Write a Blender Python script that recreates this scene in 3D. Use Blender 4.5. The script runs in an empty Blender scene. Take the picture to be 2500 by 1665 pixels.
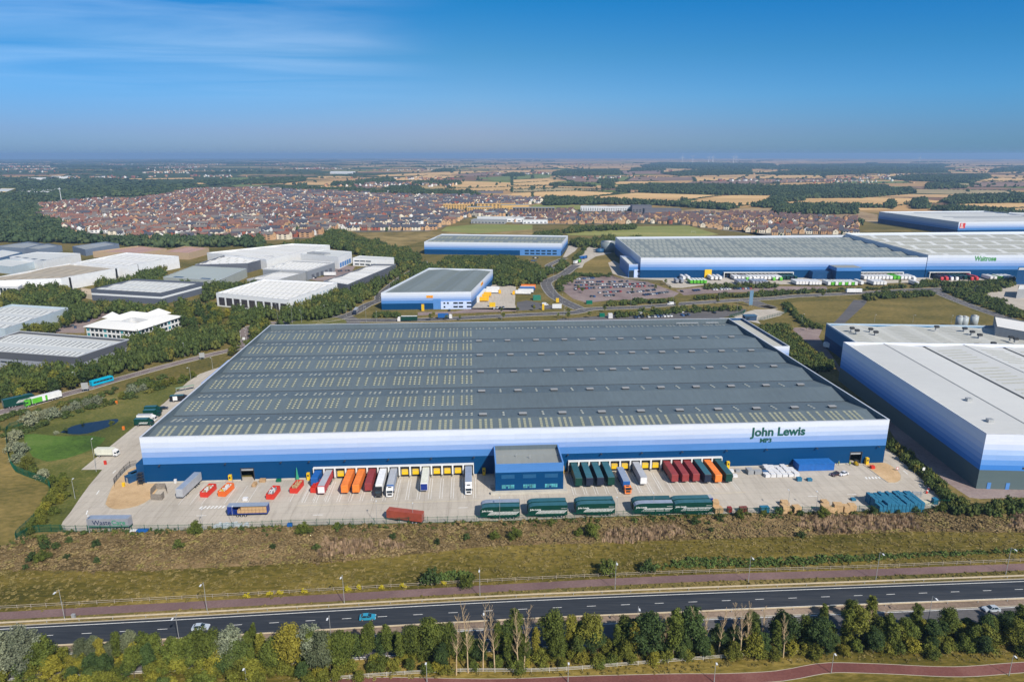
import bpy, math, random
import numpy as np
from mathutils import Vector, Matrix
R = math.radians
random.seed(7); rng = np.random.default_rng(7)
C = bpy.context.scene.collection
sc = bpy.context.scene

# ---------------------------------------------------------------- camera
CAM_H, PITCH, LENS = 120.0, math.atan(454.5/1666.7), 24.0
cam = bpy.data.cameras.new('camera'); cam.lens = LENS; cam.sensor_width = 36.0
cam.clip_start = 1.0; cam.clip_end = 80000.0
camo = bpy.data.objects.new('camera', cam); C.objects.link(camo)
camo.location = (0, 0, CAM_H); camo.rotation_euler = (math.pi/2-PITCH, 0, 0)
sc.camera = camo

# ---------------------------------------------------------------- sun, sky, exposure
SUN_AZ, SUN_EL = R(-57.5), R(40.0)            # direction towards the sun, anticlockwise from +X
sd = Vector((math.cos(SUN_EL)*math.cos(SUN_AZ), math.cos(SUN_EL)*math.sin(SUN_AZ), math.sin(SUN_EL)))
sl = bpy.data.lights.new('sun', 'SUN'); sl.energy = 4.4; sl.angle = R(0.53); sl.color = (1.0, 0.93, 0.83)
so = bpy.data.objects.new('sun', sl); C.objects.link(so)
so.rotation_euler = (-sd).to_track_quat('-Z', 'Y').to_euler()
so.location = sd*500
w = bpy.data.worlds.new('World'); sc.world = w; w.use_nodes = True
nt = w.node_tree; nt.nodes.clear()
def wn(t, **k):
    n = nt.nodes.new(t)
    for a, b in k.items(): setattr(n, a, b)
    return n
def wl(a, b): nt.links.new(a, b)
sky = wn('ShaderNodeTexSky', sky_type='NISHITA', sun_disc=False)
sky.sun_elevation = SUN_EL; sky.sun_rotation = math.atan2(sd.x, sd.y)
sky.altitude = 100; sky.air_density = 1.0; sky.dust_density = 0.6; sky.ozone_density = 1.0
tc = wn('ShaderNodeTexCoord'); sep = wn('ShaderNodeSeparateXYZ'); wl(tc.outputs['Generated'], sep.inputs[0])
rampn = wn('ShaderNodeValToRGB'); wl(sep.outputs['Z'], rampn.inputs[0])
SKY_GRAD = [(0.0, (0.325, 0.455, 0.82)), (0.03, (0.315, 0.415, 0.77)), (0.075, (0.25, 0.46, 0.78)), (0.13, (0.155, 0.43, 0.69)), (0.20, (0.045, 0.40, 0.71)), (0.34, (0.12, 0.36, 0.62)), (0.5, (0.42, 0.50, 0.58)), (1.0, (0.62, 0.64, 0.68))]
cr = rampn.color_ramp
while len(cr.elements) > 1: cr.elements.remove(cr.elements[-1])
cr.elements[0].position = 0; cr.elements[0].color = (*SKY_GRAD[0][1], 1)
for p_, c_ in SKY_GRAD[1:]:
    e = cr.elements.new(p_); e.color = (*c_, 1)
ez = wn('ShaderNodeMapRange'); wl(sep.outputs['X'], ez.inputs[0])
for i, v in ((1, -0.05), (2, -0.55), (3, 0.0), (4, 1.0)): ez.inputs[i].default_value = v
em0 = wn('ShaderNodeMixRGB'); wl(ez.outputs[0], em0.inputs[0]); em0.inputs[1].default_value = (1, 1, 1, 1); em0.inputs[2].default_value = (0.74, 0.93, 1.05, 1)
ea = wn('ShaderNodeMapRange'); wl(sep.outputs['X'], ea.inputs[0])
for i, v in ((1, -0.05), (2, 0.55), (3, 0.0), (4, 1.0)): ea.inputs[i].default_value = v
em = wn('ShaderNodeMixRGB'); wl(ea.outputs[0], em.inputs[0]); wl(em0.outputs[0], em.inputs[1]); em.inputs[2].default_value = (0.62, 0.99, 1.12, 1)
mul = wn('ShaderNodeMixRGB', blend_type='MULTIPLY'); mul.inputs[0].default_value = 1
wl(sky.outputs[0], mul.inputs[1]); wl(rampn.outputs[0], mul.inputs[2])
# thin cirrus, drawn on a plane high above: direction / elevation
mx = wn('ShaderNodeMath', operation='MAXIMUM'); wl(sep.outputs['Z'], mx.inputs[0]); mx.inputs[1].default_value = 0.02
dv = wn('ShaderNodeVectorMath', operation='DIVIDE'); wl(tc.outputs['Generated'], dv.inputs[0])
cmb = wn('ShaderNodeCombineXYZ'); 
for i in range(3): wl(mx.outputs[0], cmb.inputs[i])
wl(cmb.outputs[0], dv.inputs[1])
mp = wn('ShaderNodeMapping'); wl(dv.outputs[0], mp.inputs[0]); mp.inputs['Scale'].default_value = (0.16, 0.42, 0); mp.inputs['Rotation'].default_value = (0, 0, R(8))
nz = wn('ShaderNodeTexNoise'); wl(mp.outputs[0], nz.inputs['Vector']); nz.inputs['Scale'].default_value = 1.1; nz.inputs['Detail'].default_value = 6; nz.inputs['Roughness'].default_value = 0.55; nz.inputs['Distortion'].default_value = 0.9
r2 = wn('ShaderNodeValToRGB'); wl(nz.outputs[0], r2.inputs[0]); r2.color_ramp.elements[0].position = 0.38; r2.color_ramp.elements[1].position = 0.82
# the cirrus bank lies to the north west: fade it out eastwards and low down
mr = wn('ShaderNodeMapRange'); wl(sep.outputs['X'], mr.inputs[0]); mr.interpolation_type = 'SMOOTHSTEP'
for i, v in ((1, -0.05), (2, -0.36), (3, 0.0), (4, 1.0)): mr.inputs[i].default_value = v
mr2 = wn('ShaderNodeMapRange'); wl(sep.outputs['Z'], mr2.inputs[0]); mr2.interpolation_type = 'SMOOTHSTEP'
for i, v in ((1, 0.05), (2, 0.13), (3, 0.0), (4, 1.0)): mr2.inputs[i].default_value = v
m1 = wn('ShaderNodeMath', operation='MULTIPLY'); wl(mr.outputs[0], m1.inputs[0]); wl(mr2.outputs[0], m1.inputs[1])
m2 = wn('ShaderNodeMath', operation='MULTIPLY'); wl(m1.outputs[0], m2.inputs[0]); wl(r2.outputs[0], m2.inputs[1])
m3 = wn('ShaderNodeMath', operation='MULTIPLY'); wl(m2.outputs[0], m3.inputs[0]); m3.inputs[1].default_value = 0.55
mixc = wn('ShaderNodeMixRGB'); wl(m3.outputs[0], mixc.inputs[0]); wl(mul.outputs[0], mixc.inputs[1]); mixc.inputs[2].default_value = (5.2, 6.3, 8.0, 1)
em2 = wn('ShaderNodeMixRGB', blend_type='MULTIPLY'); em2.inputs[0].default_value = 1; wl(mixc.outputs[0], em2.inputs[1]); wl(em.outputs[0], em2.inputs[2])
bg = wn('ShaderNodeBackground'); wl(em2.outputs[0], bg.inputs[0]); bg.inputs[1].default_value = 0.10
ow = wn('ShaderNodeOutputWorld'); wl(bg.outputs[0], ow.inputs[0])
sc.view_settings.view_transform = 'Standard'; sc.view_settings.look = 'None'
sc.view_settings.exposure = 0.42; sc.view_settings.gamma = 1.0; sc.view_settings.use_curve_mapping = False
sc.render.engine = 'CYCLES'
cy = sc.cycles; cy.max_bounces = 5; cy.diffuse_bounces = 2; cy.glossy_bounces = 2; cy.transmission_bounces = 2; cy.volume_bounces = 0; cy.transparent_max_bounces = 6
cy.caustics_reflective = False; cy.caustics_refractive = False
cy.use_denoising = True

# ---------------------------------------------------------------- ground survey: where a sight line of the survey flight meets level h
F_ = 1666.7; SP, CP = math.sin(PITCH), math.cos(PITCH)
SHEET = {'A': (0, 370, 640/2355), 'B': (600, 370, 700/2355), 'C': (1250, 370, 650/2355), 'D': (1850, 370, 650/2355), 'E': (0, 650, 640/2355), 'F': (600, 600, 700/2355),
         'G': (1250, 600, 650/2355), 'H': (1850, 600, 650/2355), 'I': (0, 900, 600/2091), 'J': (1850, 780, 650/1960), 'K': (150, 1030, 550/2355), 'L': (650, 1030, 600/2355),
         'M': (1150, 1030, 600/2355), 'N': (1650, 1030, 650/2355), 'O': (0, 1250, 850/2355), 'P': (800, 1250, 850/2355), 'Q': (1650, 1200, 850/2355), 'T': (1500, 600, 500/2355), 'U': (1020, 690, 380/2355)}
def px(k, x, y):
    a = SHEET[k]; return a[0]+x*a[2], a[1]+y*a[2]
def G(x, y, h=0.0):
    u = (x-1250)/F_; v = (y-832.5)/F_; t = (CAM_H-h)/(SP+v*CP)
    return Vector((u*t, (CP-v*SP)*t, h))
def Z(k, x, y, h=0.0): return G(*px(k, x, y), h)
def ZP(k, pts, h=0.0): return [Z(k, x, y, h) for x, y in pts]
def proj(X, Y, z=0.0):
    d = Y*CP+(CAM_H-z)*SP
    return 1250+F_*X/d, 832.5+F_*((CAM_H-z)*CP-Y*SP)/d

# ---------------------------------------------------------------- node materials
def newmat(name):
    m = bpy.data.materials.new(name); m.use_nodes = True; t = m.node_tree; t.nodes.clear()
    o = t.nodes.new('ShaderNodeOutputMaterial'); b = t.nodes.new('ShaderNodeBsdfPrincipled'); t.links.new(b.outputs[0], o.inputs[0])
    return m, t, b
def nd(t, ty, ins=None, **k):
    n = t.nodes.new(ty)
    for a, v in k.items(): setattr(n, a, v)
    for a, v in (ins or {}).items():
        if isinstance(v, bpy.types.NodeSocket): t.links.new(v, n.inputs[a])
        else: n.inputs[a].default_value = v
    return n
def c4(c): return (*c, 1.0)
def ramp(t, fac, stops, interp='LINEAR'):
    r = t.nodes.new('ShaderNodeValToRGB'); t.links.new(fac, r.inputs[0]); c = r.color_ramp; c.interpolation = interp
    while len(c.elements) > 1: c.elements.remove(c.elements[-1])
    c.elements[0].position = stops[0][0]; c.elements[0].color = c4(stops[0][1])
    for p, col in stops[1:]:
        e = c.elements.new(p); e.color = c4(col)
    return r.outputs[0]
def noise(t, vec, scale, detail=3, rough=0.55, dist=0.0):
    n = nd(t, 'ShaderNodeTexNoise', {'Scale': scale, 'Detail': detail, 'Roughness': rough, 'Distortion': dist})
    if vec is not None: t.links.new(vec, n.inputs['Vector'])
    return n.outputs[0]
def mixc_(t, f, a, b, blend='MIX'):
    n = t.nodes.new('ShaderNodeMixRGB'); n.blend_type = blend
    for i, v in ((0, f), (1, a), (2, b)):
        if isinstance(v, bpy.types.NodeSocket): t.links.new(v, n.inputs[i])
        else: n.inputs[i].default_value = v if i == 0 else c4(v)
    return n.outputs[0]
def pos(t): return nd(t, 'ShaderNodeNewGeometry').outputs['Position']
def objc(t): return nd(t, 'ShaderNodeTexCoord').outputs['Object']
def scaled(t, vec, s, rot=0.0):
    return nd(t, 'ShaderNodeMapping', {'Vector': vec, 'Scale': s, 'Rotation': (0, 0, rot)}).outputs[0]
_mc = {}
def paint(name, col, rough=0.6, var=0.12, scale=0.6, metal=0.0, spec=0.4, streak=False):
    """plain surface with uneven weathering"""
    if name in _mc: return _mc[name]
    m, t, b = newmat(name)
    v = objc(t)
    if streak: v = scaled(t, v, (1, 1, 0.12))
    n = noise(t, v, scale, 4, 0.6); lo = tuple(c*(1-var) for c in col); hi = tuple(min(1, c*(1+var*0.7)) for c in col)
    t.links.new(ramp(t, n, [(0.3, lo), (0.7, hi)]), b.inputs['Base Color'])
    b.inputs['Roughness'].default_value = rough; b.inputs['Metallic'].default_value = metal; b.inputs['Specular IOR Level'].default_value = spec
    _mc[name] = m; return m
def ground_mat(name, stops, s1=0.05, s2=0.6, s3=0.012, rough=0.95, bump=0.0, stretch=(1, 1, 1), rot=0.0):
    """three octaves of patchiness: broad, tufts, grain"""
    m, t, b = newmat(name); p = scaled(t, pos(t), stretch, rot)
    a = noise(t, p, s1, 5, 0.6, 0.4); c = noise(t, p, s2, 4, 0.7); d = noise(t, p, s3, 2, 0.5)
    s = nd(t, 'ShaderNodeMath', {0: a, 1: c}, operation='ADD').outputs[0]
    s = nd(t, 'ShaderNodeMath', {0: s, 1: d}, operation='ADD').outputs[0]
    f = nd(t, 'ShaderNodeMapRange', {0: s, 1: 1.18, 2: 1.82, 3: 0.0, 4: 1.0}).outputs[0]
    t.links.new(ramp(t, f, stops), b.inputs['Base Color']); b.inputs['Roughness'].default_value = rough; b.inputs['Specular IOR Level'].default_value = 0.15
    if bump:
        bp = nd(t, 'ShaderNodeBump', {'Height': c, 'Strength': bump, 'Distance': 0.5}); t.links.new(bp.outputs[0], b.inputs['Normal'])
    return m
def leaf_mat(name, dark, light, tint=False, hue=0.02, warm=None, vol=0.35):
    m, t, b = newmat(name); p = pos(t)
    n1 = noise(t, p, vol, 3, 0.6); n2 = noise(t, p, 2.2, 2, 0.6)
    s = nd(t, 'ShaderNodeMath', {0: n1, 1: n2}, operation='ADD').outputs[0]
    f = nd(t, 'ShaderNodeMapRange', {0: s, 1: 0.65, 2: 1.35, 3: 0.0, 4: 1.0}).outputs[0]
    col = mixc_(t, f, dark, light)
    if tint: rnd = nd(t, 'ShaderNodeAttribute', attribute_name='tint').outputs['Fac']
    else: rnd = nd(t, 'ShaderNodeObjectInfo').outputs['Random']
    wm = warm or (light[0]*1.5, light[1]*1.05, light[2]*0.8)
    k = nd(t, 'ShaderNodeMapRange', {0: rnd, 1: 0.70, 2: 1.0, 3: 0.0, 4: 0.7}).outputs[0]
    col = mixc_(t, k, col, mixc_(t, f, tuple(x*0.5 for x in wm), wm))
    hv = nd(t, 'ShaderNodeMapRange', {0: rnd, 1: 0.0, 2: 1.0, 3: 0.92, 4: 1.5}).outputs[0]
    col = nd(t, 'ShaderNodeHueSaturation', {'Value': hv, 'Color': col}).outputs[0]
    t.links.new(col, b.inputs['Base Color']); b.inputs['Roughness'].default_value = 0.75; b.inputs['Specular IOR Level'].default_value = 0.2
    return m

# ---------------------------------------------------------------- mesh helpers
class MB:
    def __init__(s): s.v = []; s.f = []; s.m = []
    def poly(s, pts, m=0):
        i = len(s.v); s.v += [tuple(p) for p in pts]; s.f.append(tuple(range(i, i+len(pts)))); s.m.append(m); return s
    def box(s, x0, y0, z0, x1, y1, z1, m=0, top=None, skip=()):
        i = len(s.v)
        s.v += [(x0, y0, z0), (x1, y0, z0), (x1, y1, z0), (x0, y1, z0), (x0, y0, z1), (x1, y0, z1), (x1, y1, z1), (x0, y1, z1)]
        for n, q in (('b', (0, 3, 2, 1)), ('t', (4, 5, 6, 7)), ('f', (0, 1, 5, 4)), ('r', (1, 2, 6, 5)), ('k', (2, 3, 7, 6)), ('l', (3, 0, 4, 7))):
            if n in skip: continue
            s.f.append(tuple(i+a for a in q)); s.m.append(top if (n == 't' and top is not None) else m)
        return s
    def prism(s, pts, z0, z1, m=0, top=None, bottom=True):
        n = len(pts); i = len(s.v)
        a = sum(pts[k][0]*pts[(k+1) % n][1]-pts[(k+1) % n][0]*pts[k][1] for k in range(n))
        if a < 0: pts = pts[::-1]
        s.v += [(p[0], p[1], z0) for p in pts]+[(p[0], p[1], z1) for p in pts]
        for k in range(n):
            j = (k+1) % n; s.f.append((i+k, i+j, i+n+j, i+n+k)); s.m.append(m)
        s.f.append(tuple(range(i+n, i+2*n))); s.m.append(m if top is None else top)
        if bottom: s.f.append(tuple(range(i+n-1, i-1, -1))); s.m.append(m)
        return s
    def side(s, prof, y0, y1, m=0):
        """profile in x,z extruded along y"""
        n = len(prof); i = len(s.v)
        s.v += [(p[0], y0, p[1]) for p in prof]+[(p[0], y1, p[1]) for p in prof]
        for k in range(n):
            j = (k+1) % n; s.f.append((i+k, i+j, i+n+j, i+n+k)); s.m.append(m)
        s.f.append(tuple(range(i+n-1, i-1, -1))); s.m.append(m); s.f.append(tuple(range(i+n, i+2*n))); s.m.append(m); return s
    def tube(s, a, b, ra, rb=None, n=6, m=0, cap=True):
        a, b = Vector(a), Vector(b); rb = ra if rb is None else rb
        d = (b-a).normalized(); u = d.orthogonal().normalized(); w_ = d.cross(u); i = len(s.v)
        for c, r in ((a, ra), (b, rb)):
            for k in range(n):
                g = 2*math.pi*k/n; s.v.append(tuple(c+(u*math.cos(g)+w_*math.sin(g))*r))
        for k in range(n):
            j = (k+1) % n; s.f.append((i+k, i+j, i+n+j, i+n+k)); s.m.append(m)
        if cap: s.f.append(tuple(range(i+n-1, i-1, -1))); s.m.append(m); s.f.append(tuple(range(i+n, i+2*n))); s.m.append(m)
        return s
    def mesh(s, name, mats, smooth=False):
        me = bpy.data.meshes.new(name); me.from_pydata(s.v, [], s.f)
        for x in (mats if isinstance(mats, (list, tuple)) else [mats]): me.materials.append(x)
        me.polygons.foreach_set('material_index', s.m)
        if smooth: me.polygons.foreach_set('use_smooth', [True]*len(s.f))
        me.update(); return me
    def build(s, name, mats, parent=None, smooth=False, **k):
        return obj(name, s.mesh(name, mats, smooth), parent, **k)
def obj(name, me, parent=None, loc=None, rz=None):
    o = bpy.data.objects.new(name, me); C.objects.link(o)
    if parent: o.parent = parent
    if loc is not None: o.location = loc
    if rz is not None: o.rotation_euler = (0, 0, rz)
    return o
def tag(o, label, cat, group=None):
    if not 4 <= len(label.split()) <= 16: print('LABEL', label)
    o['label'] = label; o['category'] = cat
    if group: o['group'] = group
    return o
def thing(name, label, cat, loc=(0, 0, 0), rz=0.0, group=None):
    return tag(obj(name, None, None, loc, rz), label, cat, group)
def struct(o, kind='structure'): o['kind'] = kind; return o
def dup(o, loc=None, rz=None, label=None, group=None, parent=None):
    c = o.copy(); C.objects.link(c); c.parent = parent
    if loc is not None: c.location = loc
    if rz is not None: c.rotation_euler = (c.rotation_euler[0], c.rotation_euler[1], rz)
    if label: tag(c, label, c['category'], group)
    for ch in list(o.children): dup(ch, parent=c)
    return c
def sheet(name, pts, z, m, kind='structure'):
    """a flat surface laid on the ground, tessellated into one n-gon"""
    pts = [(p[0], p[1], z) for p in pts]
    n = len(pts); a = sum(pts[k][0]*pts[(k+1) % n][1]-pts[(k+1) % n][0]*pts[k][1] for k in range(n))
    if a < 0: pts = pts[::-1]
    mb = MB(); mb.poly(pts)
    o = mb.build(name, m); struct(o, kind); return o
def smooth_line(pts, step=6.0):
    pts = [Vector((p[0], p[1], 0)) for p in pts]
    P = [pts[0]*2-pts[1]]+pts+[pts[-1]*2-pts[-2]]; out = []
    for i in range(1, len(P)-2):
        n = max(1, int((P[i+1]-P[i]).length/step))
        for k in range(n):
            t = k/n; a, b, c, d = P[i-1:i+3]
            out.append(0.5*((2*b)+(c-a)*t+(2*a-5*b+4*c-d)*t*t+(3*b-a-3*c+d)*t**3))
    out.append(pts[-1]); return out
def offset(line, d):
    out = []
    for i, p in enumerate(line):
        q = line[min(i+1, len(line)-1)]-line[max(i-1, 0)]; n = Vector((-q.y, q.x, 0)).normalized(); out.append(p+n*d)
    return out
def ribbon(mb, line, d0, d1, z0, m=0, z1=None):
    a, b = offset(line, d0), offset(line, d1)
    for i in range(len(line)-1):
        P = [(a[i].x, a[i].y, z0), (a[i+1].x, a[i+1].y, z0), (b[i+1].x, b[i+1].y, z0), (b[i].x, b[i].y, z0)]
        if d1 < d0: P = P[::-1]
        mb.poly(P, m)
        if z1 is not None:   # a solid strip, z1 its top
            for L, fl in ((a, 0), (b, 1)):
                q = [(L[i].x, L[i].y, z0), (L[i+1].x, L[i+1].y, z0), (L[i+1].x, L[i+1].y, z1), (L[i].x, L[i].y, z1)]
                mb.poly(q if fl else q[::-1], m)
            mb.poly([(p[0], p[1], z1) for p in P], m)
    return mb
def dashes(mb, line, d, w_, on, off, z, m=0):
    ol = offset(line, d); acc, nxt = 0.0, 0.0
    for i in range(len(ol)-1):
        L = (ol[i+1]-ol[i]).length; u = (ol[i+1]-ol[i])/max(L, 1e-6)
        while nxt <= acc+L: p = ol[i]+u*(nxt-acc); ribbon(mb, [p, p+u*on], -w_/2, w_/2, z, m); nxt += on+off
        acc += L
def inside(p, poly):
    x, y = p[0], p[1]; r = False; n = len(poly); j = n-1
    for i in range(n):
        a, b = poly[i], poly[j]
        if (a[1] > y) != (b[1] > y) and x < (b[0]-a[0])*(y-a[1])/(b[1]-a[1])+a[0]: r = not r
        j = i
    return r
def fastmesh(name, V, Fc, mats, midx=None, tint=None):
    me = bpy.data.meshes.new(name); k = Fc.shape[1]
    me.vertices.add(len(V)); me.vertices.foreach_set('co', V.astype(np.float32).ravel())
    me.loops.add(Fc.size); me.loops.foreach_set('vertex_index', Fc.astype(np.int32).ravel())
    me.polygons.add(len(Fc)); me.polygons.foreach_set('loop_start', np.arange(0, Fc.size, k, dtype=np.int32))
    for x in (mats if isinstance(mats, (list, tuple)) else [mats]): me.materials.append(x)
    if midx is not None: me.polygons.foreach_set('material_index', midx.astype(np.int32))
    if tint is not None:
        a = me.attributes.new('tint', 'FLOAT', 'POINT'); a.data.foreach_set('value', tint.astype(np.float32))
    me.update(calc_edges=True); me.validate(); return me
_font = {}
def text(s, size, m, parent, loc, rz=0.0, name='lettering', bold=0.0, ext=0.08, tilt=math.pi/2, sx=1.0, align='LEFT', shear=0.0):
    cu = bpy.data.curves.new('t', 'FONT'); cu.body = s; cu.size = size; cu.extrude = ext; cu.offset = bold; cu.align_x = align; cu.shear = shear; cu.resolution_u = 3
    o = bpy.data.objects.new('t', cu); C.objects.link(o)
    dg = bpy.context.evaluated_depsgraph_get(); me = bpy.data.meshes.new_from_object(o.evaluated_get(dg))
    bpy.data.objects.remove(o); bpy.data.curves.remove(cu); me.materials.clear(); me.materials.append(m)
    t = obj(name, me, parent, loc); t.rotation_euler = (tilt, 0, rz); t.scale = (sx, 1, 1); return t
ORD = ['zeroth', 'first', 'second', 'third', 'fourth', 'fifth', 'sixth', 'seventh', 'eighth', 'ninth', 'tenth', 'eleventh', 'twelfth', 'thirteenth', 'fourteenth', 'fifteenth', 'sixteenth', 'seventeenth', 'eighteenth', 'nineteenth']
def nth(n):
    if n < 20: return ORD[n]
    t = {2: 'twent', 3: 'thirt', 4: 'fort', 5: 'fift', 6: 'sixt', 7: 'sevent', 8: 'eight', 9: 'ninet'}
    if n < 100: return t[n//10]+('ieth' if n % 10 == 0 else 'y-'+ORD[n % 10])
    return str(n)+'th'
# ================================================================ the land
def land_mat():
    m, t, b = newmat('land'); p = pos(t)
    sx = nd(t, 'ShaderNodeSeparateXYZ', {0: p})
    X, Y = sx.outputs[0], sx.outputs[1]
    warp = noise(t, p, 0.0012, 2, 0.5)
    wv = nd(t, 'ShaderNodeVectorMath', {0: p, 1: nd(t, 'ShaderNodeVectorMath', {0: nd(t, 'ShaderNodeTexNoise', {'Vector': p, 'Scale': 0.0016}).outputs[1], 3: 320.0}, operation='SCALE').outputs[0]}, operation='ADD').outputs[0]
    pv = scaled(t, wv, (1/430, 1/300, 0), 0.35)
    vo = nd(t, 'ShaderNodeTexVoronoi', {'Vector': pv, 'Scale': 1.0, 'Randomness': 0.85}, voronoi_dimensions='2D')
    ve = nd(t, 'ShaderNodeTexVoronoi', {'Vector': pv, 'Scale': 1.0, 'Randomness': 0.85}, voronoi_dimensions='2D', feature='DISTANCE_TO_EDGE')
    rc = nd(t, 'ShaderNodeSeparateColor', {0: vo.outputs['Color']}).outputs[0]
    field = ramp(t, rc, [(0.0, (0.56, 0.37, 0.18)), (0.26, (0.46, 0.31, 0.16)), (0.42, (0.60, 0.42, 0.23)), (0.58, (0.24, 0.155, 0.11)), (0.68, (0.44, 0.34, 0.17)), (0.78, (0.16, 0.22, 0.065)), (0.86, (0.54, 0.36, 0.18)), (0.95, (0.28, 0.19, 0.14))], 'CONSTANT')
    g = noise(t, p, 0.02, 4, 0.6)
    field = mixc_(t, 0.35, field, mixc_(t, g, (0.25, 0.18, 0.08), (0.85, 0.62, 0.36)), 'MULTIPLY')
    # more woods and suburbs towards the west
    ang = nd(t, 'ShaderNodeMath', {0: X, 1: nd(t, 'ShaderNodeMath', {0: Y, 1: 300.0}, operation='ADD').outputs[0]}, operation='DIVIDE').outputs[0]
    west = nd(t, 'ShaderNodeMapRange', {0: ang, 1: 0.05, 2: -0.40, 3: 0.0, 4: 0.19}).outputs[0]
    wn_ = noise(t, p, 0.0013, 4, 0.6, 0.5)
    wsum = nd(t, 'ShaderNodeMath', {0: wn_, 1: west}, operation='ADD').outputs[0]
    wood = nd(t, 'ShaderNodeMapRange', {0: wsum, 1: 0.60, 2: 0.615, 3: 0.0, 4: 1.0}).outputs[0]
    wcol = mixc_(t, noise(t, p, 0.03, 3, 0.7), (0.025, 0.046, 0.024), (0.085, 0.11, 0.042))
    hedge = nd(t, 'ShaderNodeMapRange', {0: ve.outputs['Distance'], 1: 0.022, 2: 0.035, 3: 1.0, 4: 0.0}).outputs[0]
    hn = nd(t, 'ShaderNodeMapRange', {0: noise(t, p, 0.02, 2), 1: 0.36, 2: 0.42, 3: 0.0, 4: 1.0}).outputs[0]
    hedge = nd(t, 'ShaderNodeMath', {0: hedge, 1: hn}, operation='MULTIPLY').outputs[0]
    mask = nd(t, 'ShaderNodeMath', {0: hedge, 1: wood}, operation='MAXIMUM').outputs[0]
    far = mixc_(t, mask, field, wcol)
    near = ramp(t, nd(t, 'ShaderNodeMapRange', {0: nd(t, 'ShaderNodeMath', {0: noise(t, p, 0.02, 5, 0.65, 0.5), 1: noise(t, p, 0.5, 3, 0.7)}, operation='ADD').outputs[0], 1: 0.7, 2: 1.3}).outputs[0], [(0.0, (0.060, 0.065, 0.020)), (0.45, (0.135, 0.115, 0.036)), (0.75, (0.20, 0.15, 0.058)), (1.0, (0.27, 0.21, 0.09))])
    dist = nd(t, 'ShaderNodeVectorMath', {0: p}, operation='LENGTH').outputs['Value']
    f = nd(t, 'ShaderNodeMapRange', {0: nd(t, 'ShaderNodeMath', {0: dist, 1: nd(t, 'ShaderNodeMath', {0: warp, 1: 700.0}, operation='MULTIPLY').outputs[0]}, operation='ADD').outputs[0], 1: 1900.0, 2: 2100.0, 3: 0.0, 4: 1.0}).outputs[0]
    t.links.new(mixc_(t, f, near, far), b.inputs['Base Color']); b.inputs['Roughness'].default_value = 1.0; b.inputs['Specular IOR Level'].default_value = 0.05
    return m
def land():
    rings = [0, 60, 120, 200, 300, 420, 560, 720, 900, 1150, 1500, 2000, 2700, 3600, 4800, 6500, 8500, 11000, 14000, 18000, 23500]; n = 72
    V = [(0, 0, 0)]; Fq = []
    for r in rings[1:]:
        for k in range(n): V.append((r*math.cos(2*math.pi*k/n), r*math.sin(2*math.pi*k/n), 0))
    for k in range(n): Fq.append((0, 1+k, 1+(k+1) % n))
    for i in range(len(rings)-2):
        for k in range(n):
            a = 1+i*n; b_ = a+n; j = (k+1) % n; Fq.append((a+k, b_+k, b_+j, a+j))
    me = bpy.data.meshes.new('ground'); me.from_pydata(V, [], Fq); me.materials.append(land_mat()); me.update()
    struct(obj('ground', me))
land()
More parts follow.
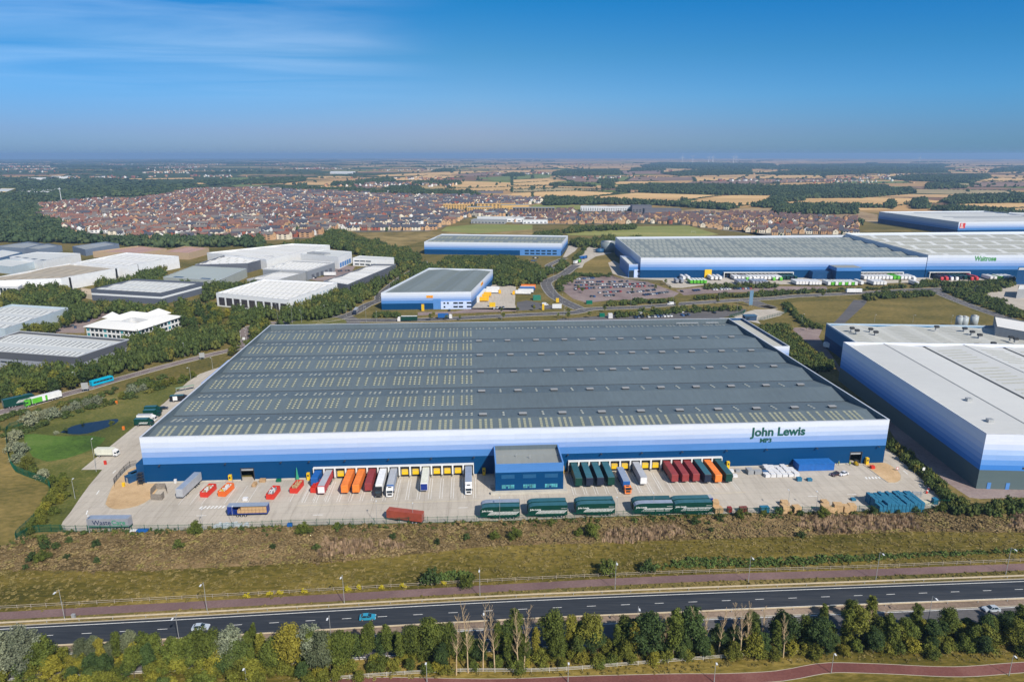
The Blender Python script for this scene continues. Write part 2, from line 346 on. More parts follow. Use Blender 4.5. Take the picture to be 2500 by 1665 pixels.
GR = dict(
    olive=ground_mat('olive_grass', [(0, (0.054, 0.052, 0.009)), (0.35, (0.112, 0.090, 0.016)), (0.6, (0.18, 0.135, 0.030)), (1, (0.32, 0.235, 0.065))], 0.05, 0.9, 0.012, bump=0.4, stretch=(0.35, 1, 1)),
    scrub=ground_mat('scrub_ground', [(0, (0.055, 0.040, 0.018)), (0.4, (0.12, 0.085, 0.035)), (0.7, (0.20, 0.135, 0.062)), (1, (0.29, 0.20, 0.10))], 0.07, 1.2, 0.015, bump=0.6),
    lawn=ground_mat('lawn', [(0, (0.050, 0.062, 0.014)), (0.5, (0.105, 0.115, 0.026)), (1, (0.21, 0.175, 0.058))], 0.06, 0.8, 0.02, bump=0.3),
    bright=ground_mat('bright_grass', [(0, (0.042, 0.080, 0.014)), (0.5, (0.080, 0.150, 0.022)), (1, (0.12, 0.18, 0.04))], 0.08, 0.8, 0.03, bump=0.3),
    verge=ground_mat('verge_grass', [(0, (0.10, 0.085, 0.025)), (0.5, (0.23, 0.17, 0.062)), (1, (0.36, 0.27, 0.12))], 0.05, 1.0, 0.02, bump=0.3),
    meadow=ground_mat('dry_meadow', [(0, (0.060, 0.062, 0.018)), (0.4, (0.13, 0.108, 0.030)), (1, (0.27, 0.195, 0.065))], 0.03, 0.6, 0.01, bump=0.3, stretch=(0.5, 1, 1)),
    concrete=None,
    straw=ground_mat('stubble', [(0, (0.42, 0.27, 0.115)), (0.5, (0.58, 0.375, 0.165)), (1, (0.68, 0.46, 0.22))], 0.01, 0.08, 0.003, stretch=(0.3, 1, 1), rot=0.1),
    pale=ground_mat('pale_field', [(0, (0.28, 0.235, 0.13)), (1, (0.42, 0.33, 0.18))], 0.01, 0.08, 0.003),
    plough=ground_mat('ploughed_field', [(0, (0.17, 0.115, 0.09)), (1, (0.29, 0.195, 0.15))], 0.008, 0.08, 0.003, stretch=(0.3, 1, 1)),
    green=ground_mat('green_field', [(0, (0.11, 0.155, 0.045)), (1, (0.19, 0.22, 0.075))], 0.01, 0.08, 0.003),
    pitch=ground_mat('playing_field_grass', [(0, (0.14, 0.17, 0.045)), (0.6, (0.22, 0.235, 0.07)), (1, (0.34, 0.30, 0.11))], 0.02, 0.3, 0.006, stretch=(0.15, 1, 1)),
    earth=ground_mat('bare_earth', [(0, (0.22, 0.15, 0.085)), (0.5, (0.33, 0.235, 0.13)), (1, (0.45, 0.34, 0.21))], 0.02, 0.2, 0.006),
    gravel=ground_mat('gravel', [(0, (0.40, 0.265, 0.14)), (0.5, (0.52, 0.355, 0.195)), (1, (0.62, 0.44, 0.26))], 0.2, 3.0, 0.04, bump=0.5),
    asphalt=ground_mat('fresh_asphalt', [(0, (0.020, 0.024, 0.032)), (0.5, (0.031, 0.037, 0.047)), (1, (0.056, 0.060, 0.068))], 0.25, 2.0, 0.02, rough=0.85, stretch=(0.05, 1, 1), rot=-0.06),
    oldroad=ground_mat('worn_asphalt', [(0, (0.080, 0.080, 0.085)), (0.5, (0.115, 0.11, 0.112)), (1, (0.16, 0.15, 0.145))], 0.1, 1.5, 0.02, rough=0.9, stretch=(0.3, 1, 1)),
    pinkroad=ground_mat('pinkish_asphalt', [(0, (0.14, 0.115, 0.115)), (0.5, (0.19, 0.155, 0.15)), (1, (0.24, 0.20, 0.19))], 0.1, 1.5, 0.02, rough=0.9, stretch=(0.3, 1, 1)),
    redpath=ground_mat('red_path', [(0, (0.125, 0.050, 0.045)), (0.5, (0.165, 0.065, 0.056)), (1, (0.21, 0.095, 0.08))], 0.1, 1.5, 0.03, rough=0.95),
    mauve=ground_mat('mauve_path', [(0, (0.135, 0.085, 0.085)), (0.5, (0.17, 0.11, 0.105)), (1, (0.22, 0.145, 0.135))], 0.1, 1.5, 0.03, rough=0.95),
    paving=ground_mat('block_paving', [(0, (0.17, 0.125, 0.12)), (0.5, (0.235, 0.18, 0.17)), (1, (0.30, 0.24, 0.22))], 0.08, 0.8, 0.02, rough=0.9),
    median=ground_mat('median_strip', [(0, (0.16, 0.12, 0.09)), (0.5, (0.24, 0.18, 0.14)), (1, (0.32, 0.25, 0.19))], 0.1, 1.2, 0.02),
)
def concrete_mat():
    m, t, b = newmat('yard_concrete'); p = scaled(t, pos(t), (1, 1, 1), R(-3.5))
    a = noise(t, p, 0.035, 5, 0.6, 0.6); s = noise(t, scaled(t, p, (1.2, 0.12, 1)), 0.5, 5, 0.65, 0.5); c = noise(t, p, 1.4, 4, 0.7)
    base = ramp(t, a, [(0.25, (0.43, 0.385, 0.325)), (0.5, (0.50, 0.45, 0.385)), (0.75, (0.56, 0.51, 0.44))])
    base = mixc_(t, nd(t, 'ShaderNodeMapRange', {0: s, 1: 0.47, 2: 0.75, 3: 0.0, 4: 0.45}).outputs[0], base, (0.25, 0.215, 0.18))
    base = mixc_(t, 0.22, base, mixc_(t, c, (0.35, 0.34, 0.32), (1, 1, 1)), 'MULTIPLY')
    br = nd(t, 'ShaderNodeTexBrick', {'Vector': p, 'Color1': (1, 1, 1, 1), 'Color2': (0.93, 0.93, 0.92, 1), 'Mortar': (0.62, 0.60, 0.56, 1), 'Scale': 1.0, 'Mortar Size': 0.06, 'Brick Width': 9.0, 'Row Height': 4.1}, offset=0.0)
    t.links.new(mixc_(t, 0.75, base, br.outputs[0], 'MULTIPLY'), b.inputs['Base Color']); b.inputs['Roughness'].default_value = 0.9; b.inputs['Specular IOR Level'].default_value = 0.2
    return m
GR['concrete'] = concrete_mat()
WHITE = paint('road_paint', (0.72, 0.72, 0.70), 0.7, 0.25, 1.5); YPAINT = paint('faded_yellow_paint', (0.62, 0.52, 0.30), 0.8, 0.3, 1.2)
KERB = paint('kerb_stone', (0.42, 0.38, 0.31), 0.9, 0.15, 0.7)
STEEL = paint('galvanised_steel', (0.42, 0.43, 0.43), 0.45, 0.15, 1.0, metal=0.3); RAIL = paint('weathered_barrier', (0.50, 0.42, 0.30), 0.7, 0.15, 1.0)

# ---- foreground dual carriageway
main_top = smooth_line([Z('O', -700, 830), Z('O', 0, 790), Z('O', 1180, 727), Z('P', 0, 668), Z('P', 1180, 605), Z('P', 2355, 555), Z('Q', 1200, 648), Z('Q', 2355, 605), Z('Q', 3200, 578)], 4)
o = MB(); ribbon(o, main_top, 0.9, -7.9, 0.03); struct(o.build('road', GR['asphalt']))
o = MB(); ribbon(o, main_top, 3.3, 0.9, 0.02); ribbon(o, main_top, 0.9, 1.15, 0.02, 1, 0.13); struct(o.build('verge', [GR['verge'], KERB]))
o = MB(); ribbon(o, main_top, -7.9, -10.9, 0.035); ribbon(o, main_top, -7.9, -8.15, 0.02, 1, 0.15); ribbon(o, main_top, -10.7, -10.9, 0.02, 1, 0.15); struct(o.build('central_reservation', [GR['median'], KERB]))
o = MB(); ribbon(o, main_top, -10.9, -19.4, 0.03); struct(o.build('road', GR['oldroad']))
mk = MB(); ribbon(mk, main_top, 0.0, -0.22, 0.045); ribbon(mk, main_top, -11.2, -11.4, 0.045); ribbon(mk, main_top, -18.8, -19.0, 0.045)
ribbon(mk, main_top[int(len(main_top)*0.62):], -7.25, -7.45, 0.045)
dashes(mk, main_top, -3.65, 0.16, 2.5, 7.0, 0.045); dashes(mk, main_top, -15.0, 0.16, 2.5, 7.0, 0.045)
struct(mk.build('road_markings', WHITE))
def guard_rail(name, label, line, d, post=4.0):
    t = thing(name, label, 'crash barrier'); mb = MB(); ribbon(mb, line, d-0.05, d+0.22, 0.5, 0, 0.82); mb.build('rail', RAIL, t)
    pm = MB().box(-0.08, -0.08, 0, 0.08, 0.08, 0.7).mesh('post', STEEL); ol = offset(line, d); acc = 0; n = 0
    for i in range(len(ol)-1):
        acc += (ol[i+1]-ol[i]).length
        if acc > post and n < 98: obj('post', pm, t, ol[i]); acc = 0; n += 1
guard_rail('crash_barrier', 'beige crash barrier along the grass verge above the fresh black carriageway', main_top, 1.7, 6.0)
guard_rail('crash_barrier', 'beige crash barrier on the central reservation between the two carriageways', main_top, -8.6, 6.0)
path1 = smooth_line([Z('O', -600, 735), Z('O', 0, 702), Z('O', 1180, 636), Z('O', 2355, 572), Z('P', 1180, 512), Z('P', 2355, 452), Z('Q', 1180, 552), Z('Q', 2355, 508), Z('Q', 3100, 480)], 5)
o = MB(); ribbon(o, path1, 1.7, -1.7, 0.03); struct(o.build('path', GR['mauve']))
path2 = smooth_line([Z('P', -300, 1190), Z('P', 300, 1150), Z('P', 1100, 1160), Z('P', 1750, 1140), Z('P', 2355, 1125), Z('Q', 350, 1262), Z('Q', 700, 1243), Z('Q', 900, 1207), Z('Q', 1060, 1187), Z('Q', 1400, 1195), Z('Q', 1900, 1215), Z('Q', 2355, 1185), Z('Q', 3000, 1150)], 3)
o = MB(); ribbon(o, path2, 1.5, -1.7, 0.03); struct(o.build('path', GR['redpath']))
o = MB(); ribbon(o, path2, 1.5, 1.62, 0.02, 0, 0.07); ribbon(o, path2, -1.7, -1.82, 0.02, 0, 0.07); struct(o.build('path_edging', KERB))
# grass and scrub bands of the foreground
def band(name, up, lo, z, m, kind='structure'): return sheet(name, up+lo[::-1], z, m, kind)
b_top = [Z('I', -200, 1560), Z('I', 140, 1460), Z('K', 0, 1150), Z('K', 2355, 1098), Z('L', 1000, 992), Z('L', 2355, 958), Z('M', 1400, 918), Z('N', 0, 840), Z('N', 1000, 812), Z('N', 2100, 790), Z('Q', 2000, 100), Z('Q', 2700, 60)]
b_mid = [Z('O', -300, 420), Z('O', 0, 390), Z('O', 700, 400), Z('O', 1100, 390), Z('O', 2355, 330), Z('P', 1100, 230), Z('P', 2355, 190), Z('Q', 800, 300), Z('Q', 1600, 270), Z('Q', 2700, 280)]
band('grass', b_mid, offset(path1, 1.7)[::6], 0.012, GR['olive'])
band('scrubland', b_top, b_mid, 0.016, GR['scrub'])
band('grass', offset(main_top, -19.4)[::4], [Z('O', -900, 1400), Z('P', 0, 1500), Z('Q', 3300, 1500)], 0.012, GR['olive'])
# kerbed lower verge
o = MB(); ribbon(o, main_top, -19.4, -19.7, 0.02, 0, 0.13); struct(o.build('kerb', KERB))

# ---- the big yard of the main warehouse
WA, WANG = Vector((-138.6, 235.4, 0)), R(3.51)
WM = Matrix.Translation(WA) @ Matrix.Rotation(WANG, 4, 'Z')
def WL(s, t, z=0.0): return WM @ Vector((s, t, z))
def toW(p):
    q = WM.inverted() @ p; return q
yard = ZP('I', [(1830, 0), (1700, 45), (1600, 110), (1400, 290), (1160, 480), (690, 860), (870, 858), (820, 920), (760, 990), (680, 1100), (600, 1220), (535, 1300), (522, 1330), (540, 1370)])
yard += ZP('K', [(240, 1148), (700, 1140), (1400, 1126), (2355, 1085)])+ZP('L', [(1000, 978), (2355, 945)])+ZP('M', [(1400, 905)])+ZP('N', [(0, 818), (1000, 803), (2100, 778), (2250, 760), (2325, 735), (2345, 690), (2300, 630), (2200, 530), (2080, 420), (1950, 300), (1865, 220)])
yard += [WL(289, 60), WL(285, 60), WL(285, 3), WL(4, 3), WL(4, 173), WL(-4, 178)]
sheet('yard_concrete', yard, 0.05, GR['concrete'])
def kerbed(name, pts, m, z=0.17, closed=True):
    ln = smooth_line(pts+([pts[0]] if closed else []), 2.0); mb = MB(); mb.poly([(p.x, p.y, z) for p in ln[:-1]])
    a = sum(ln[k].x*ln[k+1].y-ln[k+1].x*ln[k].y for k in range(len(ln)-1))
    if a < 0: mb.f[0] = mb.f[0][::-1]
    ribbon(mb, ln, -0.15, 0.15, 0.05, 1, z+0.015); struct(mb.build(name, [m, KERB]))
kerbed('gravel_island', ZP('K', [(455, 860), (500, 740), (555, 640), (700, 500), (790, 470), (860, 560), (870, 640), (1030, 645), (1000, 720), (930, 810), (800, 880), (620, 917), (500, 903)]), GR['gravel'])
kerbed('gravel_island', ZP('N', [(1660, 380), (1740, 362), (1860, 365), (1960, 430), (1993, 480), (1990, 515), (1940, 540), (1880, 538)]), GR['gravel'])
mk = MB()
def rect(p0, p1, w_, z=0.062, m=0): ribbon(mk, [Vector(p0), Vector(p1)], -w_/2, w_/2, z, m)
for base, n in ((62.9, 15), (160.8, 15)):
    for k in range(n+1):
        for d in (-0.45, 0.45): rect(WL(base+4.08*k+d, -3.0), WL(base+4.08*k+d, -19.0), 0.14)
    rect(WL(base-2, -21.0), WL(base+4.08*n+2, -21.0), 0.14, m=1)
for s in (5, 9, 13, 21, 25, 29, 44, 48, 52, 56): rect(WL(s+14, -4.5), WL(s+14, -18), 0.12)
for s0 in (24.5, 271.5):
    for k in range(7): rect(WL(s0+3.0+k*1.3, -21.2 if s0 < 100 else -13.5), WL(s0+3.4+k*1.3, -19.4 if s0 < 100 else -11.7), 0.6, m=0)
for s, t in ((195, -27), (206, -27), (247, -25.5), (262, -25), (120, -26), (70, -28), (40, -32), (100, -34), (150, -30), (30, -26)): rect(WL(s-1.7, t), WL(s+1.7, t), 0.28)
for a, b_ in ((('I', 820, 1070), ('I', 845, 1035)), (('I', 735, 1240), ('I', 745, 1205)), (('I', 960, 890), ('I', 985, 865)), (('N', 2012, 430), ('N', 2050, 462))): rect(Z(*a), Z(*b_), 0.4)
struct(mk.build('yard_markings', [WHITE, YPAINT]))
# grass west of the yard, pond
sheet('grass', ZP('I', [(-200, 420), (60, 500), (500, 360), (1080, 180), (1500, 110), (1830, 0), (1600, 110), (1160, 480), (690, 860), (870, 858), (760, 990), (600, 1220), (540, 1370), (240, 1400), (140, 1465), (-200, 1560)]), 0.02, GR['lawn'])
sheet('grass', ZP('I', [(200, 560), (300, 555), (500, 575), (780, 570), (900, 590), (850, 650), (700, 720), (560, 765), (400, 790), (280, 750), (215, 650)]), 0.035, GR['bright'])
sheet('grass', ZP('I', [(-300, 520), (60, 500), (75, 760), (130, 880), (400, 990), (430, 1060), (390, 1150), (280, 1290), (140, 1440), (130, 1480), (-300, 1600)]), 0.03, GR['meadow'])
wm, wt_, wb = newmat('pond_water'); wb.inputs['Base Color'].default_value = (0.004, 0.012, 0.022, 1); wb.inputs['Roughness'].default_value = 0.06; wb.inputs['Specular IOR Level'].default_value = 0.4
bpn = nd(wt_, 'ShaderNodeBump', {'Height': noise(wt_, pos(wt_), 1.2, 3), 'Strength': 0.15, 'Distance': 0.1}); wt_.links.new(bpn.outputs[0], wb.inputs['Normal'])
sheet('pond', smooth_line(ZP('I', [(510, 542), (640, 482), (830, 448), (1000, 428), (985, 465), (870, 515), (740, 552), (620, 558), (510, 542)]), 2)[:-1], 0.05, wm)
sheet('pond', smooth_line(ZP('B', [(1110, 705), (1290, 694), (1440, 692), (1450, 700), (1300, 710), (1110, 705)]), 4)[:-1], 0.06, wm)

# ---- roads of the middle distance: (name, centre line, half width, material)
ROADS = []
def road(pts, hw, m, z=0.045, kerb=True, line=True, nm='road'):
    ln = smooth_line(pts, 6); ROADS.append((np.array([(p.x, p.y) for p in ln]), hw)); mb = MB(); ribbon(mb, ln, hw, -hw, z)
    if kerb: ribbon(mb, ln, hw, hw+0.25, 0.02, 1, z+0.11); ribbon(mb, ln, -hw-0.25, -hw, 0.02, 1, z+0.11)
    struct(mb.build(nm, [m, KERB]))
    if line:
        k = MB(); dashes(k, ln, 0, 0.16, 4, 5, z+0.014); ribbon(k, ln, hw-0.5, hw-0.36, z+0.014); ribbon(k, ln, -hw+0.36, -hw+0.5, z+0.014); struct(k.build('road_markings', WHITE))
    return ln
leftroad = road([Z('I', -500, 480), Z('I', 0, 372), Z('I', 300, 292), Z('I', 560, 218), Z('E', 800, 1095), Z('E', 1030, 1025), Z('E', 1500, 895), Z('E', 1850, 805), Z('E', 2190, 712), Z('F', 0, 690), Z('F', 150, 640), Z('F', 320, 632)], 3.6, GR['pinkroad'])
road([Z('F', 560, 632), Z('F', 700, 612), Z('F', 800, 585), Z('F', 900, 545), Z('F', 1000, 485), Z('F', 1100, 445), Z('F', 1115, 400), Z('F', 1300, 250), Z('F', 1450, 170), Z('F', 1460, 130)], 4.5, GR['oldroad'])
rb = Z('F', 590, 640); ring = [rb+Vector((26*math.cos(a), 26*math.sin(a), 0)) for a in np.linspace(0, 2*math.pi, 33)]
o = MB(); ribbon(o, ring, -5, 5, 0.05); struct(o.build('roundabout', GR['oldroad']))
sheet('grass', [rb+Vector((21*math.cos(a), 21*math.sin(a), 0)) for a in np.linspace(0, 2*math.pi, 25)[:-1]], 0.06, GR['lawn'])
mainrd = road([Z('F', 600, 640), Z('F', 870, 615), Z('F', 1300, 612), Z('U', 500, 545), Z('U', 1200, 510), Z('U', 1700, 485), Z('U', 2355, 455), Z('G', 700, 560), Z('G', 1100, 545), Z('G', 1500, 515), Z('G', 2000, 482), Z('G', 2355, 462), Z('H', 300, 448), Z('H', 850, 422), Z('H', 1300, 395), Z('H', 1560, 385), Z('H', 1760, 375)], 5.2, GR['oldroad'])
road([Z('G', 600, 560), Z('G', 490, 510), Z('G', 380, 450), Z('G', 320, 380), Z('G', 305, 325), Z('G', 370, 290), Z('G', 460, 250), Z('G', 520, 205), Z('G', 570, 170)], 5.5, GR['oldroad'], 0.055)
road([Z('G', 480, 215), Z('G', 400, 200), Z('G', 320, 180), Z('G', 420, 130), Z('G', 470, 110)], 4.0, GR['oldroad'], 0.05)
road([Z('G', 2100, 485), Z('G', 2180, 520), Z('G', 2270, 545), Z('H', 60, 545), Z('H', 130, 540)], 7.0, GR['oldroad'], 0.06, line=False)
road([Z('H', 1560, 395), Z('H', 1650, 440), Z('H', 1850, 520), Z('H', 2100, 610), Z('H', 2355, 690), Z('H', 2700, 800)], 4.5, GR['oldroad'], 0.055)
sheet('grass', ZP('H', [(180, 545), (330, 500), (860, 470), (840, 500), (680, 680), (500, 700), (420, 650)]), 0.03, GR['meadow'])
sheet('grass', ZP('H', [(960, 500), (1100, 460), (1550, 440), (1650, 480), (2080, 650), (2000, 690), (780, 690), (880, 600)]), 0.03, GR['meadow'])
sheet('access_track', ZP('H', [(850, 480), (970, 480), (950, 520), (770, 685), (670, 685), (760, 590)]), 0.06, GR['oldroad'])
sheet('car_park', ZP('G', [(440, 350), (560, 285), (700, 262), (870, 262), (960, 290), (1200, 320), (1480, 420), (1420, 460), (1200, 470), (860, 485), (660, 505), (540, 470), (450, 400)]), 0.06, GR['paving'])
sheet('car_park', ZP('G', [(1450, 390), (1700, 365), (2355, 360)])+ZP('H', [(600, 360), (620, 385), (0, 405)])+ZP('G', [(1700, 425), (1520, 440)]), 0.055, GR['paving'])
sheet('car_park', ZP('G', [(400, 650), (800, 620), (1100, 585), (1500, 575), (1950, 545), (2080, 565), (2060, 590), (1850, 640), (1200, 690), (400, 700)]), 0.055, GR['oldroad'])
sheet('service_yard', ZP('G', [(1330, 310), (1440, 275), (2355, 262)])+ZP('H', [(1500, 262), (2300, 262), (2300, 290), (1700, 320), (1000, 335), (0, 345)])+ZP('G', [(1720, 345), (1500, 375), (1400, 370)]), 0.045, GR['earth'] if False else GR['concrete'])
sheet('service_yard', ZP('G', [(1950, 620), (2150, 565), (2355, 560)])+ZP('H', [(150, 565), (240, 590), (200, 620), (60, 655), (0, 660)])+ZP('G', [(2200, 690), (2000, 650)]), 0.05, GR['concrete'])
sheet('service_yard', ZP('U', [(800, 400), (830, 190), (1010, 60), (1400, 0), (1500, -40), (1480, 120), (1470, 330), (1500, 410), (1480, 420)]), 0.05, GR['concrete'])
sheet('car_park', ZP('U', [(1500, 420), (1500, 300), (1650, 270), (1900, 320), (2080, 350), (2180, 400), (1900, 400), (1500, 430)]), 0.055, GR['oldroad'])
sheet('car_park', ZP('U', [(0, 450), (0, 500), (560, 470), (1500, 430), (1490, 385), (820, 385), (560, 440)]), 0.05, GR['paving'])
sheet('service_yard', ZP('C', [(450, 935), (510, 820), (610, 818), (560, 880), (480, 935)]), 0.04, GR['concrete'])
sheet('service_yard', ZP('C', [(540, 1010), (560, 950), (680, 842), (800, 838), (880, 840), (880, 900), (740, 930), (640, 990), (620, 1030), (560, 1030)]), 0.04, GR['concrete'])
sheet('service_yard', ZP('C', [(850, 985), (900, 965), (960, 1000), (1040, 1118), (1440, 1118), (1430, 1170), (1330, 1140), (1000, 1120), (890, 1080)]), 0.035, GR['concrete'])
sheet('grass', ZP('C', [(540, 1080), (620, 1000), (740, 925), (860, 915), (880, 980), (860, 1060), (700, 1075)]), 0.02, GR['meadow'])
sheet('service_yard', ZP('J', [(1015, 885), (1240, 1075), (1400, 1205), (1560, 1310), (1640, 1320), (1900, 1310), (2200, 1310), (2200, 1250), (1960, 1250), (1600, 1240), (1300, 930), (600, 345), (450, 130), (480, 60), (240, 60), (340, 150), (560, 340), (700, 500), (900, 700)]), 0.025, GR['paving'])
sheet('service_yard', ZP('H', [(2000, 420), (2300, 330), (2600, 330), (2700, 620), (2355, 570), (2100, 480)]), 0.045, GR['concrete'])
sheet('car_park', ZP('E', [(500, 560), (560, 520), (830, 450), (960, 400), (1130, 400), (960, 450), (760, 540), (760, 600), (500, 600)]), 0.045, GR['paving'])
sheet('service_yard', ZP('F', [(640, 255), (730, 200), (760, 160), (900, 170), (870, 215), (700, 290), (580, 290), (520, 275)]), 0.045, GR['paving'])
# ---- fields
FIELDS = []
def field(k, kind, pts):
    P = ZP(k, pts); z = 0.14+0.008*len(FIELDS); sheet('field', P, z, GR[kind]); FIELDS.append((kind, P))
for k, kind, pts in [
    ('B', 'straw', [(320, 262), (740, 246), (700, 276), (320, 274)]), ('B', 'straw', [(250, 298), (880, 277), (872, 300), (250, 307)]),
    ('B', 'plough', [(895, 272), (1200, 250), (1370, 285), (1100, 303), (890, 305)]), ('B', 'straw', [(1250, 252), (1560, 237), (2355, 262), (2355, 300), (1700, 290)]),
    ('B', 'straw', [(1470, 315), (2355, 285), (2355, 318), (1650, 330)]), ('B', 'straw', [(1150, 355), (1400, 345), (1430, 362), (1150, 375)]), ('B', 'straw', [(2000, 365), (2355, 340), (2355, 385), (2150, 380)]),
    ('B', 'straw', [(1080, 195), (1700, 165), (2355, 160), (2355, 185), (1700, 190), (1100, 208)]), ('B', 'straw', [(570, 205), (760, 203), (1000, 212), (760, 220), (590, 216)]),
    ('B', 'straw', [(1190, 222), (1500, 196), (1800, 210), (1500, 236), (1230, 240)]), ('B', 'green', [(1870, 218), (2200, 200), (2355, 196), (2355, 222), (2050, 242)]), ('B', 'plough', [(1700, 190), (2060, 168), (2200, 192), (1850, 205)]),
    ('B', 'straw', [(840, 312), (1150, 310), (1140, 330), (900, 325)]), ('B', 'green', [(60, 212), (250, 208), (240, 232), (80, 236)]), ('B', 'pale', [(1450, 130), (1800, 108), (2050, 106), (1850, 130), (1500, 150)]),
    ('C', 'straw', [(0, 372), (560, 347), (980, 370), (520, 418), (240, 410), (0, 410)]), ('C', 'straw', [(570, 418), (1100, 367), (1850, 389), (1420, 450), (880, 438)]),
    ('C', 'straw', [(1500, 450), (1950, 388), (2320, 386), (2250, 460), (2000, 487), (1700, 465)]), ('C', 'straw', [(0, 312), (380, 307), (360, 333), (0, 332)]),
    ('C', 'straw', [(880, 301), (1560, 291), (1200, 310), (900, 319)]), ('C', 'plough', [(390, 226), (560, 217), (900, 256), (740, 276), (540, 270)]), ('C', 'green', [(570, 217), (1050, 226), (1120, 246), (960, 262), (800, 251)]),
    ('C', 'plough', [(1060, 227), (1600, 227), (1620, 256), (1300, 262), (1000, 265)]), ('C', 'straw', [(1610, 230), (2020, 234), (1980, 256), (1620, 263)]), ('C', 'plough', [(1600, 268), (2355, 243), (2355, 289), (1500, 289)]),
    ('C', 'straw', [(1700, 294), (2355, 291), (2355, 313), (1760, 309)]), ('C', 'green', [(0, 211), (350, 207), (330, 233), (0, 247)]), ('C', 'straw', [(0, 253), (300, 240), (500, 262), (0, 275)]), ('C', 'straw', [(0, 282), (330, 264), (700, 291), (330, 300), (0, 302)]),
    ('C', 'pale', [(0, 338), (380, 322), (860, 341), (0, 362)]), ('C', 'straw', [(300, 132), (450, 131), (620, 157), (400, 150)]), ('C', 'straw', [(760, 266), (1280, 266), (1180, 290), (900, 290)]), ('C', 'plough', [(950, 172), (1330, 165), (1330, 198), (980, 205)]),
    ('D', 'straw', [(180, 465), (420, 417), (880, 405), (1330, 414), (1630, 441), (1600, 458), (1060, 489), (820, 478), (460, 478)]), ('D', 'straw', [(480, 492), (1040, 494), (1200, 512), (900, 522), (500, 501)]),
    ('D', 'straw', [(1540, 500), (1800, 460), (2355, 457), (2600, 460), (2600, 490), (2170, 505), (1560, 509)]), ('D', 'straw', [(1960, 517), (2500, 510), (2500, 536), (2130, 545)]), ('D', 'pale', [(1340, 347), (1500, 337), (2200, 347), (2300, 380), (1900, 384), (1400, 371)]),
    ('D', 'green', [(620, 267), (1300, 264), (1360, 280), (700, 288)]), ('D', 'straw', [(0, 292), (640, 289), (660, 305), (0, 315)]), ('D', 'plough', [(0, 246), (560, 243), (880, 247), (600, 270), (0, 285)]), ('D', 'straw', [(0, 222), (100, 213), (560, 210), (600, 239), (0, 241)]),
    ('D', 'straw', [(0, 172), (150, 170), (290, 200), (0, 204)]), ('D', 'plough', [(1880, 272), (2600, 272), (2600, 310), (1900, 319)]), ('D', 'straw', [(900, 217), (1180, 202), (1390, 202), (1180, 225)]), ('D', 'straw', [(1660, 154), (2150, 147), (2355, 166), (2300, 198), (1860, 184)]),
    ('D', 'pale', [(1550, 287), (1900, 286), (1880, 302), (1700, 300)]), ('D', 'green', [(1140, 312), (1290, 311), (1260, 344), (1140, 344)]), ('D', 'straw', [(1980, 236), (2600, 232), (2600, 262), (1900, 262)]),
    ('A', 'straw', [(1680, 292), (1900, 275), (2355, 268), (2355, 278), (1900, 290), (1700, 300)]), ('A', 'green', [(2050, 312), (2150, 300), (2355, 305), (2355, 325), (2100, 322)]), ('A', 'green', [(2010, 240), (2355, 232), (2355, 260), (2020, 262)]), ('A', 'straw', [(1040, 247), (1740, 238), (1760, 250), (1060, 255)]),
]: field(k, kind, pts)
sheet('playing_field', ZP('C', [(440, 708), (620, 672), (1560, 657), (1830, 735), (1700, 750), (1100, 752), (500, 742)]), 0.10, GR['pitch'])
sheet('playing_field', ZP('C', [(150, 500), (200, 470), (605, 476), (620, 512), (250, 520)]), 0.12, GR['pitch'])
sheet('playing_field', ZP('C', [(1330, 500), (1480, 498), (1470, 530), (1340, 535)]), 0.12, GR['pitch'])
sheet('playing_field', ZP('B', [(1600, 655), (1650, 620), (1900, 600), (2355, 605), (2355, 640), (1900, 675)]), 0.10, GR['pitch'])
sheet('grass', ZP('B', [(890, 670), (1600, 658), (2355, 640), (2355, 690), (1600, 690), (1450, 740), (1250, 795), (1150, 770)]), 0.08, GR['verge'])
sheet('rough_ground', ZP('C', [(1330, 540), (1700, 505), (2355, 505)])+ZP('D', [(900, 530), (1060, 560), (1060, 640), (860, 600), (300, 560), (0, 560)])+ZP('C', [(1500, 570)]), 0.09, GR['earth'])
sheet('rough_ground', ZP('D', [(850, 640), (1060, 612), (1400, 720), (1000, 730), (900, 690)]), 0.08, GR['meadow'])
# town ground: tarmac, gardens, drives
town_g = ground_mat('town_ground', [(0, (0.045, 0.06, 0.03)), (0.45, (0.12, 0.115, 0.10)), (0.7, (0.20, 0.18, 0.155)), (1, (0.30, 0.26, 0.21))], 0.03, 0.12, 0.006)
TOWN = {
 'west': ZP('A', [(380, 600), (330, 490), (700, 455), (900, 440), (1180, 440), (1500, 400), (1750, 345), (2355, 337)])+ZP('B', [(300, 322), (700, 335), (1100, 362), (1700, 372), (2200, 388), (2355, 392)])+ZP('C', [(270, 425), (270, 455), (120, 475), (0, 505)])+
         ZP('B', [(2200, 545), (1850, 540), (1600, 630), (1500, 657), (920, 665), (860, 650), (760, 640), (560, 712), (60, 738)])+ZP('A', [(1640, 815), (1620, 770), (1480, 780), (1040, 785), (1040, 745), (580, 740), (560, 650), (380, 630)]),
 'east': ZP('C', [(0, 565), (350, 535), (600, 520), (1050, 520), (1330, 560), (2070, 555), (2355, 565)])+ZP('D', [(0, 565), (900, 600), (900, 640), (870, 740), (0, 745)])+ZP('C', [(2280, 745), (1830, 695), (1560, 655), (1100, 640), (820, 645), (300, 645), (0, 640)]),
}
for k in TOWN: sheet('town_ground', TOWN[k], 0.13, town_g)
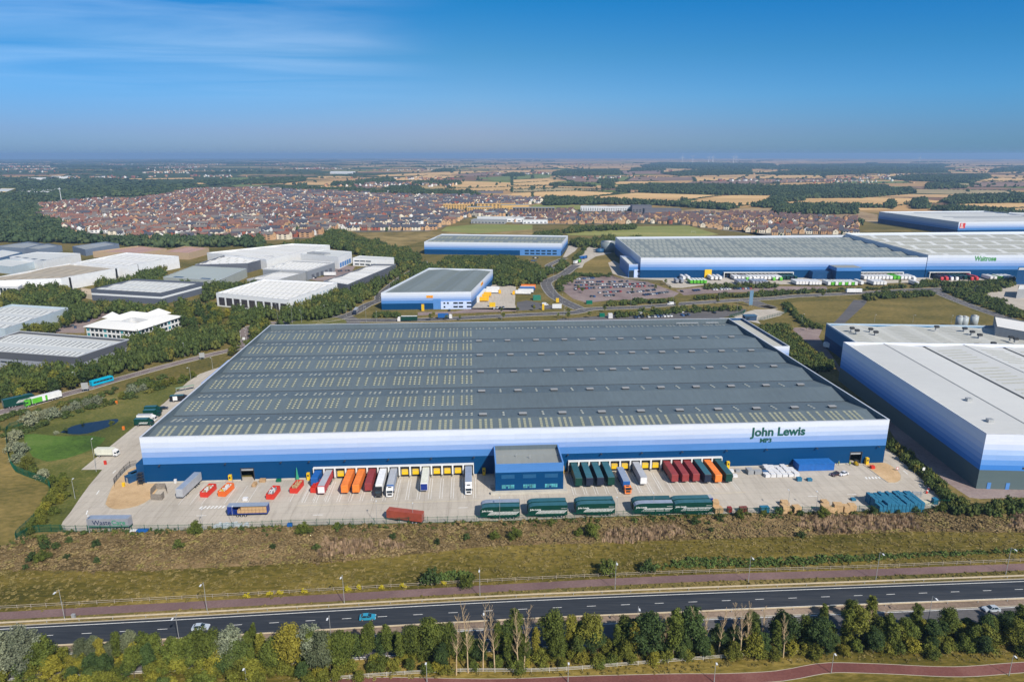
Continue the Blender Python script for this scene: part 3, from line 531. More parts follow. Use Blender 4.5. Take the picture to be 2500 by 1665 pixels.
# ================================================================ buildings
NAVY, BLUE1, BLUE2, BLUE3, BLUE4, WHT = (0.001, 0.050, 0.150), (0.080, 0.225, 0.52), (0.24, 0.36, 0.63), (0.42, 0.52, 0.72), (0.56, 0.62, 0.745), (0.67, 0.71, 0.77)
def band_mat(name, stops, H, rough=0.5, panel=5.0):
    """horizontal bands of coated cladding by height above the base of the object"""
    m, t, b = newmat(name); v = objc(t); z = nd(t, 'ShaderNodeSeparateXYZ', {0: v}).outputs[2]
    f = nd(t, 'ShaderNodeMath', {0: z, 1: H}, operation='DIVIDE').outputs[0]
    col = ramp(t, f, [(s/H, c) for s, c in stops], 'CONSTANT')
    n = noise(t, scaled(t, v, (0.12, 0.12, 0.9)), 1.0, 4, 0.6)
    col = mixc_(t, 0.20, col, mixc_(t, n, (0.4, 0.45, 0.5), (1, 1, 1)), 'MULTIPLY')
    br = nd(t, 'ShaderNodeTexBrick', {'Vector': nd(t, 'ShaderNodeCombineXYZ', {0: nd(t, 'ShaderNodeMath', {0: nd(t, 'ShaderNodeSeparateXYZ', {0: v}).outputs[0], 1: nd(t, 'ShaderNodeSeparateXYZ', {0: v}).outputs[1]}, operation='ADD').outputs[0], 1: z}).outputs[0], 'Color1': (1, 1, 1, 1), 'Color2': (0.94, 0.95, 0.96, 1), 'Mortar': (0.80, 0.82, 0.85, 1), 'Scale': 1.0, 'Mortar Size': 0.025, 'Brick Width': panel, 'Row Height': 1.05}, offset=0.0)
    t.links.new(mixc_(t, 0.8, col, br.outputs[0], 'MULTIPLY'), b.inputs['Base Color']); b.inputs['Roughness'].default_value = rough; b.inputs['Specular IOR Level'].default_value = 0.15
    return m
def roof_mat(name, col, rib=1.0, var=0.12, ax=0, rough=0.6, spec=0.35):
    m, t, b = newmat(name); v = objc(t)
    sc_ = [1, 1, 1]; sc_[ax] = 6.0; a = noise(t, scaled(t, v, tuple(0.12*x for x in sc_)), 1.0, 4, 0.65, 0.2)
    c_ = noise(t, v, 0.03, 3, 0.5); s = nd(t, 'ShaderNodeMath', {0: a, 1: c_}, operation='ADD').outputs[0]
    f = nd(t, 'ShaderNodeMapRange', {0: s, 1: 0.6, 2: 1.4}).outputs[0]
    lo = tuple(x*(1-var) for x in col); hi = tuple(min(1, x*(1+var)) for x in col)
    c = ramp(t, f, [(0, lo), (1, hi)])
    wv = nd(t, 'ShaderNodeTexWave', {'Vector': v, 'Scale': 0.5/rib, 'Distortion': 0.0}, bands_direction='XYZ'[ax])
    c = mixc_(t, 0.16, c, mixc_(t, wv.outputs[1], (0.55, 0.56, 0.58), (1, 1, 1)), 'MULTIPLY')
    t.links.new(c, b.inputs['Base Color']); b.inputs['Roughness'].default_value = rough; b.inputs['Specular IOR Level'].default_value = spec
    return m
def glass_mat(name, col=(0.015, 0.03, 0.045), rough=0.08):
    m, t, b = newmat(name); n = noise(t, objc(t), 0.9, 2); t.links.new(ramp(t, n, [(0.3, tuple(x*0.5 for x in col)), (0.7, tuple(min(1, x*1.6) for x in col))]), b.inputs['Base Color'])
    b.inputs['Roughness'].default_value = rough; b.inputs['Specular IOR Level'].default_value = 0.8; return m
GLASS = glass_mat('window_glass'); TEAL = glass_mat('teal_glass', (0.05, 0.26, 0.30), 0.15)
BLACK = paint('black_rubber', (0.012, 0.012, 0.013), 0.8, 0.3); DARKM = paint('dark_metal', (0.035, 0.037, 0.04), 0.6, 0.3)
GREYC = paint('grey_cladding', (0.30, 0.31, 0.32), 0.6, 0.12, 0.3); WHITEC = paint('white_cladding', (0.70, 0.71, 0.72), 0.6, 0.08, 0.3)
YELLOW = paint('yellow_paint', (0.75, 0.48, 0.012), 0.5, 0.15, 1.5); ORANGE = paint('orange_paint', (0.75, 0.19, 0.02), 0.5, 0.15); REDP = paint('red_paint', (0.58, 0.035, 0.02), 0.5, 0.2)
CONC = paint('pale_concrete', (0.44, 0.42, 0.37), 0.9, 0.15, 0.5)
NAVYM = paint('navy_cladding', NAVY, 0.5, 0.1, 0.3); BLUEM = paint('blue_cladding', BLUE1, 0.5, 0.1, 0.3)
WH = 18.6
wallm = band_mat('banded_blue_cladding', [(0, NAVY), (7.6, BLUE1), (10.4, BLUE2), (12.5, BLUE3), (14.3, BLUE4), (16.4, WHT)], WH+0.4)
roofm = roof_mat('grey_green_roof', (0.112, 0.145, 0.165), 1.0, 0.17, 0)
whm = thing('distribution_warehouse', 'huge blue and white banded warehouse with ridged grey roof in the middle', 'warehouse', WA, WANG)
W_, D_ = 289.0, 174.0
mb = MB(); T = 0.35
for a, b_ in ((0, 35.6), (40.2, 274.9), (279.5, W_)): mb.box(a, 0, 0, b_, T, WH)
mb.box(35.6, 0, 5.0, 40.2, T, WH).box(274.9, 0, 5.0, 279.5, T, WH)
mb.box(0, T, 0, T, D_-T, WH).box(W_-T, T, 0, W_, D_-T, WH).box(0, D_-T, 0, W_, D_, WH)
mb.build('wall', wallm, whm)
COP = paint('coping', (0.66, 0.69, 0.75), 0.4, 0.08, 0.3, metal=0.2)
mb = MB()
for q in ((-0.08, -0.08, W_+0.08, T+0.15), (-0.08, D_-T-0.15, W_+0.08, D_+0.08), (-0.08, T+0.15, T+0.15, D_-T-0.15), (W_-T-0.15, T+0.15, W_+0.08, D_-T-0.15)): mb.box(q[0], q[1], WH, q[2], q[3], WH+0.12)
mb.build('coping', COP, whm)
BAY, ZV, ZR = 28.6, 15.9, 17.6
NB = 6; mb = MB(); DK = paint('gutter', (0.05, 0.055, 0.06), 0.7)
def rz(t):
    u = (t % BAY)/BAY
    return ZV+(ZR-ZV)*(1-abs(2*u-1)) if t < BAY*NB else ZV
xs = np.linspace(T, W_-T, 25)
for k in range(NB):
    a, r, e = k*BAY+(T if k == 0 else 0.35), k*BAY+BAY/2, (k+1)*BAY-0.35
    for i in range(len(xs)-1):
        x0, x1 = xs[i], xs[i+1]
        mb.poly([(x0, a, ZV), (x1, a, ZV), (x1, r, ZR), (x0, r, ZR)]); mb.poly([(x0, r, ZR), (x1, r, ZR), (x1, e, ZV), (x0, e, ZV)])
    mb.poly([(T, e, ZV-0.05), (W_-T, e, ZV-0.05), (W_-T, e+0.7, ZV-0.05), (T, e+0.7, ZV-0.05)], 1)
mb.box(T, BAY*NB+0.3, ZV-0.2, W_-T, D_-T, ZV, 0)
mb.build('roof', [roofm, DK], whm)
mb = MB()
for k in range(NB): mb.box(T, k*BAY+BAY/2-0.25, ZR-0.02, W_-T, k*BAY+BAY/2+0.25, ZR+0.07)
mb.build('ridge_capping', roofm, whm)
mb = MB()                                                           # the grey inner faces of the parapet
mb.box(T, T, ZV-1, W_-T, T+0.06, WH-0.02).box(T, D_-T-0.06, ZV-1, W_-T, D_-T, WH-0.02).box(T, T+0.06, ZV-1, T+0.06, D_-T-0.06, WH-0.02).box(W_-T-0.06, T+0.06, ZV-1, W_-T, D_-T-0.06, WH-0.02)
mb.build('parapet_lining', roofm, whm)
RL = paint('rooflight_sheet', (0.31, 0.32, 0.235), 0.45, 0.25, 0.8); RL2 = paint('faint_rooflight_sheet', (0.35, 0.37, 0.33), 0.45, 0.2, 0.8)
sa = math.atan2(ZR-ZV, BAY/2)
def light_mb(L, n, m=0):
    q = MB(); g = 0.32; p = (L-(n-1)*g)/n
    for i in range(n): q.box(-0.5, i*(p+g), 0.0, 0.5, i*(p+g)+p, 0.07)
    return q
big, small, single = light_mb(9.2, 5).mesh('rooflight', RL), light_mb(4.8, 2).mesh('rooflight', RL2), light_mb(6.4, 3).mesh('rooflight', RL2)
groups = [3.1, 11.2, 19.8, 28.4, -36.2, -40.1, 45.0, 53.1, 60.9, -69.7, -73.5, 77.5, 86.7, 94.1, 102.3, 110.4, 118.6]
gright = [126.4, -134.2, -138.0, 141.9, 150.6, 158.2, -167.2, -170.8, 175.3, 183.5, 191.2, -198.3, -201.8, 207.3, 214.9, 223.1, -229.6, -233.1, 237.2, 245.4, 253.6, -261.5, -265.3, 269.2, 277.0]
def exp(g): return [s for a in g for s in ([-a] if a < 0 else [a, a+2.15, a+4.3])]
SPOTS = []
for s in exp(groups+gright): SPOTS.append((s, 4.3, big, 1))
for k in range(NB):
    if k:
        for s in exp(groups): SPOTS.append((s, k*BAY+4.3, big, 1))
    for s in exp(groups): SPOTS.append((s, k*BAY+19.2, small, -1))
    if k == 5:
        for s in exp(gright): SPOTS.append((s, k*BAY+19.2, small, -1))
    else:
        for j in range(9): SPOTS.append((136.0+16.35*j, k*BAY+17.8, single, -1))
for i, (s, t, me, d) in enumerate(SPOTS[:100]):
    o = obj('rooflight', me, whm, (s+0.5, t, rz(t)+0.02)); o.rotation_euler = (sa*d, 0, 0)
V, Fc, mi, off = [], [], [], 0
for s, t, me, d in SPOTS[100:]:
    a = np.zeros(len(me.vertices)*3); me.vertices.foreach_get('co', a); a = a.reshape(-1, 3)
    y, z = a[:, 1]*math.cos(sa*d)-a[:, 2]*math.sin(sa*d), a[:, 1]*math.sin(sa*d)+a[:, 2]*math.cos(sa*d)
    V.append(np.stack([a[:, 0]+s+0.5, y+t, z+rz(t)+0.02], 1)); f = np.array([p.vertices[:] for p in me.polygons]); Fc.append(f+off); off += len(a); mi.append(np.full(len(f), 0 if me is big else 1))
struct(obj('rooflight', fastmesh('rooflights', np.concatenate(V), np.concatenate(Fc), [RL, RL2], np.concatenate(mi)), whm), 'stuff')
vm = MB().box(-1.5, -0.9, 0, 1.5, 0.9, 0.75)
for i in range(5): vm.box(-1.6, -0.85+i*0.38, 0.75, 1.6, -0.6+i*0.38, 0.95, 1)
vme = vm.mesh('roof_vent', [DARKM, GREYC])
for k in range(5):
    for j in range(10): obj('roof_vent', vme, whm, (128.1+16.35*j, k*BAY+18.3, rz(k*BAY+18.3)-0.1))
for s, L_ in ((253, 14), (272, 8)):
    q = MB()
    for i in range(int(L_/2)+1): q.box(s+i*2, 167.6, ZV, s+i*2+0.1, 167.7, ZV+1.6)
    q.box(s, 167.5, ZV+1.5, s+L_, 168.6, ZV+1.8); q.build('roof_plant_rack', STEEL, whm)
# dock bays
WF = paint('white_dock_frame', (0.68, 0.68, 0.66), 0.6, 0.1)
shelter = MB().box(-2.04, -1.3, 0, -1.74, 0, 4.6).box(1.74, -1.3, 0, 2.04, 0, 4.6).box(-2.04, -1.3, 4.6, 2.04, 0, 4.9).box(-2.3, -1.9, 0, -1.85, -1.3, 0.9, 1).box(1.85, -1.9, 0, 2.3, -1.3, 0.9, 1).mesh('dock_shelter', [WF, CONC])
curtain = MB().box(-1.74, -0.55, 3.5, 1.74, 0, 4.6).box(-1.74, -0.55, 0.3, -1.2, 0, 3.5).box(1.2, -0.55, 0.3, 1.74, 0, 3.5).box(-1.2, -0.4, 0.0, 1.2, 0, 1.0).mesh('dock_curtain', BLACK)
bump = MB()
for i in range(6):
    for x in (-1.5, 1.35): bump.box(x, -0.62, 0.9+i*0.42, x+0.15, -0.56, 1.1+i*0.42)
bumpm = bump.mesh('chevron_strip', WHITE)
dd = MB().box(-1.18, -0.7, 1.0, 1.18, -0.08, 3.0).box(-1.18, -0.10, 3.0, 1.18, -0.04, 3.5, 1).box(-1.1, -0.73, 2.55, 1.1, -0.70, 2.68, 1).mesh('dock_door', [YELLOW, GREYC])
DOCKS = []
for base in (62.8, 160.8):
    for k in range(15):
        s = base+4.08*k+2.04; DOCKS.append(s); sh = obj('dock_shelter', shelter, whm, (s, -0.003, 0)); obj('dock_curtain', curtain, sh, (0, 0, 0)); obj('chevron_strip', bumpm, sh, (0, 0, 0))
        if (base < 100 and k in (2, 8, 9, 11, 12, 13)) or (base > 100 and k in (4, 5, 7, 8)): obj('dock_door', dd, sh, (0, 0, 0))
for s in (35.6, 274.9):
    q = MB().box(s-0.25, -0.08, 0, s, 0.0, 5.2).box(s+4.6, -0.08, 0, s+4.85, 0.0, 5.2).box(s, -0.08, 5.0, s+4.6, 0.0, 5.2); dfr = q.build('door_frame', DARKM, whm)
    MB().box(s, 0.36, 3.9, s+4.6, 0.5, 5.0).build('roller_door', GREYC, whm)
lampm = MB().box(-0.12, -1.0, 0.0, 0.12, 0, 0.12).box(-0.3, -1.3, -0.08, 0.3, -0.8, 0.16).mesh('wall_lamp', DARKM)
for k, x in (('K', 1050), ('K', 1720), ('K', 2290), ('L', 420), ('L', 757), ('L', 1170), ('L', 1580), ('L', 1990), ('M', 920), ('M', 1240), ('M', 1632), ('M', 2025), ('N', 420), ('N', 780), ('N', 1235), ('N', 1800)):
    yz = {'K': 1130, 'L': 1122, 'M': 1103, 'N': 1091}[k]; p = toW(G(SHEET[k][0]+x*SHEET[k][2], yz, 7.5)); obj('wall_lamp', lampm, whm, (p.x, -0.004, 7.5))
for s in (31.6, 60.8, 127.9, 158.6, 224.6, 281.6):
    q = MB().box(s-0.55, -1.4, 0, s+0.55, -0.3, 2.9).box(s-0.3, -1.43, 1.6, s+0.3, -1.4, 2.4, 1); q.build('door_pod', [YELLOW, DARKM], whm)
MB().box(0.4, -0.12, 0, 35.2, -0.004, 0.5).box(40.5, -0.12, 0, 62.5, -0.004, 0.5).box(223, -0.12, 0, 274.5, -0.004, 0.35).build('plinth', CONC, whm)
# signs
def wallpt(k, x, y, t=0.0, WM=WM):
    u, v = (px(k, x, y)[0]-1250)/F_, (px(k, x, y)[1]-832.5)/F_
    d = Vector((u, CP-v*SP, -(SP+v*CP))); o_ = Vector((0, 0, CAM_H)); n = WM.to_3x3() @ Vector((0, -1, 0)); q = WM @ Vector((0, t, 0))
    return WM.inverted() @ (o_+d*((q-o_).dot(n)/d.dot(n)))
GREENL = paint('dark_green_letters', (0.010, 0.085, 0.070), 0.5, 0.1)
def fit_text(s, k, x0, y0, x1, y1, parent, m, bold=0.0, WM=WM):
    """lettering with its left foot and right head at two surveyed wall points"""
    a, b_ = wallpt(k, x0, y0, -0.02, WM), wallpt(k, x1, y1, -0.02, WM)
    t = text(s, 1.0, m, parent, (0, 0, 0), 0, 'sign_lettering', bold, 0.06)
    co = [v.co for v in t.data.vertices]; w_ = max(c.x for c in co)-min(c.x for c in co)
    cap = 0.70; t.scale = ((b_.x-a.x)/w_, (b_.z-a.z)/cap, 1.0); t.location = (a.x-min(c.x for c in co)*t.scale[0], -0.08, a.z); return t
fit_text('John Lewis', 'N', 658, 124, 1150, 40, whm, GREENL, 0.028)
fit_text('MP3', 'N', 743, 180, 848, 143, whm, GREENL, 0.035)
# office block on the front
ob = MB(); s0, s1, t0 = 131.8, 156.8, -16.3; obm = band_mat('office_cladding', [(0, (0.40, 0.39, 0.36)), (1.1, NAVY), (8.3, BLUE1), (11.6, BLUE1)], 12.0)
for q in ((s0, t0, s1, t0+0.4), (s0, t0+0.4, s0+0.4, -0.002), (s1-0.4, t0+0.4, s1, -0.002)): ob.box(q[0], q[1], 0, q[2], q[3], 11.5)
obo = ob.build('office_block', obm, whm)
MB().box(s0+0.4, t0+0.4, 9.8, s1-0.4, -0.5, 10.0).box(s0+0.4, -6.0, 10.0, s1-0.4, -0.5, 10.15).build('roof', roof_mat('office_roof', (0.24, 0.255, 0.245), 0.7, 0.1, 0), obo)
MB().box(s0+0.35, -0.55, 10.0, s1-0.35, -0.01, 11.7).build('parapet_lining', roofm, obo)
MB().box(s0-0.05, t0-0.05, 11.5, s1+0.05, t0+0.45, 11.6).box(s0-0.05, t0+0.45, 11.5, s0+0.45, 0, 11.6).box(s1-0.45, t0+0.45, 11.5, s1+0.05, 0, 11.6).build('coping', BLUEM, obo)
MB().box(s0-1.8, t0-1.2, 0, s1+1.4, t0-0.02, 1.0).box(s1+0.02, t0-0.02, 0, s1+1.4, t0+7, 1.0).build('plinth', CONC, obo)
for q in ((134.0, 4.9), (141.9, 4.9), (149.9, 4.9)):
    wf = MB().box(q[0], t0-0.06, 1.9, q[0]+4.8, t0-0.002, 3.5).build('window', NAVYM, obo)
    for i in range(6):
        for j in range(2): MB().box(q[0]+0.1+i*0.78, t0-0.09, 2.0+j*0.75, q[0]+0.8+i*0.78, t0-0.065, 2.68+j*0.75).build('pane', TEAL, wf) if i != 2 or j else None
    MB().box(q[0], t0-0.05, 5.9, q[0]+4.8, t0-0.002, 7.4).build('blind_panel', paint('blue_panel', (0.012, 0.085, 0.20), 0.5), obo)
MB().tube((140, -7, 10), (140, -7, 11.3), 0.12).tube((145, -8.5, 10.0), (145, -8.5, 11.4), 0.18).build('roof_flue', STEEL, obo)
st = MB()                                                           # steel steps either side
for i in range(6): st.box(129.8, -13.0+i*0.3, 0.2*i, 131.6, -12.7+i*0.3, 0.2*i+0.08)
for x in (129.8, 131.6):
    st.tube((x, -13, 1.0), (x, -11.2, 2.2), 0.04, n=4); st.tube((x, -13, 0), (x, -13, 1.0), 0.04, n=4); st.tube((x, -11.2, 1.0), (x, -11.2, 2.2), 0.04, n=4)
st.build('steps', STEEL, whm)
pod = MB().box(289.002, 120, 0, 304.5, 120.4, 15).box(304.1, 120.4, 0, 304.5, 190, 15).box(289.002, 189.6, 0, 304.1, 190, 15).box(289.002, 174.002, 0, 289.35, 189.6, 15)
pb = pod.build('side_annexe', band_mat('annexe_cladding', [(0, NAVY), (6, BLUE1), (9, BLUE2), (11, BLUE3), (12.5, BLUE4), (13.6, WHT)], 15.4), whm)
MB().box(289.36, 120.4, 13.2, 304.1, 189.6, 13.5).build('roof', paint('pale_roof', (0.42, 0.42, 0.38), 0.8, 0.08, 0.2), pb); MB().box(303.9, 120.4, 13.5, 304.1, 189.6, 14.9).box(289.4, 189.4, 13.5, 303.9, 189.6, 14.9).build('parapet_lining', NAVYM, pb)
MB().box(-13.8, 95, 0, -0.002, 136, 8.0).build('side_annexe', band_mat('side_blue', [(0, NAVY), (5.5, BLUE1), (7.6, BLUE2)], 8.4), whm)
MB().box(-3.0, 0.3, 0, -0.002, 9, 7.8).build('side_annexe', NAVYM, whm)
q = MB()
for x in (-0.2, -2.0):
    for y in (-0.6, -2.2): q.tube((x, y, 0), (x, y, 5), 0.07, n=4)
for z in (1.2, 2.5, 3.8, 4.9): q.box(-2.0, -2.2, z, -0.2, -0.6, z+0.06)
q.build('fire_escape', DARKM, whm)

# ---- general flat-quad shed. quad = roof corners a(near-left) b(near-right) c(far-right) d(far-left), world points at height h
FOOT = []
def shed(name, label, quad, h, wall, roofmat, lights=None, ridge=0, ridge_axis='u', cop=None, par=0.6, rl=None, cat='warehouse', nrise=1.1, group=None):
    o3 = Vector((quad[0].x, quad[0].y, 0)); ax = Vector((quad[1].x-quad[0].x, quad[1].y-quad[0].y, 0)); ang = math.atan2(ax.y, ax.x)
    inv = Matrix.Rotation(-ang, 3, 'Z'); L = [inv @ (Vector((p.x, p.y, 0))-o3) for p in quad]
    FOOT.append([(p.x, p.y) for p in quad]); t = thing(name, label, cat, o3, ang, group); mb = MB()
    cx = sum(p.x for p in L)/4; cy_ = sum(p.y for p in L)/4
    def inset(p, d): v = Vector((cx-p.x, cy_-p.y, 0)); return p+v.normalized()*d
    IN = [inset(p, 0.6) for p in L]
    for i in range(4):
        a, b_, ia, ib = L[i], L[(i+1) % 4], IN[i], IN[(i+1) % 4]
        mb.poly([(a.x, a.y, 0), (b_.x, b_.y, 0), (b_.x, b_.y, h), (a.x, a.y, h)]); mb.poly([(ib.x, ib.y, h-par-1), (ia.x, ia.y, h-par-1), (ia.x, ia.y, h), (ib.x, ib.y, h)])
    mb.build('wall', wall, t)
    if cop:
        q = MB()
        for i in range(4):
            a, b_, ia, ib = L[i], L[(i+1) % 4], IN[i], IN[(i+1) % 4]
            q.poly([(a.x, a.y, h+0.06), (b_.x, b_.y, h+0.06), (ib.x, ib.y, h+0.06), (ia.x, ia.y, h+0.06)]); q.poly([(a.x, a.y, h-0.15), (b_.x, b_.y, h-0.15), (b_.x, b_.y, h+0.06), (a.x, a.y, h+0.06)])
        q.build('coping', cop, t)
    def B(u, v, z): 
        p = IN[0]*(1-u)*(1-v)+IN[1]*u*(1-v)+IN[2]*u*v+IN[3]*(1-u)*v; return (p.x, p.y, z)
    n = max(1, ridge); rise = nrise if ridge else 0.0; zb = h-par-rise if ridge else h-par
    def zz(w_): f = (w_*n) % 1.0 if w_ < 1 else 1.0; return zb+rise*(1-abs(2*f-1))
    q = MB(); wl_ = [i/(2*n) for i in range(2*n+1)]; oth = [i/6 for i in range(7)]
    for i in range(2*n):
        for j in range(6):
            w0, w1, x0, x1 = wl_[i], wl_[i+1], oth[j], oth[j+1]
            if ridge_axis == 'v': P = [B(x0, w0, zz(w0)), B(x1, w0, zz(w0)), B(x1, w1, zz(w1)), B(x0, w1, zz(w1))]
            else: P = [B(w0, x0, zz(w0)), B(w1, x0, zz(w1)), B(w1, x1, zz(w1)), B(w0, x1, zz(w0))]
            q.poly(P, 0)
    if lights:
        nu, nv, du, dv, tri = lights
        for i in range(nu):
            for j in range(nv):
                if tri and (i % 7 == 4): continue
                for k in range(3 if tri else 1):
                    u0 = (i+0.25+(k*0.24 if tri else 0))/nu; v0 = (j+0.07)/nv; u1 = u0+du/nu*(0.5 if tri else 1); v1 = v0+dv/nv
                    if ridge and ridge_axis == 'v': v1 = min(v1, (math.floor(v0*2*n)+0.96)/(2*n))
                    elif ridge: u1 = min(u1, (math.floor(u0*2*n+1e-6)+0.96)/(2*n))
                    if ridge_axis == 'v': q.poly([B(u0, v0, zz(v0)+0.06), B(u1, v0, zz(v0)+0.1), B(u1, v1, zz(v1)+0.1), B(u0, v1, zz(v1)+0.1)], 1)
                    else: q.poly([B(u0, v0, zz(u0)+0.06), B(u1, v0, zz(u1)+0.06), B(u1, v1, zz(u1)+0.06), B(u0, v1, zz(u0)+0.06)], 1)
    q.build('roof', [roofmat, rl or RL], t)
    return t, L, B
def par4(a, b_, c=None, d=None): return [a, b_, c or (b_+d-a), d or (a+c-b_)]
WHROOF = roof_mat('white_roof', (0.72, 0.71, 0.68), 2.0, 0.07, 0); LGROOF = roof_mat('light_grey_roof', (0.58, 0.59, 0.57), 2.0, 0.08, 0); TANROOF = roof_mat('tan_roof', (0.42, 0.36, 0.27), 2.0, 0.08, 0)
SAGEROOF = roof_mat('sage_roof', (0.36, 0.40, 0.38), 2.0, 0.08, 0); GREYROOF = roof_mat('mid_grey_roof', (0.30, 0.32, 0.33), 2.0, 0.1, 0); PINKROOF = roof_mat('pinkish_roof', (0.42, 0.26, 0.21), 2.0, 0.12, 0)
DGL = paint('dark_skylight', (0.16, 0.17, 0.175), 0.4, 0.2); PGL = paint('pale_skylight', (0.40, 0.40, 0.34), 0.5, 0.1); SLATE = paint('slate_cladding', (0.095, 0.105, 0.13), 0.6, 0.1, 0.3); TANW = paint('tan_wall', (0.42, 0.31, 0.20), 0.8, 0.1)
PBLUE = paint('pale_blue_cladding', (0.42, 0.50, 0.56), 0.6, 0.08, 0.3)
def at(k, pts, h): return ZP(k, pts, h)
def windows(t, L, i, x0, x1, z0, z1, n, gap=0.35, rows=1, dz=3.2, m=None, nm='window'):
    """n windows along side i (from corner i to i+1) between fractions x0..x1"""
    a, b_ = L[i], L[(i+1) % 4]; d = (b_-a); W2 = d.length; d.normalize(); nrm = Vector((d.y, -d.x, 0))
    for r in range(rows):
        for k in range(n):
            u0 = W2*(x0+(x1-x0)*(k+gap/2)/n); u1 = W2*(x0+(x1-x0)*(k+1-gap/2)/n); q = MB(); za, zb_ = z0+r*dz, z1+r*dz
            p = [a+d*u0+nrm*0.06, a+d*u1+nrm*0.06]; r_ = [p[0]-nrm*0.05, p[1]-nrm*0.05]
            q.poly([(p[0].x, p[0].y, za), (p[1].x, p[1].y, za), (p[1].x, p[1].y, zb_), (p[0].x, p[0].y, zb_)])
            q.poly([(p[0].x, p[0].y, zb_), (p[1].x, p[1].y, zb_), (r_[1].x, r_[1].y, zb_), (r_[0].x, r_[0].y, zb_)])
            q.build(nm, m or GLASS, t)
# west industrial estate
b1 = at('E', [(-330, 740), (690, 812), (1160, 655), (175, 580)], 11); t, L, B = shed('factory', 'long pale roofed factory with slanting dark skylights beside the tree belt', b1, 11, band_mat('slate_white', [(0, (0.30, 0.32, 0.36)), (5.5, (0.30, 0.32, 0.36)), (6.4, (0.10, 0.105, 0.12)), (10.6, (0.5, 0.5, 0.5))], 11.2), LGROOF, (22, 2, 0.22, 0.66, False), 2, 'v', COP, rl=DGL)
windows(t, L, 0, 0.55, 0.78, 0.5, 4.0, 3, 0.5, m=BLUEM, nm='loading_door'); windows(t, L, 0, 0.2, 0.5, 4.3, 5.2, 5, 0.1)
shed('factory', 'pale blue walled shed with slanting skylight strips at the left edge', par4(*at('E', [(-520, 520), (40, 560), (610, 372)], 9)), 9, PBLUE, LGROOF, (10, 3, 0.16, 0.7, False), 3, 'v', COP, rl=DGL)
shed('warehouse_unit', 'slate grey warehouse with a white stripe round its walls', at('E', [(815, 205), (1445, 240), (1825, 143), (1215, 113)], 10), 10, band_mat('stripe', [(0, (0.11, 0.125, 0.16)), (5.0, (0.70, 0.72, 0.74)), (6.6, (0.10, 0.115, 0.15))], 10.2), LGROOF, (12, 3, 0.1, 0.7, False), 3, 'v', rl=PGL)
shed('entrance_lodge', 'low cream lodge at the corner of the striped slate warehouse', par4(*at('E', [(695, 238), (840, 262), (870, 215)], 4)), 4, paint('cream_wall', (0.55, 0.48, 0.36), 0.8), paint('cream_roof', (0.50, 0.40, 0.28), 0.8), cat='lodge')
shed('warehouse_unit', 'sage grey shed with two dark roof panels', at('E', [(1465, 98), (1965, 128), (2215, 20), (1735, -3)], 9), 9, paint('sage_wall', (0.33, 0.36, 0.34), 0.7, 0.1, 0.2), SAGEROOF, (2, 1, 0.35, 0.07, False), 0, cop=COP, rl=paint('navy_panel', (0.03, 0.06, 0.11), 0.4))
shed('warehouse_unit', 'long white walled warehouse with a tan roof and dark corner posts', [Z('A', -250, 1170, 12), Z('A', 545, 1137, 12), Z('A', 1065, 1043, 12), Z('A', 620, 1003, 12)], 12, WHITEC, TANROOF, (6, 2, 0.2, 0.5, False), 2, 'v', COP, rl=paint('tan_skylight', (0.30, 0.26, 0.2), 0.6))
shed('warehouse_unit', 'tall white shed adjoining the tan roofed warehouse', at('A', [(660, 1000), (1155, 1024), (1605, 940), (1135, 908)], 13), 13, WHITEC, WHROOF, (8, 2, 0.1, 0.5, False), 2, 'v', COP, rl=PGL)
for x, y in ((635, 1135), (1050, 1055), (1242, 1015)): tag(MB().box(-0.6, -0.6, 0, 0.6, 0.6, 12.5).build('stair_tower', BLACK, None, loc=Z('A', x, y, 12)-Vector((0, 1.5, 12))), 'black downpipe tower on the white warehouse wall, %s from the left' % ORD[[635, 1050, 1242].index(x)+1], 'tower', 'dark towers on the white wall')
shed('warehouse_unit', 'white shed with two dark roof stripes behind the tan roofed warehouse', at('A', [(85, 945), (380, 985), (720, 915), (330, 903)], 10), 10, WHITEC, LGROOF, (4, 1, 0.5, 0.1, False), 0, cop=COP, rl=DGL)
shed('office_building', 'low pale blue office with ribbon windows at the left edge', at('A', [(-150, 1010), (100, 1035), (330, 985), (60, 965)], 8), 8, PBLUE, LGROOF, None, 0, cat='office')
shed('warehouse_unit', 'blue walled shed at the left edge in front of grey roofs', at('A', [(-200, 930), (-20, 960), (200, 905), (20, 880)], 8), 8, paint('dull_blue_wall', (0.12, 0.2, 0.33), 0.7), LGROOF, None, 0)
for i, (pts, lab) in enumerate(((((-60, 855), (215, 868), (395, 828), (260, 810)), 'leftmost of the three low grey roofed sheds below the town'), (((215, 868), (345, 878), (555, 845), (430, 825)), 'middle one of the three low grey roofed sheds below the town'), (((648, 852), (765, 882), (1068, 828), (950, 810)), 'rightmost of the three low grey roofed sheds below the town'))):
    shed('warehouse_unit', lab, at('A', pts, 8), 8, paint('bluegrey_wall', (0.16, 0.20, 0.27), 0.7), GREYROOF, (5, 1, 0.15, 0.7, False), 1, 'v', rl=PGL)
shed('warehouse_unit', 'brown and pink roofed low building behind the white shed', at('A', [(832, 900), (1270, 912), (1497, 872), (1240, 848)], 7), 7, TANW, PINKROOF, None, 2, 'u')
shed('warehouse_unit', 'pink roofed tan building right of the brown roofed one', at('A', [(1438, 900), (1695, 912), (1876, 866), (1660, 850)], 8), 8, TANW, PINKROOF, None, 2, 'u')
shed('warehouse_unit', 'large white roofed warehouse at the back of the west estate', [G(505, 617, 11), G(650, 634, 11), Z('B', 690, 768, 11), Z('B', 385, 757, 11)], 11, WHITEC, WHROOF, (16, 4, 0.12, 0.4, False), 4, 'v', COP, rl=PGL)
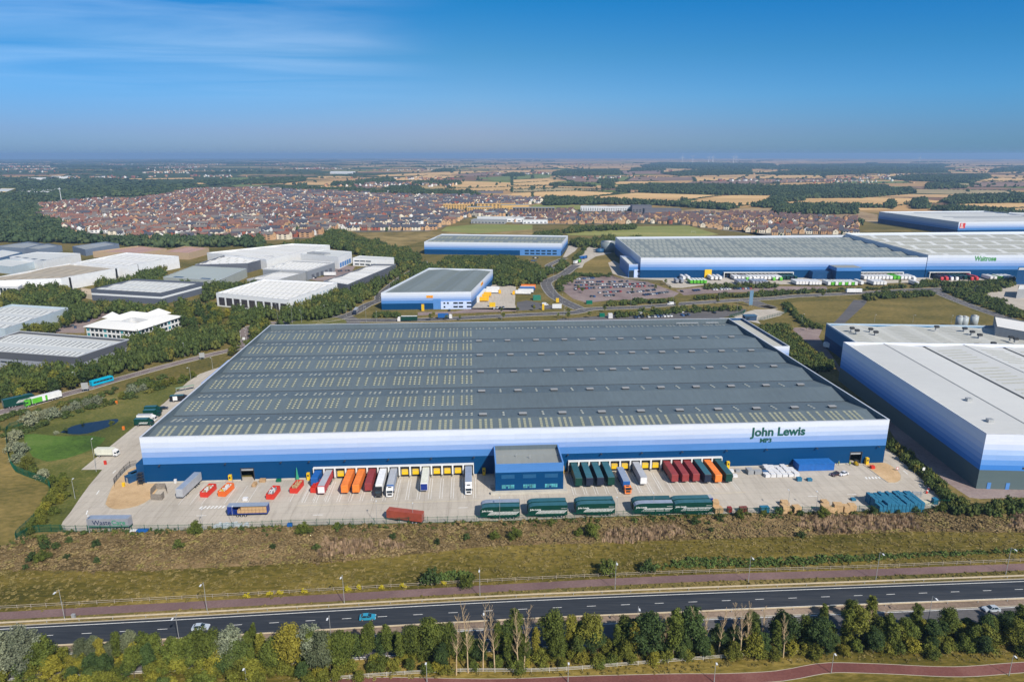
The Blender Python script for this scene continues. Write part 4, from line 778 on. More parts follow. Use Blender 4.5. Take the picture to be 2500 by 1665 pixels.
shed('warehouse_unit', 'white roofed slate walled unit behind the sage grey shed', [G(476, 646, 10), Z('B', 15, 918, 10), Z('B', 235, 860, 10), G(546, 624, 10)], 10, SLATE, WHROOF, (6, 3, 0.12, 0.5, False), 3, 'v', COP, rl=PGL)
t, L, B = shed('warehouse_unit', 'tall white works with a raised flat roof and blue glazed entrance', at('B', [(448, 840), (760, 868), (870, 822), (640, 805)], 13), 13, WHITEC, LGROOF, None, 0, cop=COP); windows(t, L, 1, 0.05, 0.9, 1.0, 6, 5, 0.2, m=BLUEM); MB().box(4, 6, 11, 30, 16, 14).build('roof_plant', GREYC, t)
t, L, B = shed('office_building', 'white two storey office right of the white works, with ribbon windows', at('F', [(878, 100), (1216, 112), (1218, 97), (935, 82)], 9), 9, WHITEC, LGROOF, None, 0, cop=COP, cat='office'); windows(t, L, 0, 0.03, 0.45, 5.0, 6.3, 3, 0.1); windows(t, L, 0, 0.03, 0.95, 1.2, 2.8, 7, 0.2)
t, L, B = shed('warehouse_unit', 'white roofed unit with slate loading doors facing a small yard', at('F', [(138, 188), (505, 202), (730, 132), (390, 118)], 10), 10, band_mat('grey_unit', [(0, (0.24, 0.26, 0.29)), (9, (0.6, 0.6, 0.6))], 10.2), WHROOF, (10, 3, 0.12, 0.4, False), 3, 'v', COP, rl=PGL); windows(t, L, 1, 0.1, 0.9, 0, 4.5, 5, 0.4, m=SLATE, nm='loading_door')
t, L, B = shed('warehouse_unit', 'small white roofed unit tucked behind the colonnaded white warehouse', at('F', [(8, 275), (270, 278), (490, 215), (290, 205)], 9), 9, GREYC, WHROOF, (8, 2, 0.1, 0.5, False), 2, 'v', COP, rl=PGL)
t, L, B = shed('warehouse_unit', 'big white warehouse with a colonnade of dark glazed bays', [Z('E', 1940, 240, 11), Z('F', 352, 445, 11), Z('F', 750, 303, 11), Z('F', 148, 275, 11)], 11, WHITEC, WHROOF, (14, 5, 0.12, 0.5, False), 5, 'v', COP, rl=PGL)
windows(t, L, 0, 0.02, 0.98, 1.0, 7.6, 9, 0.22, m=glass_mat('brown_glass', (0.05, 0.045, 0.05))); windows(t, L, 1, 0.06, 0.96, 1.2, 8.2, 12, 0.5, m=PBLUE, nm='wall_panel')
shed('warehouse_unit', 'narrow white roofed building running back along the tree belt', at('F', [(640, 290), (835, 318), (1232, 152), (1050, 150)], 9), 9, SLATE, WHROOF, (8, 6, 0.12, 0.4, False), 3, 'v', COP, rl=PGL)
t, L, B = shed('office_building', 'little white glazed office among trees at the left edge', at('E', [(-20, 178), (160, 190), (200, 165), (40, 150)], 8), 8, WHITEC, WHROOF, None, 0, cop=COP, cat='office'); windows(t, L, 0, 0.05, 0.95, 1, 6.5, 5, 0.3)
shed('warehouse_unit', 'white distribution shed standing far off in the western woods', at('A', [(150, 357), (440, 362), (550, 335), (270, 340)], 10), 10, WHITEC, LGROOF, None, 0); shed('warehouse_unit', 'yellow ended shed at the far left edge', at('A', [(-40, 360), (60, 362), (140, 333), (10, 332)], 10), 10, YELLOW, LGROOF, None, 0)
shed('warehouse_unit', 'long low white shed left of its twin on the western horizon', at('A', [(240, 240), (410, 240), (420, 232), (250, 232)], 9), 9, WHITEC, WHROOF, None, 0); shed('warehouse_unit', 'long low white shed right of its twin on the western horizon', at('A', [(455, 230), (630, 230), (640, 222), (465, 222)], 9), 9, WHITEC, WHROOF, None, 0)
shed('warehouse_unit', 'white arched shed alone in the far western woods', at('A', [(268, 310), (375, 312), (383, 298), (275, 297)], 8), 8, GREYC, WHROOF, None, 1, 'v'); shed('warehouse_unit', 'bright white long shed at the foot of the distant hills', at('B', [(690, 170), (895, 172), (900, 165), (700, 164)], 11), 11, WHITEC, WHROOF, None, 0)
# hipped office with a courtyard
def court_office():
    o_ = [Z('E', x, y, 7.5) for x, y in ((745, 542), (1230, 580), (1645, 447), (1190, 410))]; i_ = [Z('E', x, y, 7.5) for x, y in ((1090, 492), (1240, 512), (1335, 481), (1182, 460))]
    o3 = Vector((o_[0].x, o_[0].y, 0)); t = thing('courtyard_office', 'white office with hipped roofs round a square courtyard', 'office', o3); mb = MB(); wb_ = MB()
    O = [p-o3 for p in o_]; I = [p-o3 for p in i_]; ce = sum(O, Vector())/4
    for k in range(4):
        a, b_, c_, d_ = O[k], O[(k+1) % 4], I[(k+1) % 4], I[k]; ma, mb_ = (a+d_)/2+Vector((0, 0, 2.6)), (b_+c_)/2+Vector((0, 0, 2.6))
        mb.poly([a, b_, mb_, ma]); mb.poly([ma, mb_, c_, d_]); mb.poly([a-Vector((0, 0, 0.4)), b_-Vector((0, 0, 0.4)), b_, a])
        wa, wb2 = a+(ce-a)*0.05, b_+(ce-b_)*0.05
        wb_.poly([(wa.x, wa.y, 0), (wb2.x, wb2.y, 0), (wb2.x, wb2.y, 7.2), (wa.x, wa.y, 7.2)]); wb_.poly([(c_.x, c_.y, 0), (d_.x, d_.y, 0), (d_.x, d_.y, 7.4), (c_.x, c_.y, 7.4)])
        n = 12
        for j in range(n):
            if k > 1: continue
            for z0, z1 in ((1.0, 3.0), (4.4, 6.8)):
                p, q_ = wa+(wb2-wa)*((j+0.15)/n), wa+(wb2-wa)*((j+0.85)/n); d = (wb2-wa).normalized(); nr = Vector((d.y, -d.x, 0))*0.08; p += nr; q_ += nr
                MB().poly([(p.x, p.y, z0), (q_.x, q_.y, z0), (q_.x, q_.y, z1), (p.x, p.y, z1)]).build('window', GLASS if j % 4 else TEAL, t)
    mb.build('roof', WHROOF, t); wb_.build('wall', WHITEC, t)
    for (a, b_, c_) in (((960, 448), (1070, 455), (1010, 470)), ((1340, 415), (1515, 425), (1430, 440))):   # two corner pavilions with pyramid roofs
        P = [Z('E', a[0]-50, a[1]+14, 7.5)-o3, Z('E', c_[0]+30, c_[1]+4, 7.5)-o3, Z('E', b_[0]+30, b_[1]-6, 7.5)-o3, Z('E', (a[0]+b_[0])/2, a[1]-22, 7.5)-o3]; ap = sum(P, Vector())/4+Vector((0, 0, 3.6)); q = MB()
        for k in range(4): q.poly([P[k], P[(k+1) % 4], ap])
        q.build('roof', WHROOF, t)
court_office()
# blue-banded family
def bm(h, lo): 
    k = (h-lo)/11.0; return band_mat('bands', [(0, NAVY), (lo, BLUE1), (lo+2.8*k, BLUE2), (lo+4.9*k, BLUE3), (lo+6.7*k, BLUE4), (lo+8.8*k, WHT)], h+0.4)
h = 14.0; roofg = roof_mat('grey_roof', (0.185, 0.215, 0.215), 1.0, 0.1, 0)
A_, B_, C_, D2 = Z('F', 1110, 386, h), Z('F', 1850, 378, h), Z('F', 2030, 195, h), Z('F', 1505, 183, h)
t, L, B = shed('parcel_warehouse', 'blue banded warehouse with yellow and red panels on two walls', [A_, B_, C_, D2], h, bm(h, 5.0), roofg, (6, 10, 0.75, 0.75, False), 2, 'u', COP, rl=paint('pale_strip', (0.17, 0.195, 0.18), 0.6))
ang = math.atan2((B_-A_).y, (B_-A_).x)
def on_wall(t, L, i, f0, f1, z0, z1, m, nm, th=0.12):
    a, b_ = L[i], L[(i+1) % 4]; d = (b_-a); W2 = d.length; d = d.normalized(); nr = Vector((d.y, -d.x, 0)); q = MB(); p0 = a+d*W2*f0+nr*0.02; p1 = a+d*W2*f1+nr*0.02; q0, q1 = p0+nr*th, p1+nr*th
    q.prism([(p0.x, p0.y), (q0.x, q0.y), (q1.x, q1.y), (p1.x, p1.y)], z0, z1); return q.build(nm, m, t), q0, d
for i, f0, f1, z0, z1 in ((0, 0.50, 0.575, 9.3, 11.3), (1, 0.40, 0.50, 10.0, 12.6)):
    o, q0, d = on_wall(t, L, i, f0, f1, z0, z1, paint('amber_sign', (0.80, 0.42, 0.01), 0.5), 'sign')
    tx = text('DHL', 1.9 if i == 0 else 2.6, REDP, t, q0+d*(0.5 if i == 0 else 3.0)+Vector((0, 0, z0+0.35)), math.atan2(d.y, d.x), 'sign_lettering', 0.03, 0.05, shear=0.3); tx.scale = (1.25, 1, 1)
o, q0, d = on_wall(t, L, 0, 0.575, 0.66, 0, 8.4, BLUEM, 'wall_panel'); o, q0, d = on_wall(t, L, 0, 0.66, 1.0, 0, 6.6, paint('lilac_cladding', (0.50, 0.60, 0.84), 0.5), 'wall_panel', 0.5)
for f in (0.69, 0.73, 0.80, 0.86, 0.95): 
    for z0 in (1.2, 4.3): 
        if f != 0.73 or z0 > 2: on_wall(t, L, 0, f, f+(0.05 if f in (0.80, 0.95, 0.86) else 0.02), z0, z0+1.4, GLASS, 'window', 0.6)
on_wall(t, L, 1, 0.22, 0.55, 4.6, 5.0, WF, 'dock_canopy', 2.5)
for k in range(9): on_wall(t, L, 1, 0.22+k*0.037, 0.226+k*0.037, 0, 4.6, WF, 'canopy_post', 2.3)
h = 15.5; t, L, B = shed('distribution_warehouse', 'blue banded warehouse with office windows, furthest of those in the centre', [Z('B', 1465, 742, h), Z('C', 440, 812, h), Z('C', 495, 745, h), Z('B', 1610, 678, h)], h, bm(h, 6.0), roofg, (32, 2, 0.5, 0.5, True), 2, 'v', COP, rl=RL)
on_wall(t, L, 0, 0.70, 0.995, 0, 7.5, BLUEM, 'wall_panel', 0.2)
windows(t, L, 0, 0.73, 0.97, 1.5, 3.3, 6, 0.25, rows=2, dz=3.4, m=paint('office_window', (0.01, 0.03, 0.06), 0.2)); 
for o in t.children:
    if o.name.startswith('window'): o.location = (0, -0.25, 0)
h = 20.5
Wa, Wb = Z('C', 1140, 940, h), Z('D', 1500, 937, h); Wd = Z('C', 915, 757, h); Wc = Z('D', 770, 740, h)
t, L, B = shed('distribution_warehouse', 'vast blue banded warehouse with grey ridged roof and a pale roofed right half', [Wa, Wb, Wc, Wd], h, bm(h, 8.0), roofg, (56, 6, 0.38, 0.5, True), 6, 'v', COP, rl=RL2, par=0.8, nrise=2.0)
d1 = (Wb-Wa).normalized(); Wb2 = Wb+d1*330; Wc2 = Wc+(Wc-Wd).normalized()*330
e_ = h+2.5; t2, L2, B2 = shed('warehouse_extension', 'pale roofed taller extension joined to the right of the vast warehouse', [Vector((Wb.x+0.5, Wb.y-0.3, 0)), Wb2+Vector((0, -0.3, 0)), Wc2, Vector((Wc.x+0.5, Wc.y, 0))], e_, bm(e_, 8.0), LGROOF, (60, 6, 0.8, 0.55, True), 6, 'v', paint('white_coping', (0.72, 0.72, 0.72), 0.6), rl=PGL, par=1.2, nrise=2.0)
GL2 = paint('leaf_green_letters', (0.055, 0.27, 0.065), 0.5, 0.1)
wz = Z('D', 1912, 1095); wx0 = L2[0]; wl0 = (Matrix.Rotation(-math.atan2(d1.y, d1.x), 3, 'Z') @ (Z('D', 1912, 965, 17.5)-Wb))
fit_text('Waitrose', 'H', 1914, 134, 2115, 92, t2, GL2, 0.03, Matrix.Translation(t2.location) @ Matrix.Rotation(t2.rotation_euler[2], 4, 'Z'))
# office at its left end, loading docks, pods
P0, P1 = Z('C', 1030, 1115), Z('C', 1430, 1112); oh = 13.5
t3, L3, B3 = shed('office_building', 'light blue office block with two rows of windows at the vast warehouse corner', [Vector((P0.x, P0.y, oh)), Vector((P1.x, P1.y, oh)), Vector((P1.x+1, Wa.y+24, oh)), Z('C', 955, 920, oh)], oh, band_mat('office_bands', [(0, BLUE1), (10.5, BLUE2), (12, BLUE3)], 14), LGROOF, None, 0, cop=COP, cat='office', par=1.2)
on_wall(t3, L3, 0, 0.12, 0.82, 0, 8.2, paint('lilac_cladding', (0.50, 0.60, 0.84), 0.5), 'wall_panel', 0.3); on_wall(t3, L3, 0, 0.01, 0.11, 0.0, 7.2, GLASS, 'window', 0.35)
for r_ in (1.4, 5.4):
    for k in range(5): on_wall(t3, L3, 0, 0.19+k*0.125, 0.285+k*0.125, r_, r_+(1.6 if r_ > 3 else 0.8), GLASS, 'window', 0.4)
    on_wall(t3, L3, 0, 0.86, 0.90, r_, r_+1.4, GLASS, 'window', 0.2)
o, q0, d = on_wall(t3, L3, 0, 0.37, 0.65, 9.6, 12.4, paint('white_sign', (0.8, 0.8, 0.8), 0.5), 'sign', 0.3)
tx = text('XPO', 1.5, REDP, t3, q0+d*2.2+Vector((0, 0, 10.3)), 0, 'sign_lettering', 0.02, 0.05); tx.scale = (1.2, 1, 1); text('Logistics', 1.3, paint('grey_letters', (0.25, 0.25, 0.27), 0.6), t3, q0+d*6.4+Vector((0, 0, 10.35)), 0, 'sign_lettering', 0.01, 0.05)
WIA = math.atan2(d1.y, d1.x); inv_ = Matrix.Rotation(-WIA, 3, 'Z')
def wloc(k, x, y, h=0): return inv_ @ (Z(k, x, y, h)-Vector((Wa.x, Wa.y, 0)))
for (k0, x0, k1, x1) in (('C', 1868, 'D', 303), ('D', 860, 'D', 1275), ('D', 1516, 'D', 1865)):
    a, b_ = wloc(k0, x0, 1065, 6).x, wloc(k1, x1, 1062, 6).x; q = MB().box(a, -2.5, 5.4, b_, -0.05, 6.0).box(a, -2.6, 0, a+0.6, -2.0, 5.6).box(b_-0.6, -2.6, 0, b_, -2.0, 5.6); q.build('dock_canopy', WF, t)
    n = int((b_-a)/4.2)
    for i in range(n): MB().box(a+1+i*4.2, -0.5, 0.8, a+4.2+i*4.2, -0.03, 5.0).build('dock_door', BLACK, t)
for a, b_, hh, m_ in ((wloc('D', 380, 1090).x, wloc('D', 560, 1090).x, 7.6, NAVYM), ):
    MB().box(a, -9, 0, b_, -0.02, hh).build('side_annexe', m_, t)
a, b_ = wloc('D', 620, 1118).x, wloc('D', 835, 1118).x; MB().box(a, -17, 0, b_, -0.02, 13).build('side_annexe', band_mat('pod_bands', [(0, NAVY), (9.6, BLUE1), (12.8, GREYC.node_tree and (0.25, 0.26, 0.25))], 13.2), t)
yd = wloc('C', 1635, 1060); MB().box(yd.x-3.5, -0.8, 0, yd.x+3.5, -0.03, 8.5).build('loading_door', YELLOW, t)
# tanks by its left wall
tk = Z('C', 848, 885); t4 = thing('storage_tank', 'big round grey sprinkler tank behind the vast warehouse', 'tank', tk); MB().tube((0, 0, 0), (0, 0, 13), 9.5, n=32).build('body', paint('tank_steel', (0.22, 0.26, 0.27), 0.5, 0.12, 0.2, metal=0.3), t4, True); MB().tube((0, 0, 13), (0, 0, 14.2), 9.6, 0.6, n=32).build('roof', STEEL, t4, True)
tk = Z('C', 775, 893); t4 = thing('storage_tank', 'small blue tank left of the big round grey tank', 'tank', tk); MB().tube((0, 0, 0), (0, 0, 4.5), 5.2, n=24).build('body', paint('tank_blue', (0.02, 0.09, 0.2), 0.5), t4, True); MB().tube((0, 0, 4.5), (0, 0, 5.2), 5.2, 0.4, n=24).build('roof', paint('tank_blue', (0.02, 0.09, 0.2), 0.5), t4, True)
# far-right warehouse with the red emblem
h = 20.0; a, d_, b_ = Z('D', 1780, 625, h), Z('D', 1075, 533, h), Z('D', 2355, 620, h); b2 = a+(b_-a)*1.9
t, L, B = shed('distribution_warehouse', 'blue banded warehouse with a red emblem panel, far right beyond the houses', par4(a, b2, None, d_), h, bm(h, 7.5), LGROOF, (1, 8, 0.9, 0.15, False), 6, 'v', COP, rl=DGL)
o, q0, d = on_wall(t, L, 0, 0.012, 0.055, 10.3, 18.4, REDP, 'sign'); text('8', 7.4, WHITEC, t, q0+d*1.3+Vector((0, -0.1, 12.9)), 0, 'sign_lettering', 0.04, 0.05); MB().box(q0.x+0.5, -0.2, 11.2, q0.x+6.2, -0.17, 12.3).build('sign_stripe', WHITEC, t)
q = MB().box(0, 0, 0, 1, 1, 1); shed('distribution_warehouse', 'pale blue warehouse cut by the right frame edge, furthest right', par4(*at('D', [(2180, 575), (2900, 600), (2900, 560)], 14)), 14, bm(14, 4), LGROOF, None, 0, cop=COP)
# right-hand buildings
h = 22.0
a, d_ = Z('J', 1685, 840, h), Z('J', 630, 165, h); rx = (d_-a).normalized(); rx = Vector((rx.y, -rx.x, 0)); b_ = a+rx*168
t, L, B = shed('distribution_warehouse', 'tall white roofed warehouse with dark gradient side wall at the right', [a, b_, d_+rx*168, d_], h, band_mat('right_bands', [(0, (0.105, 0.145, 0.15)), (7.6, (0.06, 0.23, 0.62)), (9.6, (0.14, 0.33, 0.72)), (11.6, (0.27, 0.44, 0.78)), (13.6, (0.42, 0.57, 0.85)), (15.6, (0.60, 0.68, 0.87)), (17.8, (0.74, 0.775, 0.87))], h+0.4), roof_mat('bright_roof', (0.56, 0.565, 0.55), 2.2, 0.07, 1), None, 4, 'u', paint('pale_coping', (0.6, 0.62, 0.64), 0.5), rl=paint('warm_strip', (0.50, 0.50, 0.42), 0.6), nrise=1.4)
q = MB(); zr = lambda u: 20.0+1.4*(1-abs(2*((u*4) % 1.0)-1))
for u, w_, mi in ((0.125, 0.0015, 1), (0.2515, 0.004, 0), (0.375, 0.0015, 1), (0.5015, 0.004, 0), (0.625, 0.0015, 1), (0.7515, 0.004, 0)): q.poly([B(u-w_, 0, zr(u)+0.12), B(u+w_, 0, zr(u)+0.12), B(u+w_, 1, zr(u)+0.12), B(u-w_, 1, zr(u)+0.12)], mi)
for u0 in (0.27, 0.40, 0.52, 0.65, 0.77, 0.90):
    for j in range(26):
        if j % 7 == 5: continue
        v = 0.05+j*0.035; q.poly([B(u0, v, zr(u0)+0.1), B(u0+0.07, v, zr(u0+0.07)+0.1), B(u0+0.07, v+0.009, zr(u0+0.07)+0.1), B(u0, v+0.009, zr(u0)+0.1)], 2)
q.build('roof_trim', [DK, GREYC, paint('warm_strip', (0.50, 0.48, 0.33), 0.6)], t)
cw2 = MB().box(-1, -1, -0.5, 1, 1, 1.2).mesh('roof_cowl', [STEEL])
for u, v in ((0.06, 0.12), (0.09, 0.3), (0.19, 0.14)): obj('roof_cowl', cw2, t, B(u, v, zr(u)))
for f in (0.022, 0.062): on_wall(t, L, 0, f, f+0.008, 0, 2.6, BLUEM, 'door')
on_wall(t, L, 0, 0.09, 0.095, 8.3, 9.0, DARKM, 'wall_lamp')
h2 = 15.0; a, d_ = Z('J', 710, 160, h2), Z('J', 505, 28, h2); a = a+(a-d_)*0.75; e3 = Z('J', 1750, 45, h2)
dirx = (e3-d_).normalized(); t, L, B = shed('distribution_warehouse', 'low white roofed warehouse with roof cowls behind the tall right hand one', [a, a+dirx*190, d_+dirx*190, d_], h2, band_mat('low_bands', [(0, NAVY), (7, (0.03, 0.16, 0.33)), (14, (0.4, 0.5, 0.6))], 15.4), roof_mat('aged_white_roof', (0.50, 0.50, 0.46), 2.0, 0.12, 1), (12, 22, 0.5, 0.25, False), 6, 'u', COP, rl=PGL, nrise=1.2)
cwm = MB().box(-0.7, -0.7, 0, 0.7, 0.7, 1.6).box(-1.2, -0.9, 1.6, 1.2, 0.9, 2.8, 1).mesh('roof_cowl', [STEEL, DARKM]); inv2 = Matrix.Rotation(-t.rotation_euler[2], 3, 'Z')
for x, y in ((693, 68), (730, 85), (830, 75), (868, 97), (1316, 58), (1522, 70), (1577, 95), (1632, 118), (1733, 180), (1863, 135), (1898, 148), (1612, 192), (1270, 190)):
    p = Z('J', x, y+12, h2); q = inv2 @ (p-t.location); obj('roof_cowl', cwm, t, (q.x, q.y, h2-0.7))
shed('warehouse_unit', 'long white roofed block behind the low white warehouse at the right edge', par4(*at('J', [(1755, 52), (2300, 150), (2250, 60)], 19)), 19, GREYC, WHROOF, None, 0, cop=DK)
for i, (x, y) in enumerate(((1478, 35), (1512, 38), (1585, 30))):
    p = Z('J', x, y+24, 0); p = Vector((p.x, p.y, 0)); t4 = thing('silo', 'pale round silo behind the low white warehouse, %s from the left' % ORD[i+1], 'silo', p, 0, 'silos by the right hand warehouse'); MB().tube((0, 0, 0), (0, 0, 8.2), 2.6, n=20).build('body', paint('silo_white', (0.33, 0.37, 0.39), 0.5), t4, True); MB().tube((0, 0, 8.2), (0, 0, 9.0), 2.6, 0.5, n=20).build('roof', STEEL, t4, True)
t, L, B = shed('warehouse_unit', 'navy cube shaped unit cut by the right frame edge', par4(*at('H', [(2300, 215), (2700, 215), (2700, 190)], 14)), 14, NAVYM, LGROOF, None, 0)
t, L, B = shed('office_building', 'grey pavilion with a flat white roof at the right edge', par4(*at('H', [(2300, 385), (2600, 385), (2600, 345)], 8)), 8, GREYC, WHROOF, None, 0, cat='office')
# ================================================================ vehicles and yard goods
TYRE = paint('tyre', (0.018, 0.018, 0.019), 0.85, 0.2); HUB = paint('hub', (0.35, 0.35, 0.36), 0.4, 0.1)
_wc = {}
def wheel(r, w_):
    if (r, w_) not in _wc: _wc[(r, w_)] = MB().tube((0, -w_/2, 0), (0, w_/2, 0), r, n=14, m=0).tube((0, -w_/2-0.01, 0), (0, w_/2+0.01, 0), r*0.5, n=8, m=1).mesh('wheel', [TYRE, HUB])
    return _wc[(r, w_)]
_lp = {}
def lp(name, col, rough=0.45):
    if name not in _lp: _lp[name] = paint(name, col, rough, 0.12, 0.5)
    return _lp[name]
def rib_mat(name, col, rib=0.35):
    m, t, b = newmat(name); v = objc(t); n = noise(t, v, 0.5, 4, 0.65)
    t.links.new(ramp(t, n, [(0.3, tuple(c*0.8 for c in col)), (0.7, tuple(min(1, c*1.1) for c in col))]), b.inputs['Base Color'])
    wv = nd(t, 'ShaderNodeTexWave', {'Vector': v, 'Scale': 0.5/rib}, bands_direction='X'); bp = nd(t, 'ShaderNodeBump', {'Height': wv.outputs[1], 'Strength': 0.6, 'Distance': 0.05}); t.links.new(bp.outputs[0], b.inputs['Normal']); b.inputs['Roughness'].default_value = 0.55
    return m
CM = dict(green=lp('trailer_green', (0.002, 0.042, 0.030)), teal=lp('roof_teal', (0.030, 0.115, 0.145)), navy=lp('trailer_navy', (0.010, 0.018, 0.040)), grey=lp('trailer_grey', (0.27, 0.28, 0.31)), white=lp('trailer_white', (0.70, 0.70, 0.70)), cream=lp('trailer_cream', (0.62, 0.62, 0.52)),
          red=lp('trailer_red', (0.48, 0.03, 0.04)), orange=rib_mat('container_orange', (0.80, 0.21, 0.03)), maroon=rib_mat('container_maroon', (0.26, 0.035, 0.035)), rust=rib_mat('container_rust', (0.33, 0.065, 0.035)), blue=lp('trailer_blue', (0.012, 0.10, 0.34)), deep=lp('curtain_blue', (0.008, 0.03, 0.20)),
          lblue=lp('roof_bluegrey', (0.24, 0.29, 0.38)), silver=lp('roof_silver', (0.38, 0.39, 0.41), 0.35), yellow=lp('vehicle_yellow', (0.80, 0.42, 0.01)), lime=lp('vehicle_lime', (0.10, 0.42, 0.03)), cyan=lp('bus_cyan', (0.0, 0.36, 0.55)), tealroof=lp('roof_deepteal', (0.020, 0.085, 0.10)), black=lp('vehicle_black', (0.015, 0.015, 0.018), 0.3))
def trailer(label, side, roof, front='same', L=13.6, Hh=4.0, loc=(0, 0, 0), rz=0.0, group=None, curved=False, name='semi_trailer', wheels=True, legs=True, cat='trailer', body0=1.15):
    t = thing(name, label, cat, loc, rz, group); sm, rm = CM[side], CM[roof]; fm = sm if front == 'same' else CM[front]; w_ = 1.275
    if curved: prof = [(0, body0), (3.2, body0-0.55), (9.0, body0-0.55), (9.4, body0), (L, body0), (L, Hh-1.1), (L-0.5, Hh-0.5), (L-1.6, Hh-0.12), (L-3.2, Hh), (0, Hh)]
    else: prof = [(0, body0), (L, body0), (L, Hh-0.12), (L-0.12, Hh), (0.12, Hh), (0, Hh-0.12)]
    MB().side(prof, -w_, w_).build('body', sm, t)
    q = MB()
    if curved:
        for (x0, z0), (x1, z1) in zip([(0.1, Hh), (L-3.2, Hh), (L-1.6, Hh-0.12), (L-0.5, Hh-0.5)], [(L-3.2, Hh), (L-1.6, Hh-0.12), (L-0.5, Hh-0.5), (L, Hh-1.1)]): q.poly([(x0, -w_+0.08, z0+0.02), (x1, -w_+0.08, z1+0.02), (x1, w_-0.08, z1+0.02), (x0, w_-0.08, z0+0.02)])
        for x in (2.5, 6.0, 9.8): q.box(x, -w_+0.1, Hh+0.02, x+0.08, w_-0.1, Hh+0.05)
    else:
        q.box(0.12, -w_+0.06, Hh, L-0.12, w_-0.06, Hh+0.035)
        for i in range(1, 9): q.box(i*L/9, -w_+0.06, Hh+0.035, i*L/9+0.05, w_-0.06, Hh+0.06)
    q.build('roof_panel', rm, t)
    MB().box(L, -w_+0.08, body0+0.1, L+0.03, w_-0.08, Hh-0.25 if not curved else Hh-1.2).build('front_panel', fm, t)
    q = MB().box(-0.03, -w_+0.05, body0, 0, -0.02, Hh-0.15).box(-0.03, 0.02, body0, 0, w_-0.05, Hh-0.15)
    for y in (-0.9, -0.35, 0.35, 0.9): q.tube((-0.06, y, body0), (-0.06, y, Hh-0.2), 0.02, n=4, m=1)
    q.build('rear_door', [fm, HUB], t)
    MB().box(0.2, -0.5, 0.75, L-0.3, -0.38, body0).box(0.2, 0.38, 0.75, L-0.3, 0.5, body0).box(0, -1.2, 0.55, 0.15, 1.2, 0.75).box(L-4.2, -1.2, 0.6, L-3.6, 1.2, 0.7).build('chassis', DARKM, t)
    if wheels:
        for x in (2.0, 3.3, 4.6):
            for y in (-1.05, 1.05): obj('wheel', wheel(0.5, 0.35), t, (x, y, 0.5))
    if legs:
        for y in (-0.85, 0.85): MB().box(L-3.0, y-0.07, 0, L-2.85, y+0.07, body0).build('landing_leg', DARKM, t)
    return t
def cab(t, x, col, roof=None, H=3.6, short=False, dark=False):
    """tractor unit coupled ahead of x: body, windscreen, side windows, lights, wheels"""
    m = CM[col]; rm = CM[roof] if roof else m
    l = 2.1; x0 = x+0.75; c_ = MB().side([(x0, 0.9), (x0+l, 0.9), (x0+l, 1.9), (x0+l-0.12, 2.9), (x0+l-0.55, H-0.25), (x0+l-1.2, H), (x0, H)], -1.2, 1.2).build('cab', m, t)
    MB().poly([(x0+l+0.012, -1.05, 1.95), (x0+l+0.012, 1.05, 1.95), (x0+l-0.10, 1.05, 2.85), (x0+l-0.10, -1.05, 2.85)]).build('windscreen', GLASS, c_)
    for y, s in ((-1.21, 1), (1.21, -1)): MB().poly([(x0+0.9, y, 1.95), (x0+l-0.15, y, 1.95), (x0+l-0.3, y, 2.7), (x0+0.9, y, 2.7)][::s]).build('side_window', GLASS, c_)
    MB().box(x0+l, -0.8, 1.0, x0+l+0.03, 0.8, 1.75).build('grille', DARKM, c_); MB().box(x0+l-0.1, -1.22, 0.45, x0+l+0.06, 1.22, 0.95).build('bumper', m if not dark else DARKM, c_)
    MB().box(x0+0.5, -0.6, H+0.003, x0+1.2, 0.6, H+0.06).build('roof_hatch', DARKM, c_)
    for y in (-0.95, 0.95): MB().box(x0+l+0.06, y-0.18, 0.6, x0+l+0.08, y+0.18, 0.8).build('headlight', HUB, c_)
    for y in (-1.36, 1.36): MB().box(x0+l-0.25, y-0.12, 1.9, x0+l-0.15, y+0.12, 2.6).build('mirror', DARKM, c_)
    MB().box(x-2.6, -0.45, 0.6, x0, 0.45, 0.95).build('tractor_frame', DARKM, t)
    for xx in (x0+1.2, x-1.2):
        for y in (-1.05, 1.05): obj('wheel', wheel(0.5, 0.35), t, (xx, y, 0.5))
def lorry(label, side, roof, cabc, front='same', loc=(0, 0, 0), rz=0.0, group=None, Hh=4.0, dark=False, cH=3.6, L=13.6):
    t = trailer(label, side, roof, front, loc=loc, rz=rz, group=group, name='articulated_lorry', cat='lorry', legs=False, Hh=Hh, L=L); cab(t, L, cabc, H=cH, dark=dark); return t
HD = WANG-math.pi/2
def bay(i, d=0.75): return WL(DOCKS[i], -d)
GD = 'trailers backed onto the docks of the main warehouse'
def tilt(i, d, l): return dict(loc=bay(i, d), rz=HD+R(l), group=GD)
trailer('blue ribbed container trailer in the first dock bay from the left', 'blue', 'blue', L=7.0, **tilt(0, 0.8, -2))
trailer('red sided trailer with grey roof and white front, second dock bay from the left', 'red', 'silver', 'white', **tilt(1, 0.8, -2))
trailer('bright orange container trailer next to the empty yellow dock door', 'orange', 'orange', **tilt(3, 0.8, -1)); trailer('bright orange container trailer beside the maroon one left of the office block', 'orange', 'orange', **tilt(4, 0.8, -1))
trailer('maroon container trailer right of two orange ones, left docks', 'maroon', 'maroon', L=12.5, **tilt(5, 0.8, 0))
lorry('white lorry with a black and chrome cab backed onto the left docks', 'white', 'white', 'black', **tilt(6, 0.8, 0)); lorry('grey roofed lorry with white cab under a blue wind deflector, left docks', 'lblue', 'silver', 'white', 'blue', **tilt(7, 0.8, 0))
trailer('white trailer with translucent roof and navy front panel among yellow doors', 'white', 'cream', 'deep', **tilt(10, 0.8, 0)); lorry('white cabbed lorry in the last dock bay before the office block', 'white', 'lblue', 'white', **tilt(14, 0.8, 0))
